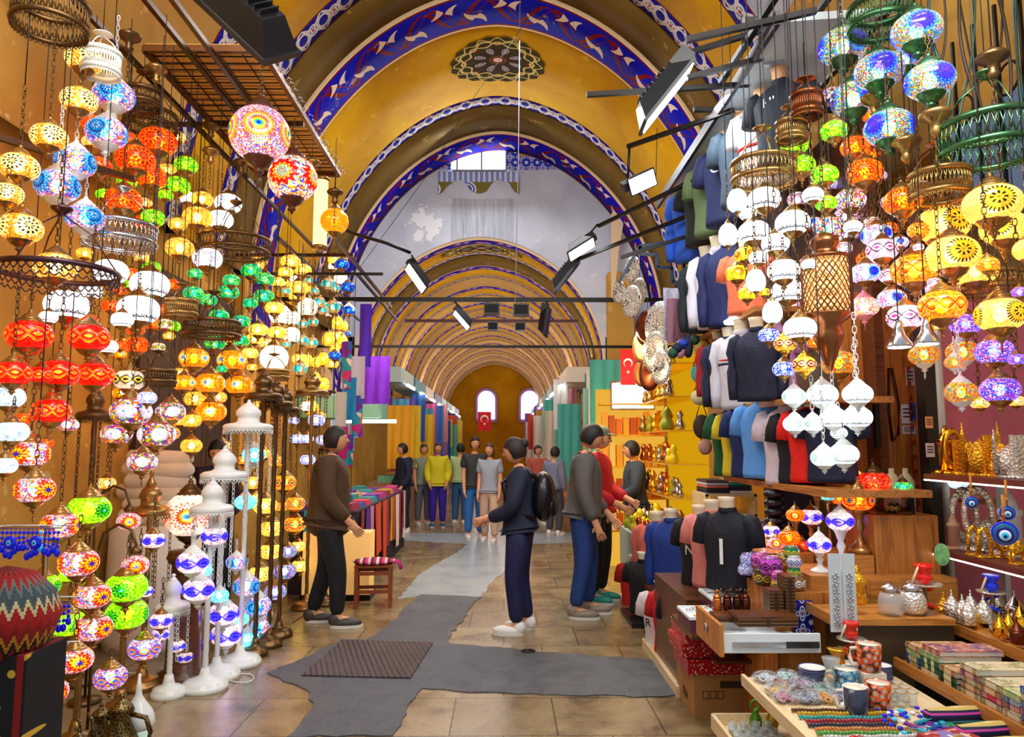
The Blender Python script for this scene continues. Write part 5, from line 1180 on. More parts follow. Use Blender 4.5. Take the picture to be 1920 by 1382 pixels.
for i, (px, py, w, h, c) in enumerate(((1706, 706, 16, 34, '#d8d0c8'), (1700, 776, 20, 36, '#e8e8f0'), (1712, 772, 16, 34, '#3858a8'), (1704, 806, 26, 16, '#e0d0d8'), (1742, 792, 14, 22, '#e8a060'), (1744, 844, 16, 26, '#e8d8d8'))):
    p = P(px, py, 4.972 if px < 1730 else 4.447); m = M_(p.y); mb = MB(); mb.box((0, 0, 0), (w*m, .004, h*m)); o = obj('paper_notice', mb, plain('notice_'+c.lstrip('#'), c, .6), loc=p)
    tag(o, ['narrow grey printed sheet high on the wood panel', 'white printed leaflet on the wood panel', 'blue leaflet behind the white one on the wood panel', 'small pale card below the leaflets', 'small orange and white card on the dark post', 'red-edged white card low on the dark post'][i], 'notice')
    for k in range(3): mb = MB(); mb.box((0, -.003, h*m*(.25-.2*k)), (w*m*.7, .002, h*m*.08)); obj('print_line', mb, plain('ink_dark', ['#a03030', '#203060', '#303030'][k % 3] if 0 else '#303848', .6), o)

# table lamps
def tlamp(px, py, hw, k, z, Y, label, foot=None, metal=None):
    S = STY[k]; metal = metal or S['metal']; p = P(px, py, Y); s = hw*M_(Y); r = thing('mosaic_table_lamp', label, 'lamp', (p.x, p.y, z))
    H = p.z-z
    obj('glass_globe', sty_mesh(k), parent=r, loc=(0, 0, H), scale=s, rot=(0, 0, random.uniform(0, 6)))
    obj('bulb', sty_mesh(k, True), parent=r, loc=(0, 0, H), scale=s); obj('cap', met_mesh('cap', metal), parent=r, loc=(0, 0, H), scale=s*.95)
    h = H-.55*s; R = s*.8
    mb = MB(); mb.lathe([(R, 0), (R, .08*h), (R*.8, .14*h), (R*.35, .25*h), (R*.22, .45*h), (R*.4, .6*h), (R*.25, .7*h), (R*.5, .9*h), (R*.75, h)], 20); obj('stand', mb, metal, r)
Z1 = zc; 
tlamp(1638, 905, 30, 'reddark', Z1, 4.4, 'wide red mosaic lamp on a dark stand atop the cabinet', metal=DBRASS)
tlamp(1609, 937, 29, 'oreye', P(1600, 1042, 4.25).z, 4.35, 'orange eye-patterned table lamp on twisted brass stand', metal=BRASS)
tlamp(1693, 915, 18, 'swirl', Z1, 4.35, 'small dark mosaic lamp with green star beside the cream bottle cases', metal=DBRASS)
tlamp(1575, 977, 25, 'bluwave', .93, 4.22, 'blue and white mosaic lamp on tall white stand')
tlamp(1536, 1021, 22, 'bluwave', .93, 4.2, 'blue and white mosaic lamp on short white stand')
for i, (px, py, hw, k, d) in enumerate(((1491, 966, 17, 'oreye', 'orange'), (1521, 969, 21, 'blubrass', 'blue banded'), (1446, 996, 16, 'bluwave', 'blue-white'), (1480, 1008, 20, 'brorange', 'glowing orange'), (1456, 1018, 15, 'starblue', 'star-patterned'), (1433, 1018, 12, 'multi', 'rainbow'), (1505, 1023, 13, 'reddark', 'dark red'))):
    tlamp(px, py, hw, k, .98, 4.66+.09*(i % 3), 'small %s mosaic lamp on the tier behind the candle pots' % d, metal=BRASS)
for i, (px, py, hw, k, d) in enumerate(((1575, 932, 20, 'oreye', 'orange-red'), (1532, 920, 16, 'multi', 'pink and white'), (1553, 927, 17, 'cyan', 'pale turquoise'), (1599, 893, 17, 'amspiral', 'cream and gold'))):
    tlamp(px, py, hw, k, Z1-.0 if px > 1590 else .98, 4.45+.08*i if px > 1590 else 4.8, '%s mosaic lamp in the group left of the wide red lamp' % d, metal=BRASS)
# candle pots
def potmat(name, c, d): return mosaic('pot_'+name, 'band', c, .12, NN=4, line=d, fill=c[0], dots=d, w=.06, clear=0, chips=16)
POTC = [('pink', ['#e050b0', '#f080d0'], '#401060'), ('magenta', ['#c030c0', '#d860d8'], '#181018'), ('gold', ['#b89030', '#d8b048'], '#201808'), ('white', ['#f0f0f8', '#d8d8f0'], '#2030a0'), ('green', ['#107040', '#189050'], '#e0c030'), ('bronze', ['#806030', '#a08050'], '#e8e8f0'), ('blue', ['#3040d0', '#f0f0ff'], '#e8f0ff'), ('black', ['#282018', '#504028'], '#c8a030')]
POTM = {a: potmat(a, b, c) for a, b, c in POTC}
POT = MB(); POT.lathe([(.35, -.7), (.8, -.62), (1, -.2), (.98, .2), (.75, .6), (.72, .72), (.68, .72), (.7, .55), (.4, -.4)], 24)
def pot(px, py, hw, c, Y, z=None, label=''):
    p = P(px, py, Y); s = hw*M_(Y); r = thing('candle_pot', label, 'candle pot', (p.x, p.y, p.z-.7*s if z is None else z))
    obj('mosaic_body', smesh('pot', POT, POTM[c]), parent=r, loc=(0, 0, .7*s), scale=s)
    mb = MB(); mb.torus(.73*s, .05*s, 24, 6, Matrix.Translation((0, 0, 1.42*s))); obj('metal_rim', mb, SILVER, r)
pot(1445, 1061, 22, 'magenta', 4.2, None, 'large magenta candle pot with black sunflower, lying highest left')
pot(1459, 1101, 14, 'gold', 4.08, zb, 'small golden candle pot at the front of the counter')
pot(1459, 1081, 13, 'pink', 4.08, None, 'small pink candle pot stacked on the golden one')
pot(1491, 1095, 19, 'bronze', 4.1, zb, 'silver and bronze candle pot at the bottom of a stack')
pot(1489, 1073, 13, 'green', 4.1, None, 'flat green candle pot stacked between bronze and white')
pot(1489, 1054, 14, 'white', 4.1, None, 'white candle pot with blue dots on the green one')
pot(1484, 1036, 15, 'green', 4.2, None, 'topmost green candle pot on the stack')
pot(1432, 1090, 20, 'black', 4.25, zb, 'black and gold candle pot behind the small golden one')
pot(1405, 1048, 17, 'blue', 4.45, None, 'blue and white candle pot at the left of the pots')
pot(1398, 1068, 14, 'blue', 4.4, None, 'small blue and white candle pot under the larger one')
pot(1425, 1050, 17, 'pink', 4.35, None, 'pale pink candle pot beside the magenta one')
pot(1512, 1078, 14, 'black', 4.3, zb, 'dark candle pot beside the step box')
pot(1470, 1050, 16, 'gold', 4.45, None, 'gold mosaic pot behind the magenta one')
pot(1702, 952, 14, 'pink', 4.4, Z1, 'pink lace candle pot on the tall cabinet')
pot(1676, 955, 13, 'black', 4.42, Z1, 'dark bead pot beside the pink one on the cabinet')
# cream bottle cases behind
for i, (px, w, lab) in enumerate(((1672, 26, 'cream plastic case stamped TEK behind the dark lamp'), (1698, 24, 'plain cream plastic case behind the dark lamp'))):
    p = P(px, 900, 4.58+.0*i); mb = MB(); h = .26; mb.lathe([(.05, 0), (.055, .02), (.055, .18), (.03, .22), (.018, .23), (.018, .26)], 12, sy=.6); o = obj('plastic_case', mb, plain('cream_plastic', '#c8c098', .4), loc=(p.x, p.y, Z1)); tag(o, lab, 'case')
    if i == 0: text('TEK', .03, plain('ink_grey', '#807860', .5), o, (0, -.034, .13), (PI/2, 0, 0))
# dark puffer jacket hanging under the shelf
p = P(1440, 1000, 4.9); o = thing('dark_puffer_coat', 'black quilted coat hanging under the polo shelf', 'coat', P(1450, 915, 5.0)); mb = MB()
for k in range(7): mb.sphere((0, 0, -.04-.06*k), .07, 14, 8, (1, .8, .5))
obj('quilted_body', mb, plain('black_nylon', '#120e14', .3), o); mb = MB(); mb.box((.2, .1, -.2), (.22, .1, .42)); obj('lining', mb, plain('black_cloth', '#0c0a0c', .8), o)

# ================================================================ niche shelves with golden and silver souvenirs
SHELF = plain('brown_shelf_board', '#6a3028', .4)
for z, lab, y0, y1 in ((1.055, 'lower brown shelf with silver and evil-eye souvenirs', 3.3, 4.3), (1.475, 'upper brown shelf with golden souvenirs', 3.3, 4.3)):
    r = thing('niche_shelf', lab, 'shelf', (2.68, (y0+y1)/2, z)); mb = MB(); mb.box((0, 0, -.015), (.44, y1-y0, .03)); obj('board', mb, SHELF, r); mb = MB(); mb.box((-.215, 0, -.035), (.01, y1-y0, .008)); obj('light_strip', mb, emis('strip_glow', '#ffeeda', 4), r)
    for q in (-.46, .46): mb = MB(); mb.bar((.2, q, -.015), (.2, q, -z+.0), .03, .03) if z < 1.2 else mb.bar((.2, q, -.015), (.2, q, -.4), .03, .03); obj('support', mb, WHT, r)
CHASED = NT('chased_gold'); vv = CHASED.vor(CHASED.co(), 70, 'F1').outputs['Distance']; CHASED = CHASED.done(CHASED.bsdf('#f8b830', .3, .8, bump=vv, bs=.45))
CHSIL = NT('chased_silver'); vv = CHSIL.vor(CHSIL.co(), 70, 'F1').outputs['Distance']; CHSIL = CHSIL.done(CHSIL.bsdf('#f4f0e4', .28, .75, bump=vv, bs=.45))
def figurine(kind, px, py, hpx, mat, label, Y=None, X=2.62, z=1.475):
    Y = Y or YR(px, X); p = P(px, py, Y); s = hpx*M_(Y); r = thing(kind, label, kind.replace('_', ' '), (p.x, p.y, z), random.uniform(-.3, .3)); mb = MB()
    if kind == 'ring_figurine': mb.torus(s*.3, s*.07, 24, 8, Matrix.Translation((0, 0, s*.6)) @ Matrix.Rotation(PI/2, 4, 'X') @ Matrix.Diagonal((.7, 1.4, 1, 1)))
    elif kind == 'arch_figurine': mb.tube([(-.2*s, 0, .08*s), (-.2*s, 0, .6*s), (-.12*s, 0, .9*s), (0, 0, s), (.12*s, 0, .9*s), (.2*s, 0, .6*s), (.2*s, 0, .08*s)], .07*s, 8)
    elif kind == 'tower_figurine': mb.lathe([(.16*s, .08*s), (.14*s, .6*s), (.17*s, .62*s), (.17*s, .7*s), (.12*s, .72*s), (.1*s, .8*s), (.02*s, s)], 14)
    elif kind == 'mosque_figurine':
        mb.lathe([(.3*s, .08*s), (.3*s, .4*s), (.26*s, .5*s), (.12*s, .62*s), (.02*s, .7*s)], 18)
        for a in (-1, 1): mb.lathe([(.04*s, .08*s), (.035*s, .75*s), (.05*s, .77*s), (.03*s, .8*s), (.003, s)], 8, Matrix.Translation((a*.34*s, 0, 0)))
    elif kind == 'camel_figurine':
        mb.sphere((0, 0, .5*s), .22*s, 14, 8, (1.3, .7, 1)); mb.sphere((.02*s, 0, .72*s), .12*s, 10, 6)
        for a, b in ((-1, -1), (1, -1), (-1, 1), (1, 1)): mb.cyl((a*.2*s, b*.08*s, .4*s), (a*.22*s, b*.08*s, .06*s), .045*s, 7)
        mb.tube([(.25*s, 0, .5*s), (.4*s, 0, .6*s), (.42*s, 0, .8*s), (.52*s, 0, .84*s)], [.09*s, .06*s, .05*s, .05*s], 8)
    elif kind == 'relief_plaque': mb.box((0, 0, .5*s), (.42*s, .08*s, .84*s)); mb.box((0, -.05*s, .5*s), (.3*s, .04*s, .7*s))
    obj('figure', mb, mat, r); mb = MB(); mb.lathe([(.32*s, 0), (.32*s, .04*s), (.24*s, .08*s)], 18, sy=.7); obj('foot', mb, mat, r)
for k, px, h, m, lab in (('tower_figurine', 1776, 90, GOLD, 'slim golden tower figurine at the left end of the top shelf'), ('ring_figurine', 1789, 78, GOLD, 'golden oval ring figurine beside the slim tower'), ('relief_plaque', 1803, 70, CHASED, 'golden relief plaque on the top shelf'), ('arch_figurine', 1822, 60, CHASED, 'golden arch figurine with ribbed legs'), ('mosque_figurine', 1842, 100, CHASED, 'golden mosque figurine with tall minarets'), ('relief_plaque', 1862, 84, CHASED, 'golden chased plaque next to the mosque figurine'), ('camel_figurine', 1880, 76, CHASED, 'golden camel figurine on the top shelf'), ('mosque_figurine', 1898, 92, CHSIL, 'pale gold mosque figurine near the right edge'), ('relief_plaque', 1914, 88, CHSIL, 'pale gold plaque at the right edge of the top shelf')):
    figurine(k, px, 885, h, m, lab)
for k, px, h, m, lab, X in (('tower_figurine', 1790, 66, plain('painted_tower_stone', '#d0a080', .6, 0, .3), 'painted stone tower figurine with gold cone roof', 2.6), ('ring_figurine', 1812, 100, CHSIL, 'silver horseshoe figurine with evil eye', 2.7), ('ring_figurine', 1838, 110, CHSIL, 'silver lyre figurine next to the horseshoe', 2.7), ('arch_figurine', 1826, 52, CHASED, 'small golden slipper-shaped figurine, left', 2.56), ('arch_figurine', 1846, 54, CHASED, 'small golden slipper-shaped figurine, right', 2.56), ('mosque_figurine', 1860, 90, CHSIL, 'silver mosque figurine at the back of the lower shelf', 2.75), ('camel_figurine', 1908, 56, CHASED, 'golden shell-like figurine at the right edge', 2.58), ('tower_figurine', 1898, 120, plain('white_coral', '#f0f4f4', .5), 'white coral-branch figurine near the right edge', 2.75)):
    figurine(k, px, 1030, h, m, lab, X=X, z=1.055)
figurine('ring_figurine', 1880, 1040, 62, GOLD, 'second golden shell figurine behind the eye discs', X=2.66, z=1.055)
def eyedisc(px, py, hw, Y, label, top=None):
    p = P(px, py, Y); s = hw*M_(Y); r = thing('evil_eye_disc', label, 'evil eye', p, -.5)
    for k, (q, m) in enumerate(((1, BLUEG), (.86, plain('teal_enamel', '#106888', .2)), (.66, plain('deep_blue_enamel', '#14107c', .15)), (.44, EYEW), (.3, LBLUE), (.14, EYEB))):
        mb = MB(); mb.sphere((0, -.14*s*(1-q)-.003*k, -.06*s*k*(1 if k < 3 else .8)), s*q, 24, 8, (1, .14, 1)); obj(['disc', 'teal_ring', 'blue_ring', 'white_ring', 'sky_ring', 'pupil'][k], mb, m, r)
    mb = MB(); mb.tube([(0, 0, s), (0, 0, s+.12)], .006, 6); mb.sphere((0, 0, s+.03), .009, 10, 6); obj('cord', mb, plain('orange_cord', '#c87828', .8), r)
eyedisc(1884, 1000, 22, 3.38, 'large blue evil eye disc hanging before the lower shelf')
eyedisc(1889, 962, 13, 3.42, 'smaller evil eye disc above the large one')
eyedisc(1822, 942, 11, 3.72, 'evil eye disc in the silver horseshoe')
p = P(1766, 1040, 3.75); r = thing('souvenir_magnet', 'small oval landscape plaque hanging at the shelf corner', 'plaque', p, -.6); mb = MB(); mb.sphere((0, 0, 0), .045, 18, 8, (.8, .12, 1.25)); obj('plaque', mb, plain('painted_landscape', '#70a868', .4, 0, .8, vs=30), r)
tlamp(1796, 905, 17, 'frost', P(1796, 925, 4.4).z-.03, 4.4, 'unlit silver mosaic globe in the niche under the top shelf', metal=SILVER)
block('side_shelf', 'short orange wooden shelf in the niche behind the tower', 'shelf', 2.75, 3.0, 4.34, 4.6, P(1796, 925, 4.4).z-.06, P(1796, 925, 4.4).z-.03, WOODX)

# ================================================================ front tables
ZT = .55
def table(name, label, x0, x1, y0, y1, z, mat, body=None):
    r = thing(name, label, 'table', ((x0+x1)/2, (y0+y1)/2, 0)); mb = MB(); mb.box((0, 0, z-.015), (x1-x0, y1-y0, .03)); obj('tabletop', mb, mat, r)
    if body: mb = MB(); a, b = body; mb.box(((a+b)/2-(x0+x1)/2, 0, (z-.03)/2), (b-a, y1-y0-.04, z-.03)); obj('cabinet_body', mb, plain('dark_cabinet', '#4a3a24', .5), r)
    mb = MB(); mb.box((-(x1-x0)/2-.008, 0, z-.01), (.016, y1-y0, .05)); obj('edge_strip', mb, PINE if z < .6 else WOODY, r)
table('sales_table', 'pale wooden table covered with wrapped trinkets and bracelets', 1.14, 1.86, 2.3, 3.58, ZT, PINE, (1.5, 1.86))
table('sales_table', 'wooden table with stacks of patterned notebooks', 1.88, 2.22, 2.3, 3.6, .62, WOODY, (1.95, 2.2))
table('sales_table', 'raised wooden table carrying silver sugar bowls and trays', 2.24, 2.75, 2.3, 3.95, .75, WOODY, (2.3, 2.7))
# bagged trinkets
def bag(p, w, d, h, label, cols):
    r = thing('bagged_trinkets', label, 'packet', p, random.uniform(-.5, .5)); mb = MB()
    for i in range(16):
        a = random.uniform(0, 6.28); q = random.uniform(0, .7); mb.torus(random.uniform(.012, .022), .005, 12, 5, Matrix.Translation((q*w*.5*math.cos(a), q*d*.5*math.sin(a), h*.4)) @ Euler((random.uniform(-.5, .5), random.uniform(-.5, .5), 0)).to_matrix().to_4x4())
    obj('trinkets', mb, plain('trinket_'+cols.lstrip('#'), cols, .2, .3, .7, vs=60), r, None)
    mb = MB(); mb.sphere((0, 0, h*.5), 1, 18, 8, (w*.55, d*.55, h*.5)); 
    mb.v = [(x+random.uniform(-.006, .006), y+random.uniform(-.006, .006), max(0, z+random.uniform(-.005, .005))) for x, y, z in mb.v]; obj('plastic_bag', mb, PLASTIC, r)
names = ['silver', 'mother-of-pearl', 'copper', 'rainbow', 'white', 'gold', 'brown', 'green', 'rose', 'steel', 'amber', 'violet']
colz = ['#c0c8d0', '#b0d0d0', '#a06840', '#a080a0', '#e0e0e8', '#c8a040', '#604830', '#60a080', '#c08090', '#8890a0', '#d09030', '#7060a0']
bp = [(1.21, 3.5), (1.32, 3.52), (1.24, 3.41), (1.35, 3.42), (1.46, 3.5), (1.2, 3.33), (1.3, 3.32), (1.41, 3.33), (1.2, 3.24), (1.29, 3.23), (1.38, 3.24), (1.47, 3.26)]
for i, (px, py) in enumerate(bp):
    bag((px, py, ZT), .115, .1, .05, 'clear plastic bag of %s trinkets on the trinket table' % names[i], colz[i])
g = G(1515, 1262, ZT); 
# bracelets: strands of beads across the table
for i in range(16):
    y_ = 3.12-.04*i; x0 = 1.19; r = None; n = 26; mb = MB(); c = ['#604028', '#c8a020', '#30a0a0', '#a02030', '#303048', '#d08040', '#58a048', '#e8e0d0', '#8050a0', '#c07040', '#2050a0', '#804020', '#c8c8d0', '#30a060', '#d02878', '#e0b040'][i]
    for k in range(n): mb.sphere((k*.014, .004*math.sin(k*.8+i), 0), .0085, 7, 5)
    o = obj('bead_bracelet', mb, plain('beads_'+c.lstrip('#'), c, .2, 0, .7, vs=80), loc=(x0+.01*(i % 2), y_, ZT+.01)); o.rotation_euler = (0, 0, random.uniform(-.04, .04))
    tag(o, rank(i, 16, 'straight bead bracelets laid across the trinket table', 'farthest', 'nearest'), 'bracelet', 'bead bracelets on the trinket table')
# small magnets heap: individual little boxes
MAGC = [plain('magnet_'+c.lstrip('#'), c, .25) for c in ('#7098b8', '#90b8c8', '#4068a0', '#b8c8d0', '#c03040', '#5888b0', '#a8b090', '#203868')]
MAGM = [(lambda m: m.box((0, 0, 0), (.03, .022, .012)).mesh('magnet', mt))(MB()) for mt in MAGC]
for i in range(150):
    x = random.uniform(1.22, 1.62); y_ = random.uniform(2.45, 2.72-.2*(1.62-x))
    o = obj('souvenir_magnet', MAGM[i % 8], loc=(x, y_, ZT+.012+random.uniform(0, .03)), rot=(random.uniform(-.5, .5), random.uniform(-.5, .5), random.uniform(0, 3)))
    tag(o, 'small bluish souvenir magnet in the heap at the bottom edge', 'magnet', 'small souvenir magnets heaped at the bottom edge')
BB = []
for i in range(40):
    mb = None; x = random.uniform(1.5, 1.7); y_ = random.uniform(2.85, 3.12)
    if not BB:
        for c in (BLUEG, LBLUE, EYEW): mm = MB(); mm.sphere((0, 0, 0), .011, 10, 6, (1, 1, .6)); BB.append(mm.mesh('eye_bead', c))
    o = obj('blue_eye_bead', BB[i % 3 if i % 4 else 0], loc=(x, y_, ZT+.008+random.uniform(0, .012))); tag(o, 'loose blue or white glass bead in the heap beside the mugs', 'bead', 'loose blue glass beads beside the mugs')
o = obj('glass_ball', (lambda m: m.sphere((0, 0, 0), .02, 16, 10))(MB()), plain('red_glass', '#c80818', .1), loc=(1.28, 2.78, ZT+.02)); tag(o, 'shiny red ball among the bracelets', 'ball')
r = thing('souvenir_box', 'small dark box lettered in gold on the trinket table', 'box', (1.56, 3.2, ZT), -.2); mb = MB(); mb.box((0, 0, .01), (.1, .06, .02)); obj('box_body', mb, BLACKP, r)
mb = MB(); g = G(1480, 1300, ZT); mb.lathe([(.045, 0), (.05, .012), (.04, .016), (.0001, .017)], 24, rib=.04, ribn=16); tag(obj('scalloped_dish', mb, plain('painted_white_dish', '#d8f0f0', .2, 0, .3, vs=40), loc=(1.46, 3.17, ZT)), 'small white scalloped dish with green and blue painting', 'dish')
o = thing('wooden_tag', 'oval wooden keepsake with engraved sails standing by the beads', 'keepsake', (1.6, 2.72, ZT)); mb = MB(); mb.sphere((0, 0, .035), .04, 18, 8, (.7, .15, 1)); obj('wood_oval', mb, plain('light_wood_disc', '#d0a050', .5), o, rot=(0, .6, 0))
# cloth wallets and bead pouches
for i, (x, y_, c, lab) in enumerate(((1.64, 2.92, '#d8c890', 'yellow and blue patterned notebook lying on the cloth wallets'), (1.62, 2.74, '#a02828', 'red-edged rug-patterned cloth wallet'), (1.68, 2.56, '#3050a0', 'blue-edged rug-patterned cloth wallet in front'))):
    t = NT('wallet_%d' % i); v = t.co(); x_, y__, z_ = t.xyz(v); q = t.vor(t.cmb(t.mul(t.ab(x_), 30), t.mul(t.ab(y__), 30), 0.0), 1.2); cc = t.pal(t.xyz(q.outputs['Color'])[0], ['#c87868', '#d8b098', '#8070b0', '#b04048', '#e8d8c0', c]); ed = t.m_('MAXIMUM', t.gt(t.ab(x_), .085), t.gt(t.ab(y__), .058)); m = t.done(t.bsdf(t.mix(ed, cc, c), .8))
    for k in range(3 if i else 1):
        r = thing('cloth_wallet', lab+('' if k == 0 else ', %s copy beneath' % ['', 'second', 'third'][k]), 'wallet', (x+.006*k, y_, ZT+.002+.016*((2 if i else 0)-k)), .3); mb = MB(); mb.box((0, 0, .007), (.2, .135, .014), None, .96); obj('cloth', mb, m, r)
t = NT('navy_beaded_pouch'); x, y, z = t.xyz(t.co()); s = t.fr(t.mul(z, 16)); c = t.pal(s, ['#0c0c38', '#101048', '#d040a0', '#0c0c38', '#c8b060', '#e0d8a0', '#101048', '#20a0c0', '#0c0c38']); POU = t.done(t.bsdf(c, .7))
for i, (x, y_, a) in enumerate(((1.78, 2.98, .1), (1.84, 2.82, .15), (1.78, 2.68, .05), (1.86, 2.5, .2))):
    r = thing('beaded_pouch', rank(i, 4, 'rolled navy beaded pouches with neon strings', 'farthest', 'nearest'), 'pouch', (min(x, 1.8), y_, ZT+.035), a, 'rolled navy beaded pouches'); mb = MB(); mb.lathe([(.005, -.13), (.03, -.12), (.036, 0), (.034, .1), (.015, .13), (.03, .15)], 16, Matrix.Rotation(PI/2, 4, 'Y') @ Matrix.Rotation(0, 4, 'Z')); b = obj('pouch_body', mb, plain('navy_felt', '#0c0c38', .8), r)
    b.data.materials[0] = POU
    for cc in ('#40e020', '#f030a0'): mb = MB(); mb.tube([(.1, 0, .03), (.13, -.03, .035), (.16, .02, .03), (.12, .04, .0), (.1, 0, .03)], .004, 5); mb.v = [(a_+random.uniform(-.004, .004)+(.01 if cc == '#40e020' else 0), b_, c_) for a_, b_, c_ in mb.v]; obj('drawstring', mb, plain('string_'+cc.lstrip('#'), cc, .6), r)
# notebooks in stacks
COV = {}
def cover(i):
    if i not in COV:
        A1 = [['#c8a070', '#e0c090', '#a07048'], ['#b86858', '#d8a088', '#704870'], ['#d8c8a0', '#e8d8b8', '#a8a070'], ['#88a868', '#a8c088', '#d8c890'], ['#78a8d8', '#b0d0f0', '#3858b0'], ['#c02858', '#e04070', '#e8a0a0'], ['#204890', '#d8c870', '#3868b8'], ['#186838', '#e0d8a0', '#103820']][i]
        t = NT('cover_%d' % i); v = t.co(); x, y, z = t.xyz(v); q = t.vor(t.cmb(t.mul(t.ab(x), 40), t.mul(t.ab(y), 40), 0.0), 1.3)
        c = t.pal(t.xyz(q.outputs['Color'])[1], A1); r_ = t.hyp(t.mul(x, 1.2), t.mul(y, 2)); c = t.mix(t.lt(t.ab(t.sub(r_, .05)), .006), c, A1[2]); COV[i] = t.done(t.bsdf(c, .35))
    return COV[i]
PAGES = plain('page_edges', '#f0ece0', .8)
cn = ['tan', 'rust red', 'cream', 'sage green', 'sky blue', 'crimson', 'blue and gold', 'dark green']
def stack(x, y_, n, w, d, tops, lab, z=.62):
    for k in range(n):
        ci = tops if k == n-1 else random.randrange(8); h = .024; jx = random.uniform(-.006, .006)
        r = thing('notebook', rank(n-1-k, n, '%s-stack notebooks' % lab, 'topmost', 'lowest') if n > 1 else '%s notebook' % lab, 'notebook', (x+jx, y_+random.uniform(-.003, .003), z+h*k+.0005*k), random.uniform(-.03, .03), lab+' stack of notebooks')
        mb = MB(); mb.box((.002, 0, h/2), (w-.008, d-.008, h-.006)); obj('pages', mb, PAGES, r)
        mb = MB(); mb.box((0, 0, .0015), (w, d, .003)); mb.box((0, 0, h-.0015), (w, d, .003)); mb.box((-w/2+.0015, 0, h/2), (.003, d, h)); obj('cover', mb, cover(ci), r)
stack(2.04, 3.5, 4, .27, .12, 0, 'rearmost tan')
stack(2.05, 3.36, 5, .29, .13, 1, 'rust red patterned')
stack(2.03, 3.22, 3, .26, .12, 0, 'low tan')
stack(2.04, 3.09, 5, .26, .115, 2, 'cream patterned')
stack(2.04, 2.965, 4, .25, .115, 2, 'second cream')
stack(2.05, 2.84, 4, .27, .115, 3, 'sage green')
stack(1.98, 2.71, 6, .17, .12, 4, 'sky blue')
stack(2.15, 2.71, 6, .13, .12, 5, 'crimson')
for k, (c, lab) in enumerate((('#d8a818', 'yellow monogram-patterned notebook standing at the right bottom corner'), ('#181828', 'black notebook standing behind the yellow one'))):
    t = NT('standing_cover_%d' % k); x, y, z = t.xyz(t.co()); a = t.ab(t.sub(t.fr(t.mul(t.add(x, z), 28)), .5)); b = t.ab(t.sub(t.fr(t.mul(t.sub(x, z), 28)), .5)); m = t.done(t.bsdf(t.mix(t.mul(t.gt(a, .38), t.gt(b, .2)), c, '#f0d060' if k == 0 else '#706040'), .35))
    r = thing('notebook', lab, 'notebook', (1.86+.05*k, 2.44+.06*k, ZT if k == 0 else .62), -.3); mb = MB(); mb.box((0, 0, .09), (.15, .012, .18)); obj('cover', mb, m, r); mb = MB(); mb.box((.003, .0, .09), (.148, .006, .184)); obj('pages', mb, PAGES, r)
# mugs
def mug(px, py, Y, z, hw, col, label, base=None):
    p = P(px, py, Y); s = hw*M_(Y); z = z; r = thing('mug', label, 'mug', (p.x, p.y, z), random.uniform(2.4, 3.4)); t = NT('mug_'+label[:12].replace(' ', '_')); v = t.co(); x, y, zz = t.xyz(v); u = t.m_('ARCTAN2', y, x)
    q = t.vor(t.cmb(t.mul(u, 2.5), t.mul(zz, 45), 0.0), 1); c = t.ramp(q.outputs['Distance'], [(0, '#f0c040'), (.15, '#30a0b8'), (.3, '#f0d080'), (.36, col), (.6, col), (.7, '#302018')]) if col != '#ffffff' else t.mix(t.gt(t.m_('SINE', u), .2), '#f0f0f0', '#303850')
    mb = MB(); h = 2.2*s; mb.lathe([(.85*s, 0), (.9*s, .01), (s, h), (.92*s, h), (.85*s, .02)], 28); obj('cup_body', mb, t.done(t.bsdf(c, .2, coat=.5)), r)
    mb = MB(); mb.lathe([(.915*s, h*.98), (.86*s, .03), (.0001, .025)], 24); obj('inside', mb, plain('cream_glaze', '#f4e8d0', .2), r)
    mb = MB(); mb.tube([(.93*s, 0, h*.82), (1.4*s, 0, h*.8), (1.55*s, 0, h*.5), (1.35*s, 0, h*.22), (.9*s, 0, h*.18)], .16*s, 8); obj('handle', mb, plain('cream_glaze', '#f4e8d0', .2), r)
mug(1602, 1262, 3.1, ZT, 22, '#ffffff', 'white mug with dark printed side in front')
mug(1645, 1262, 3.15, ZT, 22, '#d85018', 'orange flowered mug right of the white one')
mug(1585, 1245, 3.32, ZT, 22, '#2878a0', 'blue flowered mug behind the white one')
mug(1628, 1210, 3.34, ZT+.1, 22, '#c84818', 'tall orange-red flowered mug standing highest')
block('mug_block', 'small cream block lifting the tall orange-red mug', 'block', P(1628, 1210, 3.34).x-.05, P(1628, 1210, 3.34).x+.05, 3.29, 3.39, ZT, ZT+.1, plain('cream_glaze', '#f4e8d0', .2))
# towers trio of brown souvenirs
for i, (px, py) in enumerate(((1560, 1258), (1573, 1265), (1590, 1262))):
    p = G(px, 1290, ZT); p.x = 1.46+.035*i; p.y = 3.1+.03*i; s = .1; r = thing('tower_souvenir', rank(i, 3, 'small brown tower souvenirs with green spires', 'leftmost', 'rightmost'), 'souvenir', (p.x, p.y, ZT), 0, 'small brown tower souvenirs'); mb = MB(); mb.lathe([(.018, 0), (.016, .05), (.02, .055), (.015, .065)], 12); obj('tower', mb, plain('brown_resin', '#5a2c18', .4, 0, .3), r); mb = MB(); mb.lathe([(.016, .065), (.008, .085), (.001, .11)], 10); obj('spire', mb, plain('olive_spire', '#787820', .4), r)
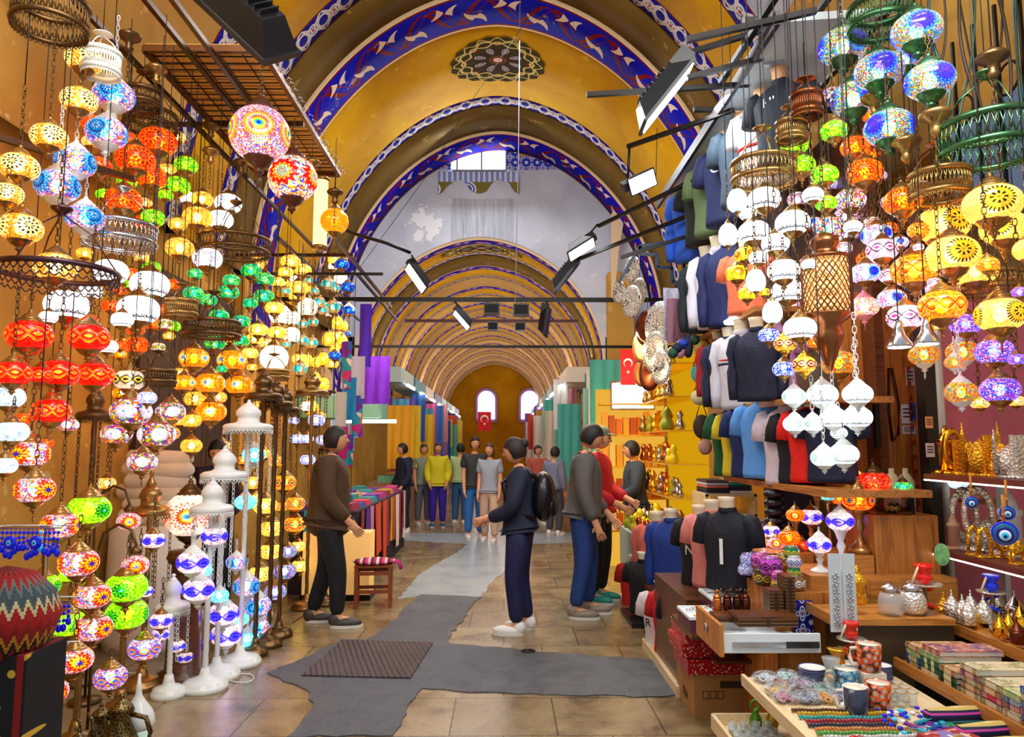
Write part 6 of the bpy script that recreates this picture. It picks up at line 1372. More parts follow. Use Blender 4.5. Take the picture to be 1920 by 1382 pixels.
# plates and saucers
def plates(x, y_, n, R, lab, z=ZT, rim='#4060a0'):
    for k in range(n):
        r = thing('saucer', rank(n-1-k, n, lab, 'topmost', 'lowest'), 'saucer', (x+random.uniform(-.002, .002), y_, z+.009*k), 0, lab); mb = MB(); mb.lathe([(R*.4, 0), (R*.5, .003), (R*.95, .012), (R, .015), (R*.93, .014), (R*.5, .006), (.0001, .005)], 28); obj('dish', mb, plain('white_glaze', '#f0ece4', .15), r); mb = MB(); mb.torus(R*.985, .0018, 32, 4, Matrix.Translation((0, 0, .015))); obj('painted_rim', mb, plain('rim_'+rim.lstrip('#'), rim, .3), r)
plates(1.43, 3.5, 7, .06, 'white bowls stacked left of the glass carafe')
plates(1.6, 3.5, 9, .055, 'green-rimmed white saucers stacked behind the mugs', rim='#407050')
plates(1.75, 3.5, 8, .05, 'white plates stacked beside the book table')
# gold carafe, glass jars, vases
AMB = glassy('amber_glass', '#f8b830', .5); CLR = glassy('clear_glass', '#f4f8f8', .3); 
def lath(name, label, cat, x, y_, z, prof, mat, parts=()):
    r = thing(name, label, cat, (x, y_, z)); mb = MB(); mb.lathe(prof, 24); obj('body', mb, mat, r)
    for nm, pr, m in parts: mb = MB(); mb.lathe(pr, 22); obj(nm, mb, m, r)
    return r
lath('glass_carafe', 'gold-ringed glass carafe at the middle of the trinket table', 'carafe', 1.52, 3.42, ZT, [(.04, 0), (.055, .01), (.06, .05), (.03, .1), (.025, .14), (.045, .17)], AMB, (('gold_rim', [(.045, .168), (.048, .172), (.044, .176)], GOLD), ('gold_band', [(.058, .02), (.062, .03), (.062, .05), (.058, .06)], GOLD)))
lath('glass_jug', 'plain clear glass jug beside the gold carafe', 'jug', 1.46, 3.36, ZT, [(.03, 0), (.04, .03), (.025, .1), (.04, .15)], CLR)
lath('lidded_jar', 'golden openwork lidded jar at the left of the raised table', 'jar', 1.78, 3.75, .85-.0, [(.035, 0), (.045, .02), (.03, .09), (.045, .1), (.05, .12), (.03, .14), (.01, .16), (.015, .17), (.002, .19)], CHASED)
lath('lidded_jar', 'round clear lidded jar with metal top behind the books', 'jar', 1.93, 3.72, .8, [(.04, 0), (.065, .03), (.06, .08), (.045, .12)], CLR, (('metal_lid', [(.05, .12), (.04, .14), (.02, .15), (.01, .16)], SILVER),))
lath('lidded_jar', 'silver-sided round lidded jar beside the clear one', 'jar', 2.05, 3.74, .8, [(.04, 0), (.065, .03), (.06, .08), (.045, .12)], CHSIL, (('metal_lid', [(.05, .12), (.04, .14), (.02, .15), (.01, .16)], SILVER),))
table('sales_table', 'small rear table with lidded jars and a red hookah', 1.62, 2.2, 3.64, 3.98, .8, WOODX, (1.7, 2.2))
lath('egg_cup', 'white and blue ceramic cup behind the golden bowl', 'cup', 2.12, 3.88, .8, [(.03, 0), (.02, .03), (.04, .06), (.045, .1)], plain('white_glaze', '#f0ece4', .15))
# sugar bowls
BOWL = MB(); BOWL.lathe([(.4, 0), (.5, .06), (.48, .6), (.5, .95), (.46, 1.0), (.3, 1.2), (.14, 1.45), (.05, 1.6), (.09, 1.66), (.03, 1.72), (.07, 1.8), (.01, 1.92)], 20)
def bowl(px, py, wpx, mat, label, z=.77, Y=None):
    g = P(px, py, Y) if Y else G(px, py, z); s = wpx*M_(g.y); r = thing('sugar_bowl', label, 'sugar bowl', (max(2.27, g.x), g.y, z)); b = MB(); b.lathe([(x*s, zz*s) for x, zz in [(.4, 0), (.5, .06), (.48, .6), (.5, .93)]], 20); obj('bowl', b, mat, r); b = MB(); b.lathe([(x*s, zz*s) for x, zz in [(.5, .95), (.46, 1.0), (.3, 1.2), (.14, 1.45), (.05, 1.6), (.09, 1.66), (.03, 1.72), (.07, 1.8), (.01, 1.92)]], 20); obj('lid', b, mat, r)
for i, (px, py) in enumerate(((1753, 1168), (1776, 1160), (1796, 1172), (1822, 1160), (1846, 1168), (1868, 1150))): bowl(px, py, 27, CHSIL, rank(i, 6, 'silver lidded sugar bowls on the tray', 'leftmost', 'rightmost'))
bowl(1697, 1150, 26, CHASED, 'golden lidded bowl beside the red hookah', .75, 3.85); bowl(1724, 1160, 22, DBRASS, 'dark bronze lidded bowl beside the golden one', .75, 3.8)
for i, (px, py) in enumerate(((1866, 1195), (1893, 1190), (1914, 1175))): bowl(px, py, 24, GOLD, rank(i, 3, 'golden lidded glasses on the gold tray', 'leftmost', 'rightmost'))
bowl(1836, 1208, 26, plain('copper_patina', '#6a3424', .3, .9), 'dark copper lidded bowl before the silver tray'); bowl(1808, 1125, 24, DBRASS, 'dark vase-like lidded bowl behind the silver ones', .75, 3.85); bowl(1790, 1112, 22, BRASS, 'brass lidded bowl behind the red hookah hose', .75, 3.88)
bowl(1902, 1132, 30, SILVER, 'silver domed tea glass holder at the right edge', .75, 3.8)
def tray(x, y_, R, mat, label, z=.752, rx=1.3):
    mb = MB(); mb.lathe([(.0001, .004), (R*.9, .004), (R, .018), (R*1.02, .018), (R*.92, 0), (.0001, 0)], 40, sx=rx*.8, sy=rx, rib=.02, ribn=14); tag(obj('serving_tray', mb, mat, loc=(x, y_, z)), label, 'tray')
tray(2.5, 3.48, .18, CHSIL, 'wavy silver tray under the silver sugar bowls'); tray(2.5, 3.04, .17, GOLD, 'wavy golden tray at the right edge')
for i in range(7):
    x = 2.36+.05*i; y_ = 3.0+.03*(i % 2); r = thing('gilt_flower', rank(i, 7, 'golden flower ornaments on the gold tray', 'leftmost', 'rightmost'), 'ornament', (x, y_-.08, .77), i, 'golden flower ornaments on the tray'); mb = MB()
    for k in range(6): a = PI*k/3; mb.sphere((.018*math.cos(a), .018*math.sin(a), .03), .013, 8, 5, (1, 1, .6))
    mb.sphere((0, 0, .035), .01, 8, 6); mb.cyl((0, 0, 0), (0, 0, .03), .006); obj('flower', mb, GOLD, r)
# hookahs
def hookah(px, py0, py1, Y, z, col, label):
    p = P(px, py1, Y); s = (py1-py0)*M_(Y); r = thing('hookah', label, 'hookah', (p.x, p.y, z)); m = plain('hookah_'+col.lstrip('#'), col, .25)
    mb = MB(); mb.lathe([(.14*s, 0), (.16*s, .03*s), (.12*s, .2*s), (.05*s, .3*s), (.035*s, .62*s)], 18); obj('base', mb, plain('hookah_glass', '#907050', .1, .5), r)
    mb = MB(); mb.lathe([(.0001, .6*s), (.25*s, .64*s), (.27*s, .67*s), (.1*s, .64*s)], 24); obj('ash_plate', mb, CHSIL, r)
    mb = MB(); mb.lathe([(.06*s, .66*s), (.13*s, .74*s), (.12*s, .8*s), (.08*s, .84*s), (.14*s, .92*s), (.15*s, .98*s), (.13*s, .98*s)], 20); obj('clay_bowl', mb, m, r)
    mb = MB(); pts = [(.13*s*math.cos(a*.7), .13*s*math.sin(a*.7), .58*s-.035*s*a) for a in range(0, 14)]+[(.2*s, .1*s, .12*s)]; mb.tube(pts, .03*s, 8); obj('hose', mb, m, r)
    mb = MB(); mb.tube([(-.1*s, -.05*s, .98*s), (-.25*s, -.05*s, .66*s)], .02*s, 8); obj('mouthpiece', mb, PINE, r)
hookah(1597, 1110, 1205, 3.55, ZT+.02, '#e02818', 'red hookah with coiled hose standing by the mugs')
hookah(1737, 1048, 1158, 3.75, .75, '#e81810', 'taller red hookah behind the silver sugar bowls')
hookah(1862, 1055, 1150, 3.7, .75, '#1030d8', 'blue hookah behind the silver sugar bowls')
# earring display boards
for i, px in enumerate((1570, 1596)):
    p = P(px, 1185, 3.98); q = P(px, 1045, 3.98); r = thing('jewellery_card', ['left', 'right'][i]+' white hanging card strip with dark leafy silver jewellery', 'jewellery card', (p.x, 3.62+.0, .83 if 0 else p.z)); r.location = (P(px, 1185, 3.6).x, 3.6, P(px, 1185, 3.6).z); h = (1185-1045)*M_(3.6); mb = MB(); mb.box((0, 0, h/2), (.062, .006, h)); obj('card', mb, WHT, r)
    for k in range(7):
        mb = MB()
        for a in range(4): mb.sphere((.012*math.cos(a*1.6+k), -.008, h*(.12+.1*k)+.01*math.sin(a*1.6+k)), .006, 7, 5)
        obj('earring', mb, SILVER, r)
# tile panel and bowl on block B front
TILE2 = tilemat('cobalt_flower_tile', 11, '#141c90', '#e8ecff')
p = P(1508, 1200, 3.98); r = thing('tile_panel', 'tall blue and white flower tile leaning on the counter block', 'tile', (p.x, 3.985, p.z)); h = 70*M_(3.98); mb = MB(); mb.box((0, 0, h/2), (.1, .012, h)); mb.uv = [(v[0]+.05, v[2]) for v in mb.v]; obj('tile', mb, TILE2, r)
mb = MB(); p = P(1556, 1190, 3.6); mb.lathe([(.02, 0), (.04, .02), (.06, .05), (.057, .05), (.03, .015)], 24); mb.uv = [(math.atan2(v[1], v[0])*.1, v[2]) for v in mb.v]; tag(obj('ceramic_bowl', mb, TILE2, loc=(1.62, 3.42, ZT)), 'small blue and white patterned bowl behind the carafe', 'bowl')
r = thing('wall_socket', 'small black square socket on the counter block', 'socket', P(1535, 1150, 4.01)); mb = MB(); mb.box((0, 0, 0), (.045, .01, .04)); obj('plate', mb, BLACKP, r)

# ================================================================ open drawer, boxes
dz = .64; r = thing('open_drawer', 'pulled-out wooden drawer with white side and metal runner', 'drawer', (1.3, 3.86, dz))
mb = MB(); mb.box((-.245, 0, .06), (.02, .44, .15)); obj('front_panel', mb, WOOD, r)
mb = MB(); mb.box((0, -.2, .045), (.48, .015, .09)); mb.box((0, .2, .045), (.48, .015, .09)); mb.box((0, 0, .005), (.48, .4, .01)); obj('drawer_box', mb, plain('white_melamine', '#e8eef0', .4), r)
mb = MB(); mb.box((.02, -.212, .04), (.42, .008, .025)); obj('metal_runner', mb, SILVER, r); mb = MB(); mb.box((.15, -.217, .04), (.16, .006, .03)); obj('rail_cover', mb, plain('dark_rail', '#404448', .3, .8), r)
mb = MB(); mb.lathe([(.01, 0), (.022, .004), (.022, .01)], 14, Matrix.Translation((-.256, 0, .07)) @ Matrix.Rotation(-PI/2, 4, 'Y')); obj('knob', mb, SILVER, r)
for i, (x, y_, w, d, h, z, lab) in enumerate(((1.32, 3.82, .3, .16, .05, dz+.1, 'dark striped wooden backgammon box lying on the open drawer'), (1.16, 3.9, .14, .12, .03, dz+.1, 'small dark wooden box at the drawer corner'), (1.42, 3.94, .07, .1, .15, dz+.1, 'upright dark carved wooden box on the drawer'), (1.49, 3.94, .05, .12, .22, dz+.1, 'tall brown striped wooden case leaning upright by the counter'))):
    t = NT('inlaid_box_%d' % i); x_, y__, z_ = t.xyz(t.co()); k = t.lt(t.fr(t.mul(z_, 60)), .25); m = t.done(t.bsdf(t.mix(t.mul(k, t.gt(t.ab(x_), .01)), '#3c2010', '#8a6430'), .3)); r = thing('wooden_box', lab, 'box', (x, y_, z)); mb = MB(); mb.box((0, 0, h/2-.005), (w, d, h-.01)); obj('box_body', mb, m, r); mb = MB(); mb.box((0, 0, h-.006), (w*1.02, d*1.02, .012)); obj('lid', mb, DWOOD, r)
for i, px in enumerate((1334, 1352, 1370, 1386)):
    p = P(px, 1155, 4.12); r = thing('pepper_grinder', rank(i, 4, 'copper pepper grinders on the drawer', 'leftmost', 'rightmost'), 'grinder', (p.x, 4.0, dz+.1)); h = .13; mb = MB(); mb.lathe([(.024, 0), (.022, .03), (.024, .08), (.02, .09)], 16); m = plain('copper_'+str(i), ['#d87838', '#5a2c1c', '#4a2818', '#6a3020'][i], .25, .8); obj('body', mb, m, r); mb = MB(); mb.lathe([(.022, .09), (.02, .1), (.006, .108), (.006, .12), (.01, .125), (.002, .135)], 14); obj('cap', mb, m, r); mb = MB(); mb.tube([(0, 0, .125), (.02, 0, .13), (.022, 0, .14)], .003, 5); obj('crank', mb, BRASS, r)
# jewellery trays
for i, (x, y_, w, d, lab) in enumerate(((1.19, 4.42, .26, .3, 'left jewellery box with silver rings in compartments'), (1.42, 4.62, .34, .34, 'wider jewellery box with silver and gold rings, behind'))):
    z = .58+.06*i; r = thing('jewellery_box', lab, 'box', (x, y_, z)); mb = MB(); mb.box((0, 0, .035), (w, d, .07)); obj('carton', mb, plain('purple_brown_print', '#5a2438', .4, 0, .5, vs=30), r); mb = MB(); mb.box((0, 0, .072), (w, d, .006))
    for k in range(4): mb.box((-w/2+w*k/3, 0, .08), (.008, d, .016))
    for k in range(3): mb.box((0, -d/2+d*k/2, .08), (w, .008, .016))
    obj('white_tray', mb, plain('white_foam', '#e8eef0', .6), r)
    text('S7001 SILVER', .02, plain('print_white', '#f0f0f0', .5), r, (0, -d/2-.002, .03), (PI/2, 0, 0))
    for k in range(18):
        mb = MB(); mb.torus(.012, .003, 12, 5, Matrix.Translation((random.uniform(-w*.42, w*.42), random.uniform(-d*.42, d*.42), .085)) @ Euler((random.uniform(-.7, .7), random.uniform(-.7, .7), 0)).to_matrix().to_4x4()); obj('ring', mb, GOLD if k % 6 == 2 else SILVER, r)
block('tray_shelf', 'dark plank carrying the jewellery boxes', 'shelf', 1.06, 1.6, 4.24, 4.74, .55, .58, DWOOD)
block('tray_riser', 'dark riser block under the wider jewellery box', 'block', 1.27, 1.44, 4.5, 4.7, .58, .64, DWOOD)
# cardboard and red gift boxes
r = thing('cardboard_box', 'brown cardboard carton with printed symbols on the floor', 'box', (1.32, 4.58+.22, 0)); mb = MB(); mb.box((0, 0, .13), (.34, .44, .26)); obj('carton', mb, plain('cardboard', '#a87840', .7, 0, .12), r)
mb = MB(); mb.box((.06, -.222, .2), (.14, .002, .04)); obj('barcode_panel', mb, plain('dark_print', '#3a2818', .6), r)
for k in range(3): mb = MB(); mb.box((-.1+.045*k, -.222, .14), (.035, .002, .045)); obj('handling_symbol', mb, plain('dark_print', '#3a2818', .6), r); mb = MB(); mb.box((-.1+.045*k, -.2235, .14), (.027, .002, .037)); obj('symbol_field', mb, plain('cardboard', '#a87840', .7), r)
text('TEA', .08, plain('dark_print', '#3a2818', .6), r, (-.172, 0, .06), (PI/2, 0, -PI/2))
t = NT('red_gift_paper'); q = t.vor(t.co(), 55); m = t.done(t.bsdf(t.mix(t.lt(q.outputs['Distance'], .28), '#b01018', '#f0c8c0'), .35))
for i, (x, z, h, w, lab) in enumerate(((1.31, .26, .09, .4, 'lowest red patterned gift box on the carton'), (1.25, .36, .08, .34, 'red patterned gift box in the middle'), (1.26, .44, .08, .32, 'top red patterned gift box under the jewellery plank'))):
    r = thing('gift_box', lab, 'box', (x, 4.76, z)); mb = MB(); mb.box((0, 0, h/2), (w-.01, .38, h)); obj('box_body', mb, m, r); mb = MB(); mb.box((0, 0, h-.018), (w, .39, .03)); obj('lid', mb, m, r)
r = thing('picture_frame', 'dark flat wooden frame lying between the red boxes', 'frame', (1.42, 4.5, .36)); mb = MB(); mb.box((0, 0, .01), (.34, .14, .018)); obj('frame', mb, DWOOD, r)
# low pull-out tray with shot glasses
r = thing('pull_out_tray', 'low pale wooden pull-out tray with small glasses at the bottom edge', 'drawer', (1.28, 3.4, .26)); mb = MB(); mb.box((0, 0, .005), (.5, .7, .01)); obj('bottom', mb, PINE, r)
for a, s_ in (((-.25, 0, .03), (.016, .7, .07)), ((0, .35, .03), (.5, .016, .07)), ((.25, 0, .03), (.016, .7, .07))): mb = MB(); mb.box(a, s_); obj('side', mb, PINE, r)
block('tray_cabinet', 'dark lower cabinet holding the pull-out tray', 'cabinet', 1.1, 1.5, 3.1, 3.7, 0, .255, plain('dark_cabinet', '#4a3a24', .5))
GL = [plain('painted_glass_'+str(i), c, .1, 0, .6, vs=50) for i, c in enumerate(('#d8e8e8', '#c8d0c0', '#a8c0d0', '#e0d0c8'))]
k = 0
for i in range(3):
    for j in range(4):
        x = 1.09+.055*j; y_ = 3.62-.075*i; r = thing('shot_glass', rank(k, 12, 'painted shot glasses in the low tray', 'rear-left', 'front-right'), 'glass', (x, y_, .27), 0, 'painted shot glasses in the low tray'); mb = MB(); mb.lathe([(.017, 0), (.019, .004), (.023, .06), (.021, .06), (.016, .008), (.0001, .006)], 18); obj('glass', mb, CLR, r); mb = MB(); mb.lathe([(.0195, .015), (.022, .042)], 18); obj('painted_band', mb, GL[k % 4], r); k += 1
for i, (c, lab, x) in enumerate((('#58881c', 'small green ring-handled bottle behind the shot glasses', 1.22), ('#8a4018', 'small brown ring-handled bottle behind the shot glasses', 1.42), ('#b88828', 'small gold tall ring-handled bottle behind the shot glasses', 1.3))):
    r = thing('miniature_ewer', lab, 'bottle', (x, 3.68, .27)); m = plain('mini_'+c.lstrip('#'), c, .2, .5); mb = MB(); mb.lathe([(.022, 0), (.03, .03), (.028, .06), (.012, .09), (.016, .1)], 16); obj('body', mb, m, r); mb = MB(); mb.torus(.022, .006, 16, 6, Matrix.Translation((0, 0, .12)) @ Matrix.Rotation(PI/2, 4, 'X')); obj('ring_handle', mb, m, r)
for i in range(6):
    mb = MB(); mb.tube([(-.05, 0, 0), (0, .01, 0), (.05, 0, 0)], .006, 6); o = obj('key_ring', mb, [SILVER, BLUEG, LBLUE][i % 3], loc=(1.12+.04*i, 3.2+.02*(i % 2), .278)); o.rotation_euler = (0, 0, i); tag(o, rank(i, 6, 'small bright keepsakes in the front of the low tray', 'leftmost', 'rightmost'), 'keepsake', 'small keepsakes in the low tray')

# ================================================================ pierced hanging cylinder lantern
Yp = 3.75; p = P(1549, 538, Yp); R = 44*M_(Yp); H = 52*M_(Yp); COP = plain('aged_copper', '#8a5430', .3, .9, .3)
r = thing('pierced_lantern', 'large copper cylinder lantern with crystal lattice in the right stall', 'lantern', p)
mb = MB(); mb.lathe([(R*.92, -H), (R*.92, H)], 32); t = NT('crystal_lattice'); x, y, z = t.xyz(t.co()); u = t.mul(t.m_('ARCTAN2', y, x), 16/(2*PI)*1.5); w_ = t.mul(z, 1/(2*H)*9)
a = t.ab(t.sub(t.fr(t.add(u, w_)), .5)); b = t.ab(t.sub(t.fr(t.sub(u, w_)), .5)); c = t.ramp(t.hyp(a, b), [(0, '#fff4e0'), (.2, '#ffd898'), (.4, '#f0b060'), (.62, '#704018')], False); obj('crystal_sleeve', mb, t.done(t.bsdf(c, .1, em=c, es=1.4), 'NONE'), r)
mb = MB(); n = 24
for i in range(n):
    for s_ in (-1, 1):
        pts = [(R*math.cos(2*PI*i/n+s_*k*.26), R*math.sin(2*PI*i/n+s_*k*.26), -H+2*H*k/6) for k in range(7)]; mb.tube(pts, .0035, 4)
obj('lattice', mb, COP, r)
mb = MB(); mb.lathe([(R*1.0, H), (R*1.04, H+.01), (R*.95, H+.02), (R*.55, H+.03), (R*.5, H+.06), (R*.62, H+.08), (R*.6, H+.11), (R*.3, H+.14), (R*.1, H+.15)], 28); obj('dome', mb, COP, r)
mb = MB(); mb.lathe([(R*.1, -H-.3), (R*.2, -H-.26), (R*.35, -H-.22), (R*.4, -H-.19), (R*.62, -H-.13), (R*.6, -H-.1), (R*.5, -H-.06), (R*1.05, -H-.01), (R*1.0, -H)], 28); obj('lower_cup', mb, COP, r)
obj('bulb', (lambda m: m.sphere((0, 0, 0), .02, 10, 6))(MB()), bulbmat('#ffe0a0'), r); obj('chain', chain_mesh(12, DBRASS), parent=r, loc=(0, 0, H+.15)); obj('cord', CORDM, parent=r, loc=(0, 0, H+.15+.4), scale=(1, 1, max(.01, ZR-p.z-H-.55)))
# two cone spot lamps
for i, (px, py) in enumerate(((1686, 640), (1738, 634))):
    p = P(px, py, 3.5); r = thing('cone_spotlight', ['left', 'right'][i]+' silver cone reflector spotlight hanging among the lanterns', 'spotlight', p); mb = MB(); mb.lathe([(.058, -.03), (.06, -.02), (.03, .03), (.022, .06), (.018, .1)], 24, rib=.03, ribn=16); obj('reflector', mb, SILVER, r); mb = MB(); mb.lathe([(.0001, -.032), (.05, -.032), (.055, -.026)], 20); obj('lens', mb, emis('warm_lens', '#fff0d8', 8), r); obj('cord', CORDM, parent=r, loc=(0, 0, .1), scale=(1, 1, ZR-p.z-.1))
# hanging string of red beads and rosary
p = P(1700, 690, 4.955); mb = MB(); mb.tube([(0, 0, .0), (.01, 0, -.3), (0, 0, -.6), (.02, 0, -.98)], .003, 5)
for k in range(10): mb.sphere((.01+.002*k, 0, -.1*k), .012, 8, 6)
tag(obj('bead_string', mb, plain('red_beads', '#b01810', .3), loc=p), 'long hanging string with red beads and small evil eyes on the wood panel', 'bead string')
p = P(1672, 690, 4.96); mb = MB(); mb.tube([(-.02, 0, 0), (-.035, 0, -.3), (-.02, 0, -.5), (.02, 0, -.45), (.035, 0, -.25), (.0, 0, 0)], .009, 6); tag(obj('rosary', mb, plain('dark_red_beads', '#40080c', .3), loc=p), 'dark red rosary loop hanging on the wood panel', 'rosary')
# extra wares filling the front table
random.seed(77)
KC = ['#c02030', '#2858b0', '#e0b030', '#308858', '#e8e0d8', '#803090', '#e07020', '#38a8b8']
KM = []
for c in KC: mb = MB(); mb.box((0, 0, .004), (.05, .018, .008)); mb.torus(.011, .002, 10, 4, Matrix.Translation((.035, 0, .004))); KM.append(mb.mesh('key_fob', plain('fob_'+c.lstrip('#'), c, .3, 0, .4, vs=60)))
for i in range(60):
    x = random.uniform(1.54, 1.74) if i % 2 else random.uniform(1.2, 1.6); y_ = random.uniform(2.62, 2.95) if i % 2 else random.uniform(2.52, 2.78)
    o = obj('key_ring', KM[i % 8], loc=(x, y_, ZT+.006+random.uniform(.01, .02)), rot=(random.uniform(-.2, .2), random.uniform(-.2, .2), random.uniform(0, 6.28))); tag(o, 'colourful key ring lying loose on the trinket table', 'key ring', 'loose key rings on the trinket table')
for i in range(9):
    x = 1.62+.05*(i % 3); y_ = 3.3-.06*(i//3); r = thing('tea_glass', rank(i, 9, 'small gilded tea glasses between the saucers and mugs', 'rear-left', 'front-right'), 'glass', (x, y_, ZT), 0, 'small gilded tea glasses'); mb = MB(); mb.lathe([(.016, 0), (.022, .01), (.015, .035), (.023, .065), (.021, .065)], 16); obj('glass', mb, CLR, r); mb = MB(); mb.torus(.0225, .0015, 18, 4, Matrix.Translation((0, 0, .062))); obj('gold_rim', mb, GOLD, r)
for i in range(6):
    x = 2.3+.1*(i % 3); y_ = 3.22+.1*(i//3)-.0; r = thing('brass_coffee_pot', rank(i, 6, 'little brass long-handled coffee pots on the raised table', 'rear-left', 'front-right'), 'coffee pot', (2.34+.09*(i % 3), 3.7+.08*(i//3), .75), 0, 'little brass coffee pots'); mb = MB(); mb.lathe([(.03, 0), (.034, .01), (.022, .045), (.028, .065)], 16); obj('body', mb, [GOLD, BRASS, SILVER][i % 3], r); mb = MB(); mb.tube([(.025, 0, .055), (.09, 0, .075)], .004, 6); obj('handle', mb, DBRASS, r)
# ================================================================ people
def skin_mesh(name, verts, edges, radii, mats, sub=2):
    me = bpy.data.meshes.new(name+'_rig'); me.from_pydata([tuple(v) for v in verts], edges, []); o = bpy.data.objects.new(name+'_rig', me); C.objects.link(o)
    o.modifiers.new('s', 'SKIN'); sv = me.skin_vertices[0].data
    for i, r in enumerate(radii): sv[i].radius = (r, r) if not isinstance(r, tuple) else r; sv[i].use_root = (i == 0)
    m = o.modifiers.new('u', 'SUBSURF'); m.levels = sub; m.render_levels = sub
    bpy.context.view_layer.update(); dg = bpy.context.evaluated_depsgraph_get(); out = bpy.data.meshes.new_from_object(o.evaluated_get(dg)); bpy.data.objects.remove(o); bpy.data.meshes.remove(me)
    out.name = name; out.materials.clear()
    for mt in mats: out.materials.append(mt)
    out.polygons.foreach_set('use_smooth', [True]*len(out.polygons)); return out
def head_into(mb, c, h, yaw=0, pitch=0):
    R = Matrix.Translation(c) @ Matrix.Rotation(yaw, 4, 'Z') @ Matrix.Rotation(pitch, 4, 'X'); vs = []; fs = []; n, m = 24, 18
    for j in range(m+1):
        a = PI*j/m; z = -math.cos(a); rr = math.sin(a)
        for i in range(n):
            b = 2*PI*i/n; x = rr*math.cos(b)*.72; y = rr*math.sin(b)*.88
            if z < 0: x *= 1+.28*z; y = y*(1+.12*z)-(.12*(-z)*rr if math.sin(b) < 0 else -.1*z*rr*-1)
            vs.append((x*h, y*h, z*h*1.0))
    for j in range(m):
        for i in range(n): l = (i+1) % n; fs.append((j*n+i, j*n+l, (j+1)*n+l, (j+1)*n+i))
    mb.add(vs, fs, R, True)
    mb.add([(0, -.88*h, .12*h), (-.12*h, -.84*h, -.2*h), (.12*h, -.84*h, -.2*h), (0, -1.12*h, -.17*h), (0, -.86*h, -.28*h)], [(0, 1, 3), (0, 3, 2), (1, 4, 3), (3, 4, 2)], R, True)
    for s in (-1, 1): mb.sphere((s*.72*h, .05*h, -.02*h), .17*h, 8, 6, (.4, .7, 1.2), R)
    return R
SKIN = plain('skin', '#d89870', .5, 0, .05); SKIN2 = plain('skin_tan', '#b87850', .5)
def person(px, py, hpx, rz, label, hair='#1a100c', top='#101830', pants='#101020', shoes='#e8e4e0', skin=SKIN, arms=((.2, -.02), (.2, -.02)), lean=0, headpitch=0, headyaw=0, longhair=False, stride=0, sleeve=.95, coatlen=0, fat=1.0, cap=None, extra=None, Y=None):
    b = G(px, py, 0) if Y is None else Vector((P(px, py, Y).x, Y, 0)); H = hpx*M_(b.y) if Y is None else hpx; r = thing('person', label, 'person', b, rz)
    def L(x, y, z): return Vector((x*H, (y-lean*max(0, z-.5))*H, z*H))
    pel = L(0, 0, .52); belly = L(0, -.01, .6); chest = L(0, -.005, .71); nb = L(0, .01, .81); nt = L(0, -.012, .865)
    V = [pel, belly, chest, nb, nt]; E = [(0, 1), (1, 2), (2, 3), (3, 4)]; Rr = [.072, .068, .078, .046, .034]
    Rr = [a*.72 if i < 3 else a for i, a in enumerate(Rr)]; ARM = []; LEG = []
    for s, (fw, out) in zip((-1, 1), arms):
        sh = L(s*.098, .005, .795); el = sh+Vector((s*(.03+out)*H, (.02-fw*.09)*H, -.165*H)); wr = el+Vector((-s*(.0+max(0, fw-.25)*.25)*H, -min(.14, fw*.29)*H, -math.sqrt(max(.001, .15**2-min(.14, fw*.29)**2))*H)); d = (wr-el).normalized(); pm = wr+d*.045*H
        k = len(V); V += [sh, el, wr, pm]; E += [(2, k), (k, k+1), (k+1, k+2), (k+2, k+3)]; Rr += [.03, .026, .019, (.022, .013)]
        side = d.cross(Vector((1, 0, 0))).normalized() if abs(d.x) < .9 else Vector((0, 1, 0))
        for f in range(4):
            o_ = side*(f-1.5)*.012*H; q = pm+o_+d*.018*H; t = q+d*(.024-.004*abs(f-1.5))*H+Vector((-s*.006*H, 0, 0)); u = t+d*.014*H+Vector((-s*.012*H, 0, 0)); k2 = len(V); V += [q, t, u]; E += [(k+3, k2), (k2, k2+1), (k2+1, k2+2)]; Rr += [.0058, .0052, .0045]
        th = wr+d*.02*H-side*.02*H; k2 = len(V); V += [th, th+d*.022*H-side*.012*H]; E += [(k+3, k2), (k2, k2+1)]; Rr += [.0062, .005]
        ARM.append((sh, el, wr))
    for s in (-1, 1):
        st = stride*s; hp = L(s*.052, 0, .485); kn = Vector((s*.058*H, (-.015-st*.5-abs(stride)*.1)*H, .275*H)); an = Vector((s*.06*H, (.012-st)*H, .045*H)); toe = an+Vector((s*.008*H, -.085*H, -.022*H))
        k = len(V); V += [hp, kn, an, toe]; E += [(0, k), (k, k+1), (k+1, k+2), (k+2, k+3)]; Rr += [.036, .028, .022, (.022, .014)]; LEG.append((hp, kn, an, toe))
    me = skin_mesh('body', V, E, [tuple(x*H for x in a) if isinstance(a, tuple) else a*H for a in Rr], [skin], 1)
    mb = MB(); mb.add([v.co.copy() for v in me.vertices], [tuple(p.vertices) for p in me.polygons], None, True)
    hc = nt+Vector((0, -.012*H-abs(headpitch)*.02*H, .062*H)); HM = head_into(mb, hc, .066*H, headyaw, headpitch); body = obj('body', mb, skin, r); hh = .066*H
    em = MB()
    for s in (-1, 1): em.sphere((s*.25*hh, -.8*hh, .1*hh), .1*hh, 8, 6, (1, .6, .7), HM)
    obj('eyes', em, plain('dark_eyes', '#201410', .3), body)
    em = MB(); em.box((0, -.92*hh, -.48*hh), (.36*hh, .06*hh, .06*hh), HM); obj('mouth', em, plain('lips', '#a85048', .5), body)
    # hair cap open at the face
    hb = MB(); vs = []; fs = []; n, m = 24, 12
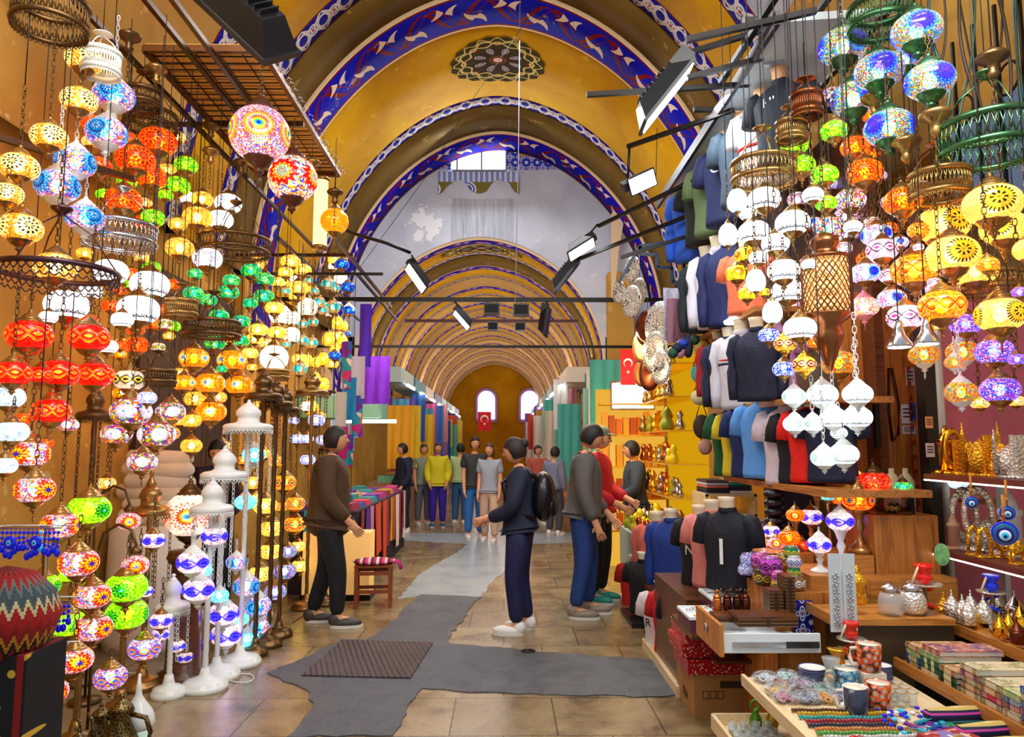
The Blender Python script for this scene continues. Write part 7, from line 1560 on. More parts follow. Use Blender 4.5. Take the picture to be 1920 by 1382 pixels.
    for j in range(m+1):
        a = PI*j/m*.72
        for i in range(n):
            bb = 2*PI*i/n; z = math.cos(a); rr = math.sin(a); front = max(0, -math.sin(bb)); zz = z
            if front > .3: zz = max(z, .42*front); rr = min(rr, math.sqrt(max(0, 1-zz*zz))+.02)
            vs.append((rr*math.cos(bb)*.8*hh, (rr*math.sin(bb)*.96+.05)*hh, zz*1.08*hh))
    for j in range(m):
        for i in range(n): l = (i+1) % n; fs.append((j*n+i, j*n+l, (j+1)*n+l, (j+1)*n+i))
    hb.add(vs, fs, HM, True)
    if longhair == 'bun': hb.sphere((0, .9*hh, .35*hh), .4*hh, 12, 8, (1, 1, 1), HM)
    elif longhair: hb.sphere((0, .55*hh, -.7*hh), .8*hh, 14, 10, (.85, .5, 1.3), HM)
    obj('hair' if not cap else 'cap', hb, plain('hair_'+(cap or hair).lstrip('#'), cap or hair, .6), body)
    if cap: mb = MB(); mb.sphere((0, -.95*hh, .45*hh), .5*hh, 12, 6, (1.1, 1, .15), HM); obj('cap_brim', mb, plain('hair_'+cap.lstrip('#'), cap, .6), body)
    # jacket
    hem = pel+Vector((0, 0, -coatlen*H)); V = [belly, chest, nb-Vector((0, 0, .008*H)), pel+Vector((0, 0, .01*H))]; E = [(0, 1), (1, 2), (0, 3)]; Rr = [.092*fat, .1*fat, .064, .098*fat]
    if coatlen: V.append(hem); E.append((3, 4)); Rr.append(.1*fat)
    for sh, el, wr in ARM:
        w2 = el.lerp(wr, sleeve) if sleeve > .3 else sh.lerp(el, .7)
        k = len(V)
        if sleeve > .3: V += [sh, el, w2]; E += [(1, k), (k, k+1), (k+1, k+2)]; Rr += [.058, .045, .036]
        else: V += [sh, w2]; E += [(1, k), (k, k+1)]; Rr += [.052, .042]
    obj('top_garment', skin_mesh('top_garment', V, E, [a*H for a in Rr], [fabric(top)]), parent=r)
    V = [pel-Vector((0, 0, .0)), pel+Vector((0, 0, .062*H))]; E = [(0, 1)]; Rr = [.088*fat, .08*fat]
    for hp, kn, an, toe in LEG: k = len(V); V += [hp, kn, an+Vector((0, 0, .01*H))]; E += [(0, k), (k, k+1), (k+1, k+2)]; Rr += [.07, .05, .038]
    obj('trousers', skin_mesh('trousers', V, E, [a*H for a in Rr], [fabric(pants)]), parent=r)
    for hp, kn, an, toe in LEG:
        mb = MB(); c = (an+toe)/2; mb.sphere((c.x, c.y+.0, .032*H), .001, 4, 3); mb.sphere((c.x, c.y-.004*H, .024*H), 1, 16, 8, (.03*H, .078*H, .026*H)); mb.sphere((an.x, an.y+.01*H, .038*H), 1, 12, 8, (.027*H, .034*H, .036*H)); s_ = obj('shoe', mb, plain('shoe_'+shoes.lstrip('#'), shoes, .5), parent=r)
        mb = MB(); mb.prism([(c.x+.031*H*math.cos(t_*PI/10), c.y-.004*H+.082*H*math.sin(t_*PI/10)) for t_ in range(20)], .014*H, Matrix.Translation((0, 0, .001))); obj('sole', mb, plain('sole_white', '#d8d4c8', .6), parent=s_)
    if extra: extra(r, H, locals())
    return r
def backpack(r, H, e):
    mb = MB(); mb.sphere((0, .125*H, .69*H), 1, 18, 12, (.095*H, .065*H, .13*H)); mb.sphere((0, .165*H, .64*H), 1, 14, 8, (.07*H, .035*H, .06*H)); b = obj('backpack', mb, plain('black_nylon', '#120e14', .3), r)
    mb = MB()
    for s in (-1, 1): mb.tube([(s*.05*H, .1*H, .78*H), (s*.065*H, .0, .84*H), (s*.075*H, -.085*H, .76*H), (s*.08*H, -.06*H, .64*H), (s*.07*H, .08*H, .58*H)], .01*H, 6)
    obj('strap', mb, plain('black_nylon', '#120e14', .3), b)
def stripeleg(r, H, e): text('AIR 2019', .06*H, plain('print_white', '#f0f0f0', .5), r, (-.105*H, -.03*H, .2*H), (PI/2, -PI/2, -PI/2))
def hoodbag(r, H, e): mb = MB(); mb.sphere((0, .07*H, .815*H), 1, 14, 8, (.07*H, .05*H, .04*H)); obj('hood', mb, fabric('#b80c20'), r)
person(975, 1186, 355, -PI/2-.15, 'person in navy jacket and jeans with a black backpack and white sneakers, facing left', '#201008', '#0c1430', '#0a1240', arms=((.5, 0), (.5, 0)), headpitch=.25, longhair='bun', extra=backpack, stride=.02)
person(1095, 1156, 352, PI/2-.15, 'person in grey-brown jacket and blue jeans looking down to the right', '#181410', '#5c5450', '#183a78', shoes='#8a7868', arms=((.2, .01), (.35, 0)), headpitch=.4, lean=.06, stride=.03, coatlen=.03, fat=1.1)
person(1122, 1128, 322, PI/2-.5, 'person in red hoodie, black printed leggings and a grey-green cap', '#202018', '#c00c20', '#08080c', shoes='#208c80', arms=((.45, 0), (.5, 0)), headpitch=.2, cap='#5a6450', extra=hoodbag)
person(820, 988, 156, .1, 'person in bright yellow sweatshirt and purple trousers, facing the camera', '#401018', '#d8c810', '#3818a0', shoes='#306080', arms=((.35, 0), (.35, 0)), fat=1.15)
person(756, 1000, 166, -1.0, 'person in dark navy jacket standing by the scarf tables', '#181010', '#101830', '#181820', arms=((.3, 0), (.3, 0)))
person(889, 1010, 188, .2, 'person with blue jeans and dark top beside the one in pale clothes', '#201410', '#303030', '#2868b0', sleeve=.2)
person(918, 1016, 182, -.2, 'person in pale grey top and beige trousers walking towards the camera', '#503020', '#98a0b0', '#c8a890', shoes='#e8e0e0', stride=.06, longhair=True, sleeve=.2)
person(792, 985, 150, .4, 'person in grey-green shirt next to the one in yellow', '#302018', '#80907c', '#60646c', sleeve=.2)
person(862, 985, 152, 2.9, 'person in pale green shirt seen far down the passage', '#201410', '#b0c890', '#306090', sleeve=.2)
person(1040, 1005, 165, 2.5, 'person in grey-blue shirt partly behind the one in grey-brown jacket', '#281810', '#7c8098', '#404048')
person(1008, 985, 148, .3, 'person in coral top far behind the backpack wearer', '#201008', '#c05848', '#303040')
person(612, 1172, 362, PI/2+.1, 'person in long brown coat and black trousers standing by the left lanterns', '#20140c', '#4a3018', '#060608', shoes='#403830', arms=((.35, 0), (.3, .01)), coatlen=.1, fat=1.2, stride=-.07)
person(398, 1110, 1.7, .3, 'person in dark purple sweater inside the left shop behind the white stands', '#181010', '#20122c', '#181420', arms=((.5, 0), (.5, 0)), headpitch=.3, Y=7.25)
person(1192, 1000, 1.7, -PI/2, 'seller in dark shirt holding out a blue cloth at the yellow shop', '#181010', '#303848', '#202028', arms=((.55, 0), (.5, 0)), Y=9.3, extra=lambda r, H, e: obj('blue_cloth', (lambda m: m.sphere((.08, -.42, .62*H), 1, 12, 8, (.14, .1, .16)))(MB()), fabric('#1858d0'), r))
# ================================================================ passage: bars, speakers, floodlights
def barthing(name, label, segs, r=.02, mat=BLACKM, cat='bar'):
    o = thing(name, label, cat, segs[0][0]); a0 = Vector(segs[0][0])
    for a, b in segs: mb = MB(); mb.bar(Vector(a)-a0, Vector(b)-a0, r*2, r*2); obj('tube', mb, mat, o)
    return o
b1 = P(930, 562, 10); barthing('cross_bar', 'long dark bar across the passage carrying black speakers', [((-3.1, 10, b1.z), (2.95, 10, b1.z))], .028)
b2 = P(920, 602, 14.6); barthing('cross_bar', 'rusty bar further down the passage with two small speakers', [((-2.0, 14.6, b2.z), (1.5, 14.6, b2.z))], .03, plain('rust_red_bar', '#501c14', .6))
b3 = P(900, 650, 11); barthing('cross_bar', 'lower thin bar and cable bundle across the passage', [((-2.95, 11, b3.z), (2.9, 11, b3.z))], .02)
for i, (px, py, Y, w, h, lab) in enumerate(((922, 580, 10, 30, 20, 'left'), (977, 582, 10, 30, 22, 'right'), (924, 612, 14.6, 20, 16, 'far left'), (975, 613, 14.6, 20, 16, 'far right'))):
    p = P(px, py, Y); m = M_(Y); bz = (b1 if Y == 10 else b2).z; r = thing('speaker', lab+' black speaker box hanging under the '+('long' if Y == 10 else 'rusty')+' cross bar', 'speaker', p); mb = MB(); mb.box((0, 0, 0), (w*m, .18, h*m)); obj('cabinet', mb, BLACKP, r); mb = MB(); mb.box((0, -.092, -.003), (w*m*.85, .006, h*m*.8)); obj('grille', mb, plain('grille_cloth', '#1c1c20', .9), r)
    mb = MB(); mb.bar((-w*m*.3, 0, h*m/2), (-w*m*.3, 0, bz-p.z), .01, .01); mb.bar((w*m*.3, 0, h*m/2), (w*m*.3, 0, bz-p.z), .01, .01); obj('hanger', mb, BLACKM, r)
def flood(label, a, b, Y, wpx, n, lit=True, depth=.16, Y2=None, s=14, hang=None):
    A = P(*a, Y); B = P(*b, Y2 or Y); c = (A+B)/2; X = (B-A); L = X.length; X.normalize(); Z = -Vector(n).normalized(); Z = (Z-X*Z.dot(X)).normalized(); Yv = Z.cross(X); W = wpx*M_(Y)
    M = Matrix((X, Yv, Z)).transposed().to_4x4(); M.translation = c; r = thing('floodlight', label, 'floodlight', c)
    M.translation = (0, 0, 0); mb = MB(); mb.box((0, 0, depth*.32), (L, W, depth*.6), M, .62); mb.box((0, 0, 0), (L*1.04, W*1.08, depth*.12), M)
    obj('housing', mb, BLACKP, r)
    for k in range(7): mb = MB(); mb.box((-L*.24+L*.08*k, 0, depth*.66), (.008, W*.5, depth*.14), M); obj('cooling_fin', mb, BLACKP, r)
    mb = MB(); mb.box((0, 0, -depth*.075), (L*.94, W*.92, .006), M); obj('lens', mb, emis('floodlight_glass', '#e8fbff', s) if lit else plain('dark_lens', '#40444c', .1), r)
    mb = MB(); mb.box((-L*.5, 0, depth*.4), (L*.3, W*.5, depth*.55), M); obj('gearbox', mb, BLACKP, r)
    if hang is not None: mb = MB(); mb.tube([Vector((0, 0, 0))+M @ Vector((-L*.4, 0, depth*.6)), Vector(hang)-c], .012, 6); obj('bracket', mb, BLACKM, r)
    return r
flood('large black floodlight with narrow lit face hanging at upper right', (1293, 128), (1206, 238), 4.9, 66, (.8, -.02, -.6), hang=P(1290, 90, 4.9), depth=.2)
flood('square lit LED floodlight below the large one', (1180, 352), (1228, 330), 6.2, 34, (.1, -.75, -.6), hang=P(1180, 275, 6.2), s=22)
flood('lit floodlight at the tip of the upper right boom', (1114, 452), (1066, 482), 7.6, 26, (.3, -.45, -.85), hang=P(1120, 420, 7.6))
flood('dark floodlight below the lit one at the boom tips', (1086, 490), (1040, 548), 7.9, 26, (.75, -.1, -.65), lit=False, hang=P(1082, 488, 7.9))
flood('lit floodlight on the curved arm at the left', (764, 498), (797, 545), 7.4, 22, (-.55, -.55, -.6), hang=P(772, 478, 7.4), s=16)
flood('lit floodlight hanging left of the speakers', (852, 584), (880, 616), 10, 16, (-.5, -.4, -.8), hang=(P(850, 564, 10).x, 10, b1.z))
flood('unlit floodlight hanging right of the speakers', (1030, 578), (1022, 630), 10, 26, (.9, -.3, -.3), lit=False, hang=(P(1028, 564, 10).x, 10, b1.z))
flood('big ribbed black floodlight at the top left', (392, -20), (528, 108), 4.2, 90, (-.6, .75, -.25), lit=False, depth=.3, hang=P(380, -60, 4.2))
bm = [((1287, 75), (1530, 20)), ((1290, 100), (1445, 52)), ((1100, 178), (1405, 158)), ((1288, 146), (1440, 106)), ((1177, 275), (1375, 206)), ((1122, 424), (1318, 330)), ((1080, 488), (1292, 404)), ((1164, 483), (1292, 442)), ((1150, 120), (1152, 118))][:8]
bl_ = ['uppermost boom at the top right', 'second boom carrying the large floodlight', 'long horizontal boom reaching left over the vault', 'short boom between the two long ones', 'boom ending at the square floodlight', 'boom reaching to the lit tip floodlight', 'boom reaching to the dark tip floodlight', 'short boom above the hanging plates']
for i, ((a, b), lab) in enumerate(zip(bm, bl_)):
    Y = 1.72*FPX/(b[0]-945); q = P(*b, Y); Ya = {1: 4.9, 4: 6.2, 5: 7.6, 6: 7.9}.get(i, Y); p = P(*a, Ya); barthing('boom', 'dark steel '+lab, [(p, q)], .017, BLACKM, 'boom')
p0, p1 = P(600, 405, 7.6), P(770, 474, 7.4); mb = MB(); mb.tube([p0-p0, (P(660, 437, 7.5)-p0), (P(725, 456, 7.4)-p0), p1-p0], .018, 8); tag(obj('curved_arm', mb, BLACKM, loc=p0), 'curved dark arm with cables carrying the left floodlight', 'arm')
# thin cables
for i, (pts, Y, lab) in enumerate((([(975, -10), (972, 300), (966, 565)], 8.5, 'long thin pale wire hanging straight down the middle of the vault'), ([(1020, -10), (870, 210), (800, 330), (676, 500)], 8.4, 'thin dark wire slanting down across the vault to the left'), ([(1232, 240), (1230, 330)], 6.2, 'thin wire above the square floodlight'))):
    g = [P(a, b, Y) for a, b in pts]; mb = MB(); mb.tube([q-g[0] for q in g], .005 if i == 0 else .0035, 5); tag(obj('wire', mb, plain('pale_wire', '#b8b8b8', .5) if i == 0 else cordM, loc=g[0]), lab, 'wire')

# ================================================================ hanging cloth
def cloth(x, y, ztop, w, h, col, along='x', name='hanging_scarf', label='', group=None, wave=.03, cat='scarf', n=14, mat=None):
    mb = MB(); vs = []; k = random.uniform(0, 6); m = 6
    for s in (0, 1):
        for j in range(m+1):
            for i in range(n+1):
                u = (i/n-.5)*w; d = wave*math.sin(i/n*w*38+k+j*.2)*(.5+.5*j/m)+s*.006; z = -h*j/m
                vs.append((u, d, z) if along == 'x' else (d, u, z))
    F = []; N1 = (m+1)*(n+1)
    for s in (0, 1):
        for j in range(m):
            for i in range(n): a = s*N1+j*(n+1)+i; F.append((a, a+1, a+n+2, a+n+1) if s else (a+n+1, a+n+2, a+1, a))
    mb.add(vs, F, None, True); o = obj(name, mb, mat or fabric(col), loc=(x, y, ztop)); tag(o, label, cat, group); return o
PATT = NT('patterned_scarf_cloth'); q = PATT.vor(PATT.co(), 9); PATT = PATT.done(PATT.bsdf(PATT.pal(PATT.xyz(q.outputs['Color'])[0], ['#d02878', '#e87820', '#3060c0', '#f0e0d0', '#8020a0', '#20a0b0']), .7))
# left textile stall just beyond the lanterns
cl_ = [('purple', '#7018b0', 702, 668, 60, 90, 10.5), ('violet', '#5020c0', 686, 570, 22, 120, 9.6), ('white', '#d8d4e4', 668, 668, 34, 80, 9.2), ('turquoise', '#1890c8', 656, 708, 26, 80, 8.8), ('pink patterned', None, 650, 640, 20, 90, 8.8), ('coral patterned', None, 670, 742, 20, 78, 9.2), ('pale fringed', '#d0c8b8', 640, 735, 20, 90, 8.6), ('magenta', '#c01870', 640, 800, 24, 60, 8.4), ('orange patterned', None, 655, 815, 16, 60, 8.8)]
for nm, c, px, py, w, h, Y in cl_:
    p = P(px, py, Y); m = M_(Y); cloth(p.x, Y, p.z, w*m, h*m, c or '#ffffff', 'x', 'hanging_cloth', nm+' cloth hanging at the textile stall beyond the left lanterns', None, .02, 'cloth', mat=None if c else PATT)
barthing('cloth_rail', 'dark rail over the hanging cloths at the left textile stall', [((-3.1, 8.3, 3.6), (-1.4, 8.3, 3.6)), ((-1.7, 8.3, 3.6), (-1.7, 11.5, 3.6)), ((-2.3, 8.3, 3.6), (-2.3, 11.5, 3.6))], .015)
block('green_awning', 'pale green shop awning box behind the purple cloth', 'awning', -3.3, -2.0, 11.6, 12.6, P(700, 784, 11.8).z, P(700, 745, 12).z, plain('pale_green_sheet', '#80b898', .5))
r = thing('tube_light', 'bright white tube light under the pale green awning', 'light', P(690, 790, 11.8)); mb = MB(); mb.cyl((-.45, 0, 0), (.45, 0, 0), .03); obj('tube', mb, emis('fluorescent_tube', '#f4fcff', 9), r)
r = thing('scarf_table', 'long table heaped with folded scarves at the left textile stall', 'table', (-2.0, 10.2, 0)); mb = MB(); mb.box((0, 0, .45), (.75, 3.9, .9)); obj('body', mb, plain('dark_table_cloth', '#2c2430', .9), r)
SC = ['#b02880', '#603090', '#d85030', '#2870b0', '#c8a028', '#388888', '#d880b0', '#903040', '#e8d8d0', '#4048a0', '#d03048', '#58308c']
random.seed(5)
for i in range(30):
    a, b = i % 3, i//3; z = .9; h = random.uniform(.04, .1); o = thing('folded_scarf', 'folded colourful scarf on the long left table', 'scarf', (-2.25+.23*a+random.uniform(-.02, .02), 8.45+.385*b, z), random.uniform(-.1, .1), 'folded scarves on the long left table'); mb = MB(); mb.box((0, 0, h/2), (.2, .34, h), None, .85); obj('folds', mb, fabric(random.choice(SC)), o)
for i in range(13):
    cloth(-1.6+.015*(i % 2), 8.4+.29*i, .9, .24, random.uniform(.5, .8), random.choice(SC), 'y', 'hanging_scarf', rank(i, 13, 'scarves hanging down the long left table front', 'nearest', 'farthest'), 'scarves hanging down the front of the long left table', .02)
cloth(-1.95, 8.2, .92, .5, .75, '#18a0b8', 'x', 'hanging_scarf', 'turquoise fringed scarf hanging at the near end of the left table', None, .03)
# ---- rows of shops down both sides
random.seed(21)
pal_ = ['#e8b020', '#d0c030', '#58a8a8', '#8850b0', '#d85090', '#4070c0', '#e8e0d8', '#c04030', '#70b888', '#b080c8', '#3050a0', '#f0a0a0']
far = []
for i in range(30):
    Y = 14.4+i*.62; c = 1 if i % 2 else 0; z = random.uniform(2.3, 2.9)
    far.append((-2.15+random.uniform(-.15, .25), Y, z, random.uniform(.35, .6), random.uniform(.9, 1.6)))
for i, (x, Y, z, w, h) in enumerate(far): cloth(x, Y, z, w, h, ['#f0a818', '#e8c020', '#58a8c8', '#8850b0', '#d85090', '#4070c0'][i % 6] if i < 12 else random.choice(pal_), 'x', 'hanging_garment', 'colourful garment hanging on the left side far down the passage', 'far garments on the left side of the passage', .03, 'garment')
for i in range(30):
    Y = 10.2+i*.72; cloth(1.62+random.uniform(-.2, .2)-(.35 if Y > 14 else 0), Y, random.uniform(2.4, 3.0), random.uniform(.3, .5), random.uniform(1.0, 1.7), ['#50b0a0', '#e8e0d8', '#d88890', '#90c8b0', '#e8d8c0', '#208878'][i % 6] if i < 14 else random.choice(pal_), 'x', 'hanging_garment', 'pale or coloured garment hanging on the right side of the passage', 'far garments on the right side of the passage', .03, 'garment')
for i in range(8):
    for s in (-1, 1):
        Y = 15.5+i*2.4; x = -2.3 if s < 0 else 1.5; r = thing('stall_counter', rank(i, 8, ('left' if s < 0 else 'right')+'-hand stall counters far down the passage', 'nearest', 'farthest'), 'counter', (x, Y, 0), 0, 'far stall counters'); mb = MB(); mb.box((0, 0, .45), (.7, 2.1, .9)); obj('body', mb, plain('counter_'+str(i % 3), ['#a07850', '#c8b8a8', '#70605c'][i % 3], .5, 0, .2), r)
        for k in range(5): mb = MB(); mb.box((random.uniform(-.15, .15), -.85+.42*k, .95), (.35, .3, random.uniform(.06, .2))); obj('goods', mb, fabric(random.choice(pal_)), r)
        mb = MB(); mb.box((0, 0, 3.02), (.5, 2.1, .3)); r2 = obj('shop_sign', mb, plain('sign_'+str((i+s) % 4), ['#308898', '#e8d8c0', '#5a4890', '#b0c8c0'][(i+s) % 4], .4)); r2.location = (x-.2*s*-1*0, Y, 0); tag(r2, rank(i, 8, ('left' if s < 0 else 'right')+'-hand shop sign boards down the passage', 'nearest', 'farthest'), 'sign', 'far shop signs')
        r = thing('tube_light', rank(i, 8, ('left' if s < 0 else 'right')+'-hand white tube lights down the passage', 'nearest', 'farthest'), 'light', (x-.32*s, Y, 2.84), 0, 'far tube lights'); mb = MB(); mb.cyl((0, -.6, 0), (0, .6, 0), .025, 8); obj('tube', mb, emis('fluorescent_tube', '#f4fcff', 9), r); mb = MB(); mb.box((0, 0, .04), (.06, 1.25, .03)); obj('fitting', mb, WHT, r)
# flags
def flag(px0, py0, px1, py1, Y, label):
    a, b = P(px0, py0, Y), P(px1, py1, Y); w = b.x-a.x; h = a.z-b.z; c = ((a.x+b.x)/2, Y, (a.z+b.z)/2); r = thing('flag', label, 'flag', c); mb = MB(); mb.box((0, 0, 0), (w, .008, h)); obj('red_cloth', mb, fabric('#d80c18'), r)
    R = w*.3; pts = []
    for k in range(25): t_ = .6+(2*PI-1.2)*k/24; pts.append((R*math.cos(t_), R*math.sin(t_)))
    for k in range(24, -1, -1): t_ = .75+(2*PI-1.5)*k/24; pts.append((.22*R+.8*R*math.cos(t_), .8*R*math.sin(t_)))
    M = Matrix.Translation((0, -.006, h*.12)) @ Matrix.Rotation(-PI/2, 4, 'Y') @ Matrix.Rotation(PI/2, 4, 'X'); M = Matrix.Translation((0, -.006, h*.12)) @ Matrix.Rotation(PI/2, 4, 'X') @ Matrix.Rotation(-PI/2, 4, 'Z')
    mb = MB(); mb.prism(pts, .004, M); obj('crescent', mb, plain('flag_white', '#f4f0f0', .7), r)
    st = []; 
    for k in range(10): q = .12*w*(1 if k % 2 == 0 else .4); st.append((q*math.sin(PI*k/5), q*math.cos(PI*k/5)))
    mb = MB(); mb.prism(st, .004, Matrix.Translation((0, -.006, -h*.14)) @ Matrix.Rotation(PI/2, 4, 'X')); obj('star', mb, plain('flag_white', '#f4f0f0', .7), r)
flag(1163, 655, 1192, 722, 9.2, 'red flag with white crescent and star hanging at the right shops')
flag(896, 772, 921, 808, 20, 'small dark red flag with crescent hanging far down the passage')
# ---- bright yellow trinket shop at the right
r = thing('lit_shop_sign', 'large glowing white shop sign box above the soap shelves', 'sign', P(1186, 742, 9.9)); mb = MB(); mb.box((0, 0, 0), (.55, .1, .34)); obj('light_box', mb, emis('sign_light_box', '#fffaf2', 3.2), r); mb = MB(); mb.box((0, .03, 0), (.6, .08, .39)); obj('frame', mb, SILVER, r)
r = thing('shop_shelving', 'tall shelving with orange and cream goods under the white sign', 'shelf', (1.75, 9.95, 0))
YLW = plain('warm_yellow_wall', '#e8a818', .5, 0, .2)
for k in range(5): mb = MB(); mb.box((0, 0, .5+.42*k), (.9, .3, .02)); obj('shelf_board', mb, YLW, r)
mb = MB(); mb.box((0, .2, 1.2), (.95, .03, 2.4)); obj('back_panel', mb, emis('self_glow_panel', '#f8b840', .9), r)  # warm shop light put into the panel as its own glow
sc_ = ['#f0a020', '#f8e8c0', '#e87010', '#f0c860', '#c85010', '#fff0d0']
random.seed(9)
for k in range(4):
    for i in range(9): mb = MB(); h = random.uniform(.2, .34); mb.box((0, 0, h/2), (.075, .1, h)); o = obj('soap_box', mb, plain('box_'+sc_[(i*k+i) % 6].lstrip('#'), sc_[(i*k+i) % 6], .5), loc=(1.36+.095*i, 9.9, .51+.42*k)); tag(o, rank(i, 9, 'orange-cream boxes on the %s shelf under the white sign' % ['lowest', 'second', 'third', 'top'][k], 'leftmost', 'rightmost'), 'box', 'orange and cream boxes under the white sign')
r = thing('shop_shelving', 'glowing yellow shelving packed with brass trinkets behind the seller', 'shelf', (1.85, 8.65, 0))
mb = MB(); mb.box((.3, 0, 1.4), (.03, 1.8, 2.8)); obj('back_panel', mb, emis('self_glow_panel_deep', '#f0b010', .75), r)  # lit shop interior imitated by a panel that glows itself
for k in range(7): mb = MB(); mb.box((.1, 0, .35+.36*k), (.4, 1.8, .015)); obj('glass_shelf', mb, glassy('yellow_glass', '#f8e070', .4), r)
tr_m = [GOLD, BRASS, plain('yellow_glaze', '#e8c810', .2), plain('copper_bright', '#c86830', .2, .9), SILVER, plain('olive_glaze', '#889020', .3)]
TRK = []
for m in tr_m: mb = MB(); mb.lathe([(.03, 0), (.05, .03), (.035, .07), (.02, .1), (.035, .13), (.01, .17)], 12); TRK.append(mb.mesh('trinket', m))
for k in range(7):
    for i in range(12):
        o = obj('brass_trinket', TRK[random.randrange(6)], loc=(1.78+random.uniform(0, .12), 7.84+.14*i, .36+.36*k), scale=random.uniform(.9, 1.5)); tag(o, 'small shiny brass or yellow trinket on the glowing yellow shelves', 'trinket', 'trinkets on the glowing yellow shelves')
r = thing('trinket_table', 'low table full of yellow knick-knacks in front of the glowing shelves', 'table', (1.55, 7.95, 0)); mb = MB(); mb.box((0, 0, .35), (.4, 1.4, .7)); obj('body', mb, plain('faded_teal_cloth', '#90a098', .8), r)
for i in range(24): o = obj('brass_trinket', TRK[(2 if i % 2 else random.randrange(6))], loc=(1.42+.09*(i % 4), 7.35+.22*(i//4), .7), scale=random.uniform(.9, 1.4)); tag(o, 'small yellow knick-knack on the low table beside the passage', 'trinket', 'yellow knick-knacks on the low table')
# ---- hanging metal plates
FIL = NT('filigree_plate'); q = FIL.vor(FIL.co(), 26, 'F1'); FIL = FIL.done(FIL.bsdf(FIL.pal(FIL.fr(FIL.mul(q.outputs['Distance'], 2.2)), ['#f0eee4', '#3a3430', '#d8d4c4', '#f4f0e8']), .3, .3))
CPL = plain('brown_copper_plate', '#7a3818', .2, .9)
for i, (px, py, hh, Y, m, lab) in enumerate(((1189, 505, 26, 8.2, FIL, 'uppermost'), (1164, 548, 22, 8.4, FIL, 'leftmost'), (1188, 566, 32, 7.9, FIL, 'middle left'), (1200, 548, 28, 8.3, FIL, 'dark-rimmed'), (1240, 610, 46, 7.3, FIL, 'large bright'), (1232, 660, 40, 7.2, FIL, 'long lower'), (1243, 690, 32, 7.1, FIL, 'lowest narrow'), (1215, 615, 34, 7.6, CPL, 'big brown copper'), (1222, 700, 34, 7.5, CPL, 'lower brown copper'), (1208, 650, 32, 7.9, plain('tan_copper_plate', '#c07840', .3, .8), 'tan copper'), (1207, 700, 26, 8.0, plain('tan_copper_plate', '#c07840', .3, .8), 'lower tan copper'))):
    p = P(px, py, Y); R = hh*M_(Y); r = thing('hanging_plate', lab+' ornamental metal plate hanging edge-on at the right stalls', 'plate', p, PI/2*0-1.15); mb = MB(); mb.lathe([(.0001, 0), (R*.6, .004), (R*.75, .02), (R, .025), (R, .03), (R*.7, .028), (.0001, .008)], 30, Matrix.Rotation(PI/2, 4, 'X')); obj('dish', mb, m, r)
    mb = MB(); mb.tube([(0, 0, R), (0, 0, R+.12)], .003, 4); obj('hook_wire', mb, BLACKM, r)
NAVB = plain('navy_painted_tube', '#182c50', .4); Yf = 7.2
fr_ = [(1160, 530), (1200, 462), (1282, 450), (1282, 560)]; fs_ = [(1200, 476), (1232, 478), (1232, 502), (1260, 502), (1260, 530), (1282, 530)]
barthing('plate_rack', 'stepped navy blue tube rack above the hanging metal plates', [(P(*a, Yf), P(*b, Yf)) for a, b in list(zip(fr_, fr_[1:]))+list(zip(fs_, fs_[1:]))+[((1200, 462), (1200, 476))]], .016, NAVB, 'rack')
# scarves, bags and pompoms left of the second shirt row
GR = thing('iron_grille', 'black scrolled iron window grille behind the lanterns at the top right', 'grille', (2.86, 3.8, 3.6))
for i in range(9): mb = MB(); mb.bar((0, -.8+.2*i, -.55), (0, -.8+.2*i, .6), .018, .018); obj('bar', mb, BLACKM, GR)
for i in range(8): mb = MB(); mb.torus(.09, .008, 18, 5, Matrix.Translation((-.02, -.7+.2*i, .1*(-1)**i)) @ Matrix.Rotation(PI/2, 4, 'Y')); obj('scroll', mb, BLACKM, GR)
struct('window_4', (lambda m: m.box((2.98, 3.8, 3.62), (.02, 1.7, 1.1)))(MB()), emis('dim_grille_window', '#a8b8e0', .3))
cloth(P(1272, 540, 6.9).x, 6.9, P(1272, 540, 6.9).z, .3, .5, '#c8c4d0', 'x', 'hanging_scarf', 'grey and white patterned shawl hanging beside the plates', None, .03, mat=PATT if 0 else plain('houndstooth_shawl', '#b8b4c4', .8, 0, .5, vs=40))
cloth(P(1262, 560, 6.8).x, 6.8, P(1262, 560, 6.8).z, .12, .42, '#8a5868', 'x', 'hanging_scarf', 'mauve scarf with red and green stripe over the shawl', None, .02)
for i, (px, py, w, h, c, lab) in enumerate(((1275, 655, 22, 36, '#d090a0', 'pink handbag'), (1290, 650, 20, 44, '#202848', 'navy embroidered handbag'), (1318, 655, 34, 40, '#d0b848', 'yellow handbag'), (1316, 800, 34, 46, '#382818', 'black and gold brocade bag'), (1322, 838, 26, 30, '#b88878', 'small pink-brown flap bag'), (1308, 700, 26, 34, '#40b0b0', 'turquoise pouch'), (1326, 705, 22, 56, '#701838', 'burgundy satin scarf bundle'), (1312, 745, 34, 30, '#d0cc90', 'pale yellow printed cushion'))):
    Y = 6.7; p = P(px, py, Y); m = M_(Y); r = thing('hanging_bag', lab+' hanging left of the shirts', 'bag', p); mb = MB(); mb.sphere((0, 0, 0), 1, 16, 10, (w*m*.5, .05, h*m*.5)); b = obj('bag_body', mb, fabric(c), r); mb = MB(); mb.tube([(-w*m*.3, 0, h*m*.4), (0, 0, h*m*1.1), (w*m*.3, 0, h*m*.4)], .006, 5); obj('strap', mb, plain('strap_brown', '#604020', .6), r)
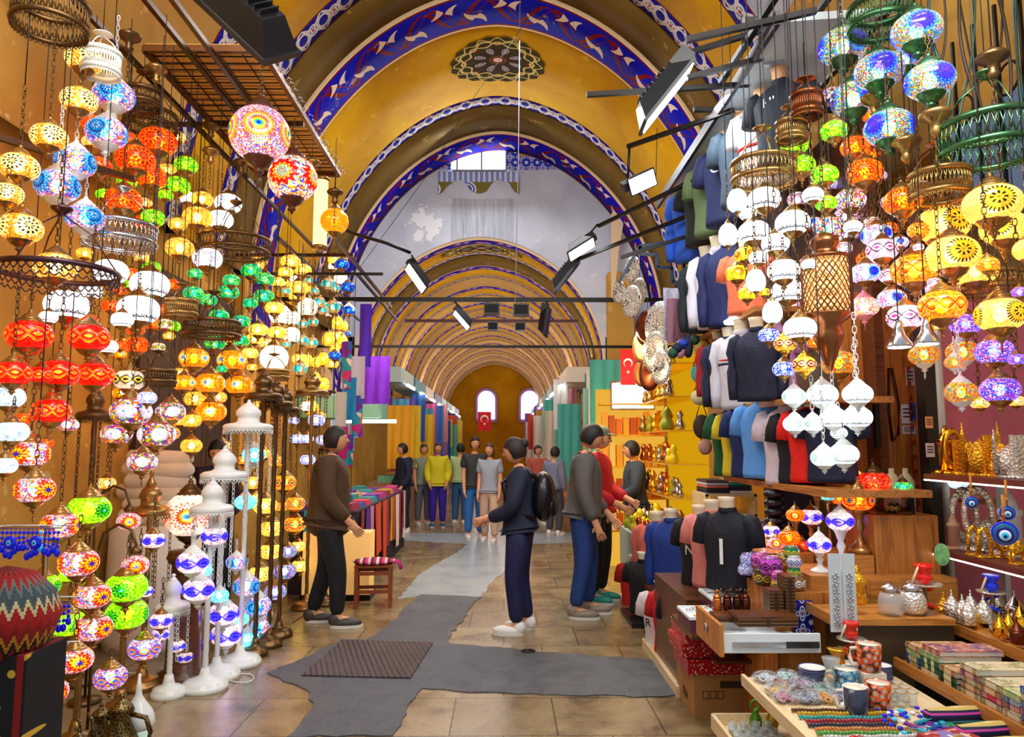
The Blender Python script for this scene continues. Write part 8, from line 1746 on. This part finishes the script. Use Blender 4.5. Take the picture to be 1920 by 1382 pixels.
for i, (px, py, c, lab) in enumerate(((1281, 645, '#1838a0', 'bright blue'), (1270, 652, '#101c38', 'navy'), (1262, 662, '#1c4838', 'dark green'), (1303, 637, '#244830', 'mossy green'))):
    p = P(px, py, 6.5); mb = MB(); mb.sphere((0, 0, 0), .045, 16, 12); mb.v = [tuple(Vector(v)*random.uniform(.8, 1.15)) for v in mb.v]; tag(obj('pompom', mb, fabric(c), loc=p), lab+' fluffy pompom charm beside the handbags', 'pompom')
# folded clothes on pale shelf
r = thing('clothes_rack', 'pale shelf with folded clothes under the polo shelf', 'shelf', (2.22, 7.45, 0)); mb = MB(); mb.box((0, 0, 1.15), (.5, .5, .03)); mb.box((0, 0, .95), (.5, .5, .03)); obj('boards', mb, PINE, r); 
for s in (-1, 1): mb = MB(); mb.box((s*.24, 0, .58), (.03, .5, 1.16)); obj('side', mb, PINE, r)
for i in range(10):
    mb = MB(); mb.box((0, 0, .012), (.22, .4, .022), None, .95); o = obj('folded_clothes', mb, fabric(['#181c38', '#d8d4d8', '#301c18', '#282838', '#c86858', '#203848', '#b8b4c0', '#188868', '#403028', '#e0dce0'][i]), loc=(2.1+.23*(i % 2), 7.43, 1.167+.026*(i//2))); tag(o, rank(i//2, 5, 'folded garments in the %s pile on the pale shelf' % ('left' if i % 2 == 0 else 'right'), 'lowest', 'topmost'), 'folded garment', 'folded garments on the pale shelf')

# ================================================================ lights of the place and added fill lights
def area(name, loc, target, sx, sy, power, col=(1, 1, 1)):
    L = bpy.data.lights.new(name, 'AREA'); L.shape = 'RECTANGLE'; L.size = sx; L.size_y = sy; L.energy = power; L.color = col
    o = bpy.data.objects.new(name, L); C.objects.link(o); o.location = loc; o.rotation_euler = (Vector(target)-Vector(loc)).to_track_quat('-Z', 'Y').to_euler(); return o
area('near_vault_fill', (-2.0, 2.4, 5.4), (.6, 11, 6.6), 1.4, 1.0, 60, (1, .96, .9)); area('near_vault_fill', (1.9, 2.4, 5.4), (-.8, 11, 6.6), 1.4, 1.0, 60, (1, .96, .9))  # unseen pair added to brighten the vault
area('window_daylight', (-.4, 13.0, 7.0), (-.3, 8, 0), 1.4, .6, 70, (.9, .95, 1)); area('hall_fill', (-.1, 9.0, 6.6), (-.2, 9.4, 0), 1.6, 2.6, 130, (.95, .97, 1)); area('hall_fill', (-.1, 9.6, 4.6), (-.3, 14, 5.6), 1.6, .6, 34, (.9, .94, 1))  # the hall pair is added fill for mid floor and tympanum
area('stall_ceiling_light', (1.75, 2.6, 3.9), (1.75, 3.4, 0), .8, .5, 55, (1, .98, .95)); area('stall_ceiling_light', (1.1, 5.2, 4.1), (1.9, 5.6, 1.5), .3, 1.6, 40, (.92, .97, 1))
area('stall_ceiling_light', (-1.7, 3.0, 4.2), (-2.6, 5, 1), .6, 1.5, 18, (1, .9, .7))
area('passage_fill', (-.3, 2.0, 5.0), (-.3, 8, 0), 2.4, 1.4, 55, (1, .97, .92))  # unseen fill added to brighten the passage floor
for i in range(5):
    for s in (-1, 1): area('far_vault_fill', (-.46+s*1.75, 15.6+4.4*i, 3.25), (-.46+s*.6, 15.6+4.4*i, 6), .25, 3.2, 40, (1, .88, .74))  # added upward fill for the far vault, no fixtures behind it
area('far_floor_fill', (-.46, 18, 4.6), (-.46, 18, 0), 1.5, 6, 70, (1, .93, .85)); area('far_floor_fill', (-.46, 28, 4.6), (-.46, 28, 0), 1.5, 8, 90, (1, .93, .85))  # unseen fill panels added above the far passage
area('yellow_shop_light', (1.3, 8.2, 2.9), (1.9, 8.3, .8), .3, 2.2, 60, (1, .85, .5)); area('textile_stall_light', (-1.3, 10, 3.4), (-2.0, 10.2, .8), .3, 2.5, 50, (1, .93, .9))
# ================================================================ cords and unlit canopies above the stalls
random.seed(55)
for i, (x0, x1) in enumerate(((1742, 1790), (1765, 1740), (1800, 1835), (1828, 1800), (1858, 1895), (1880, 1850), (1905, 1925), (1788, 1860))):
    Y = 3.5+.05*i; g = [P(x0, -60, Y), P((x0+x1)/2+random.uniform(-30, 30), 90, Y), P(x1, 150+20*i, Y), P(x1-25+6*i, 240, Y+.03)]; out = []
    for k in range(3):
        for q in range(8): out.append(g[k].lerp(g[k+1], q/8))
    sm = [sum((out[max(0, min(len(out)-1, k+j))] for j in range(-4, 5)), Vector())/9 for k in range(len(out))]
    mb = MB(); mb.tube([v-g[0] for v in sm], .006 if i % 2 else .009, 6); o = obj('cord', mb, plain('green_cable', '#1c5040', .4) if i % 3 == 0 else plain('brown_cable', '#3c2818', .5), loc=g[0]); o.name = 'hanging_cable'
    tag(o, rank(i, 8, 'tangled cables hanging over the green ring, upper right', 'leftmost', 'rightmost'), 'cable', 'tangled cables at the upper right')
CAN = MB(); CAN.lathe([(.008, .12), (.02, .1), (.06, .085), (.075, .07), (.07, .055), (.03, .03), (.02, 0), (.03, -.02), (.008, -.05)], 18)
CANB = CAN.mesh('canopy', BRASS); CAND = CAN.mesh('canopy', DBRASS)
for side, pts, X in (('left', ((242, 86), (293, 146), (395, 250), (395, 298), (452, 318), (585, 318), (628, 374)), -2.4), ('right', ((1440, 232), (1412, 268), (1755, 240), (1700, 290), (1862, 132), (1640, 205)), 2.0)):
    for i, (px, py) in enumerate(sorted(pts, key=lambda a: a[1])):
        Y = X*FPX/(px-945); Y = max(3.3, min(Y, 6.4)); p = P(px, py, Y); r = thing('lantern_canopy', rank(i, len(pts), 'unlit bronze lantern canopies hanging at the upper '+side), 'canopy', p, 0, 'unlit bronze canopies at the upper '+side)
        obj('canopy_cup', CANB if i % 2 else CAND, parent=r); L = (ZL if side == 'left' else ZR)-p.z-.12
        if L > .02: obj('cord', CORDM, parent=r, loc=(0, 0, .11), scale=(1, 1, L))
        obj('chain', chain_mesh(6, DBRASS), parent=r, loc=(0, 0, -.25))
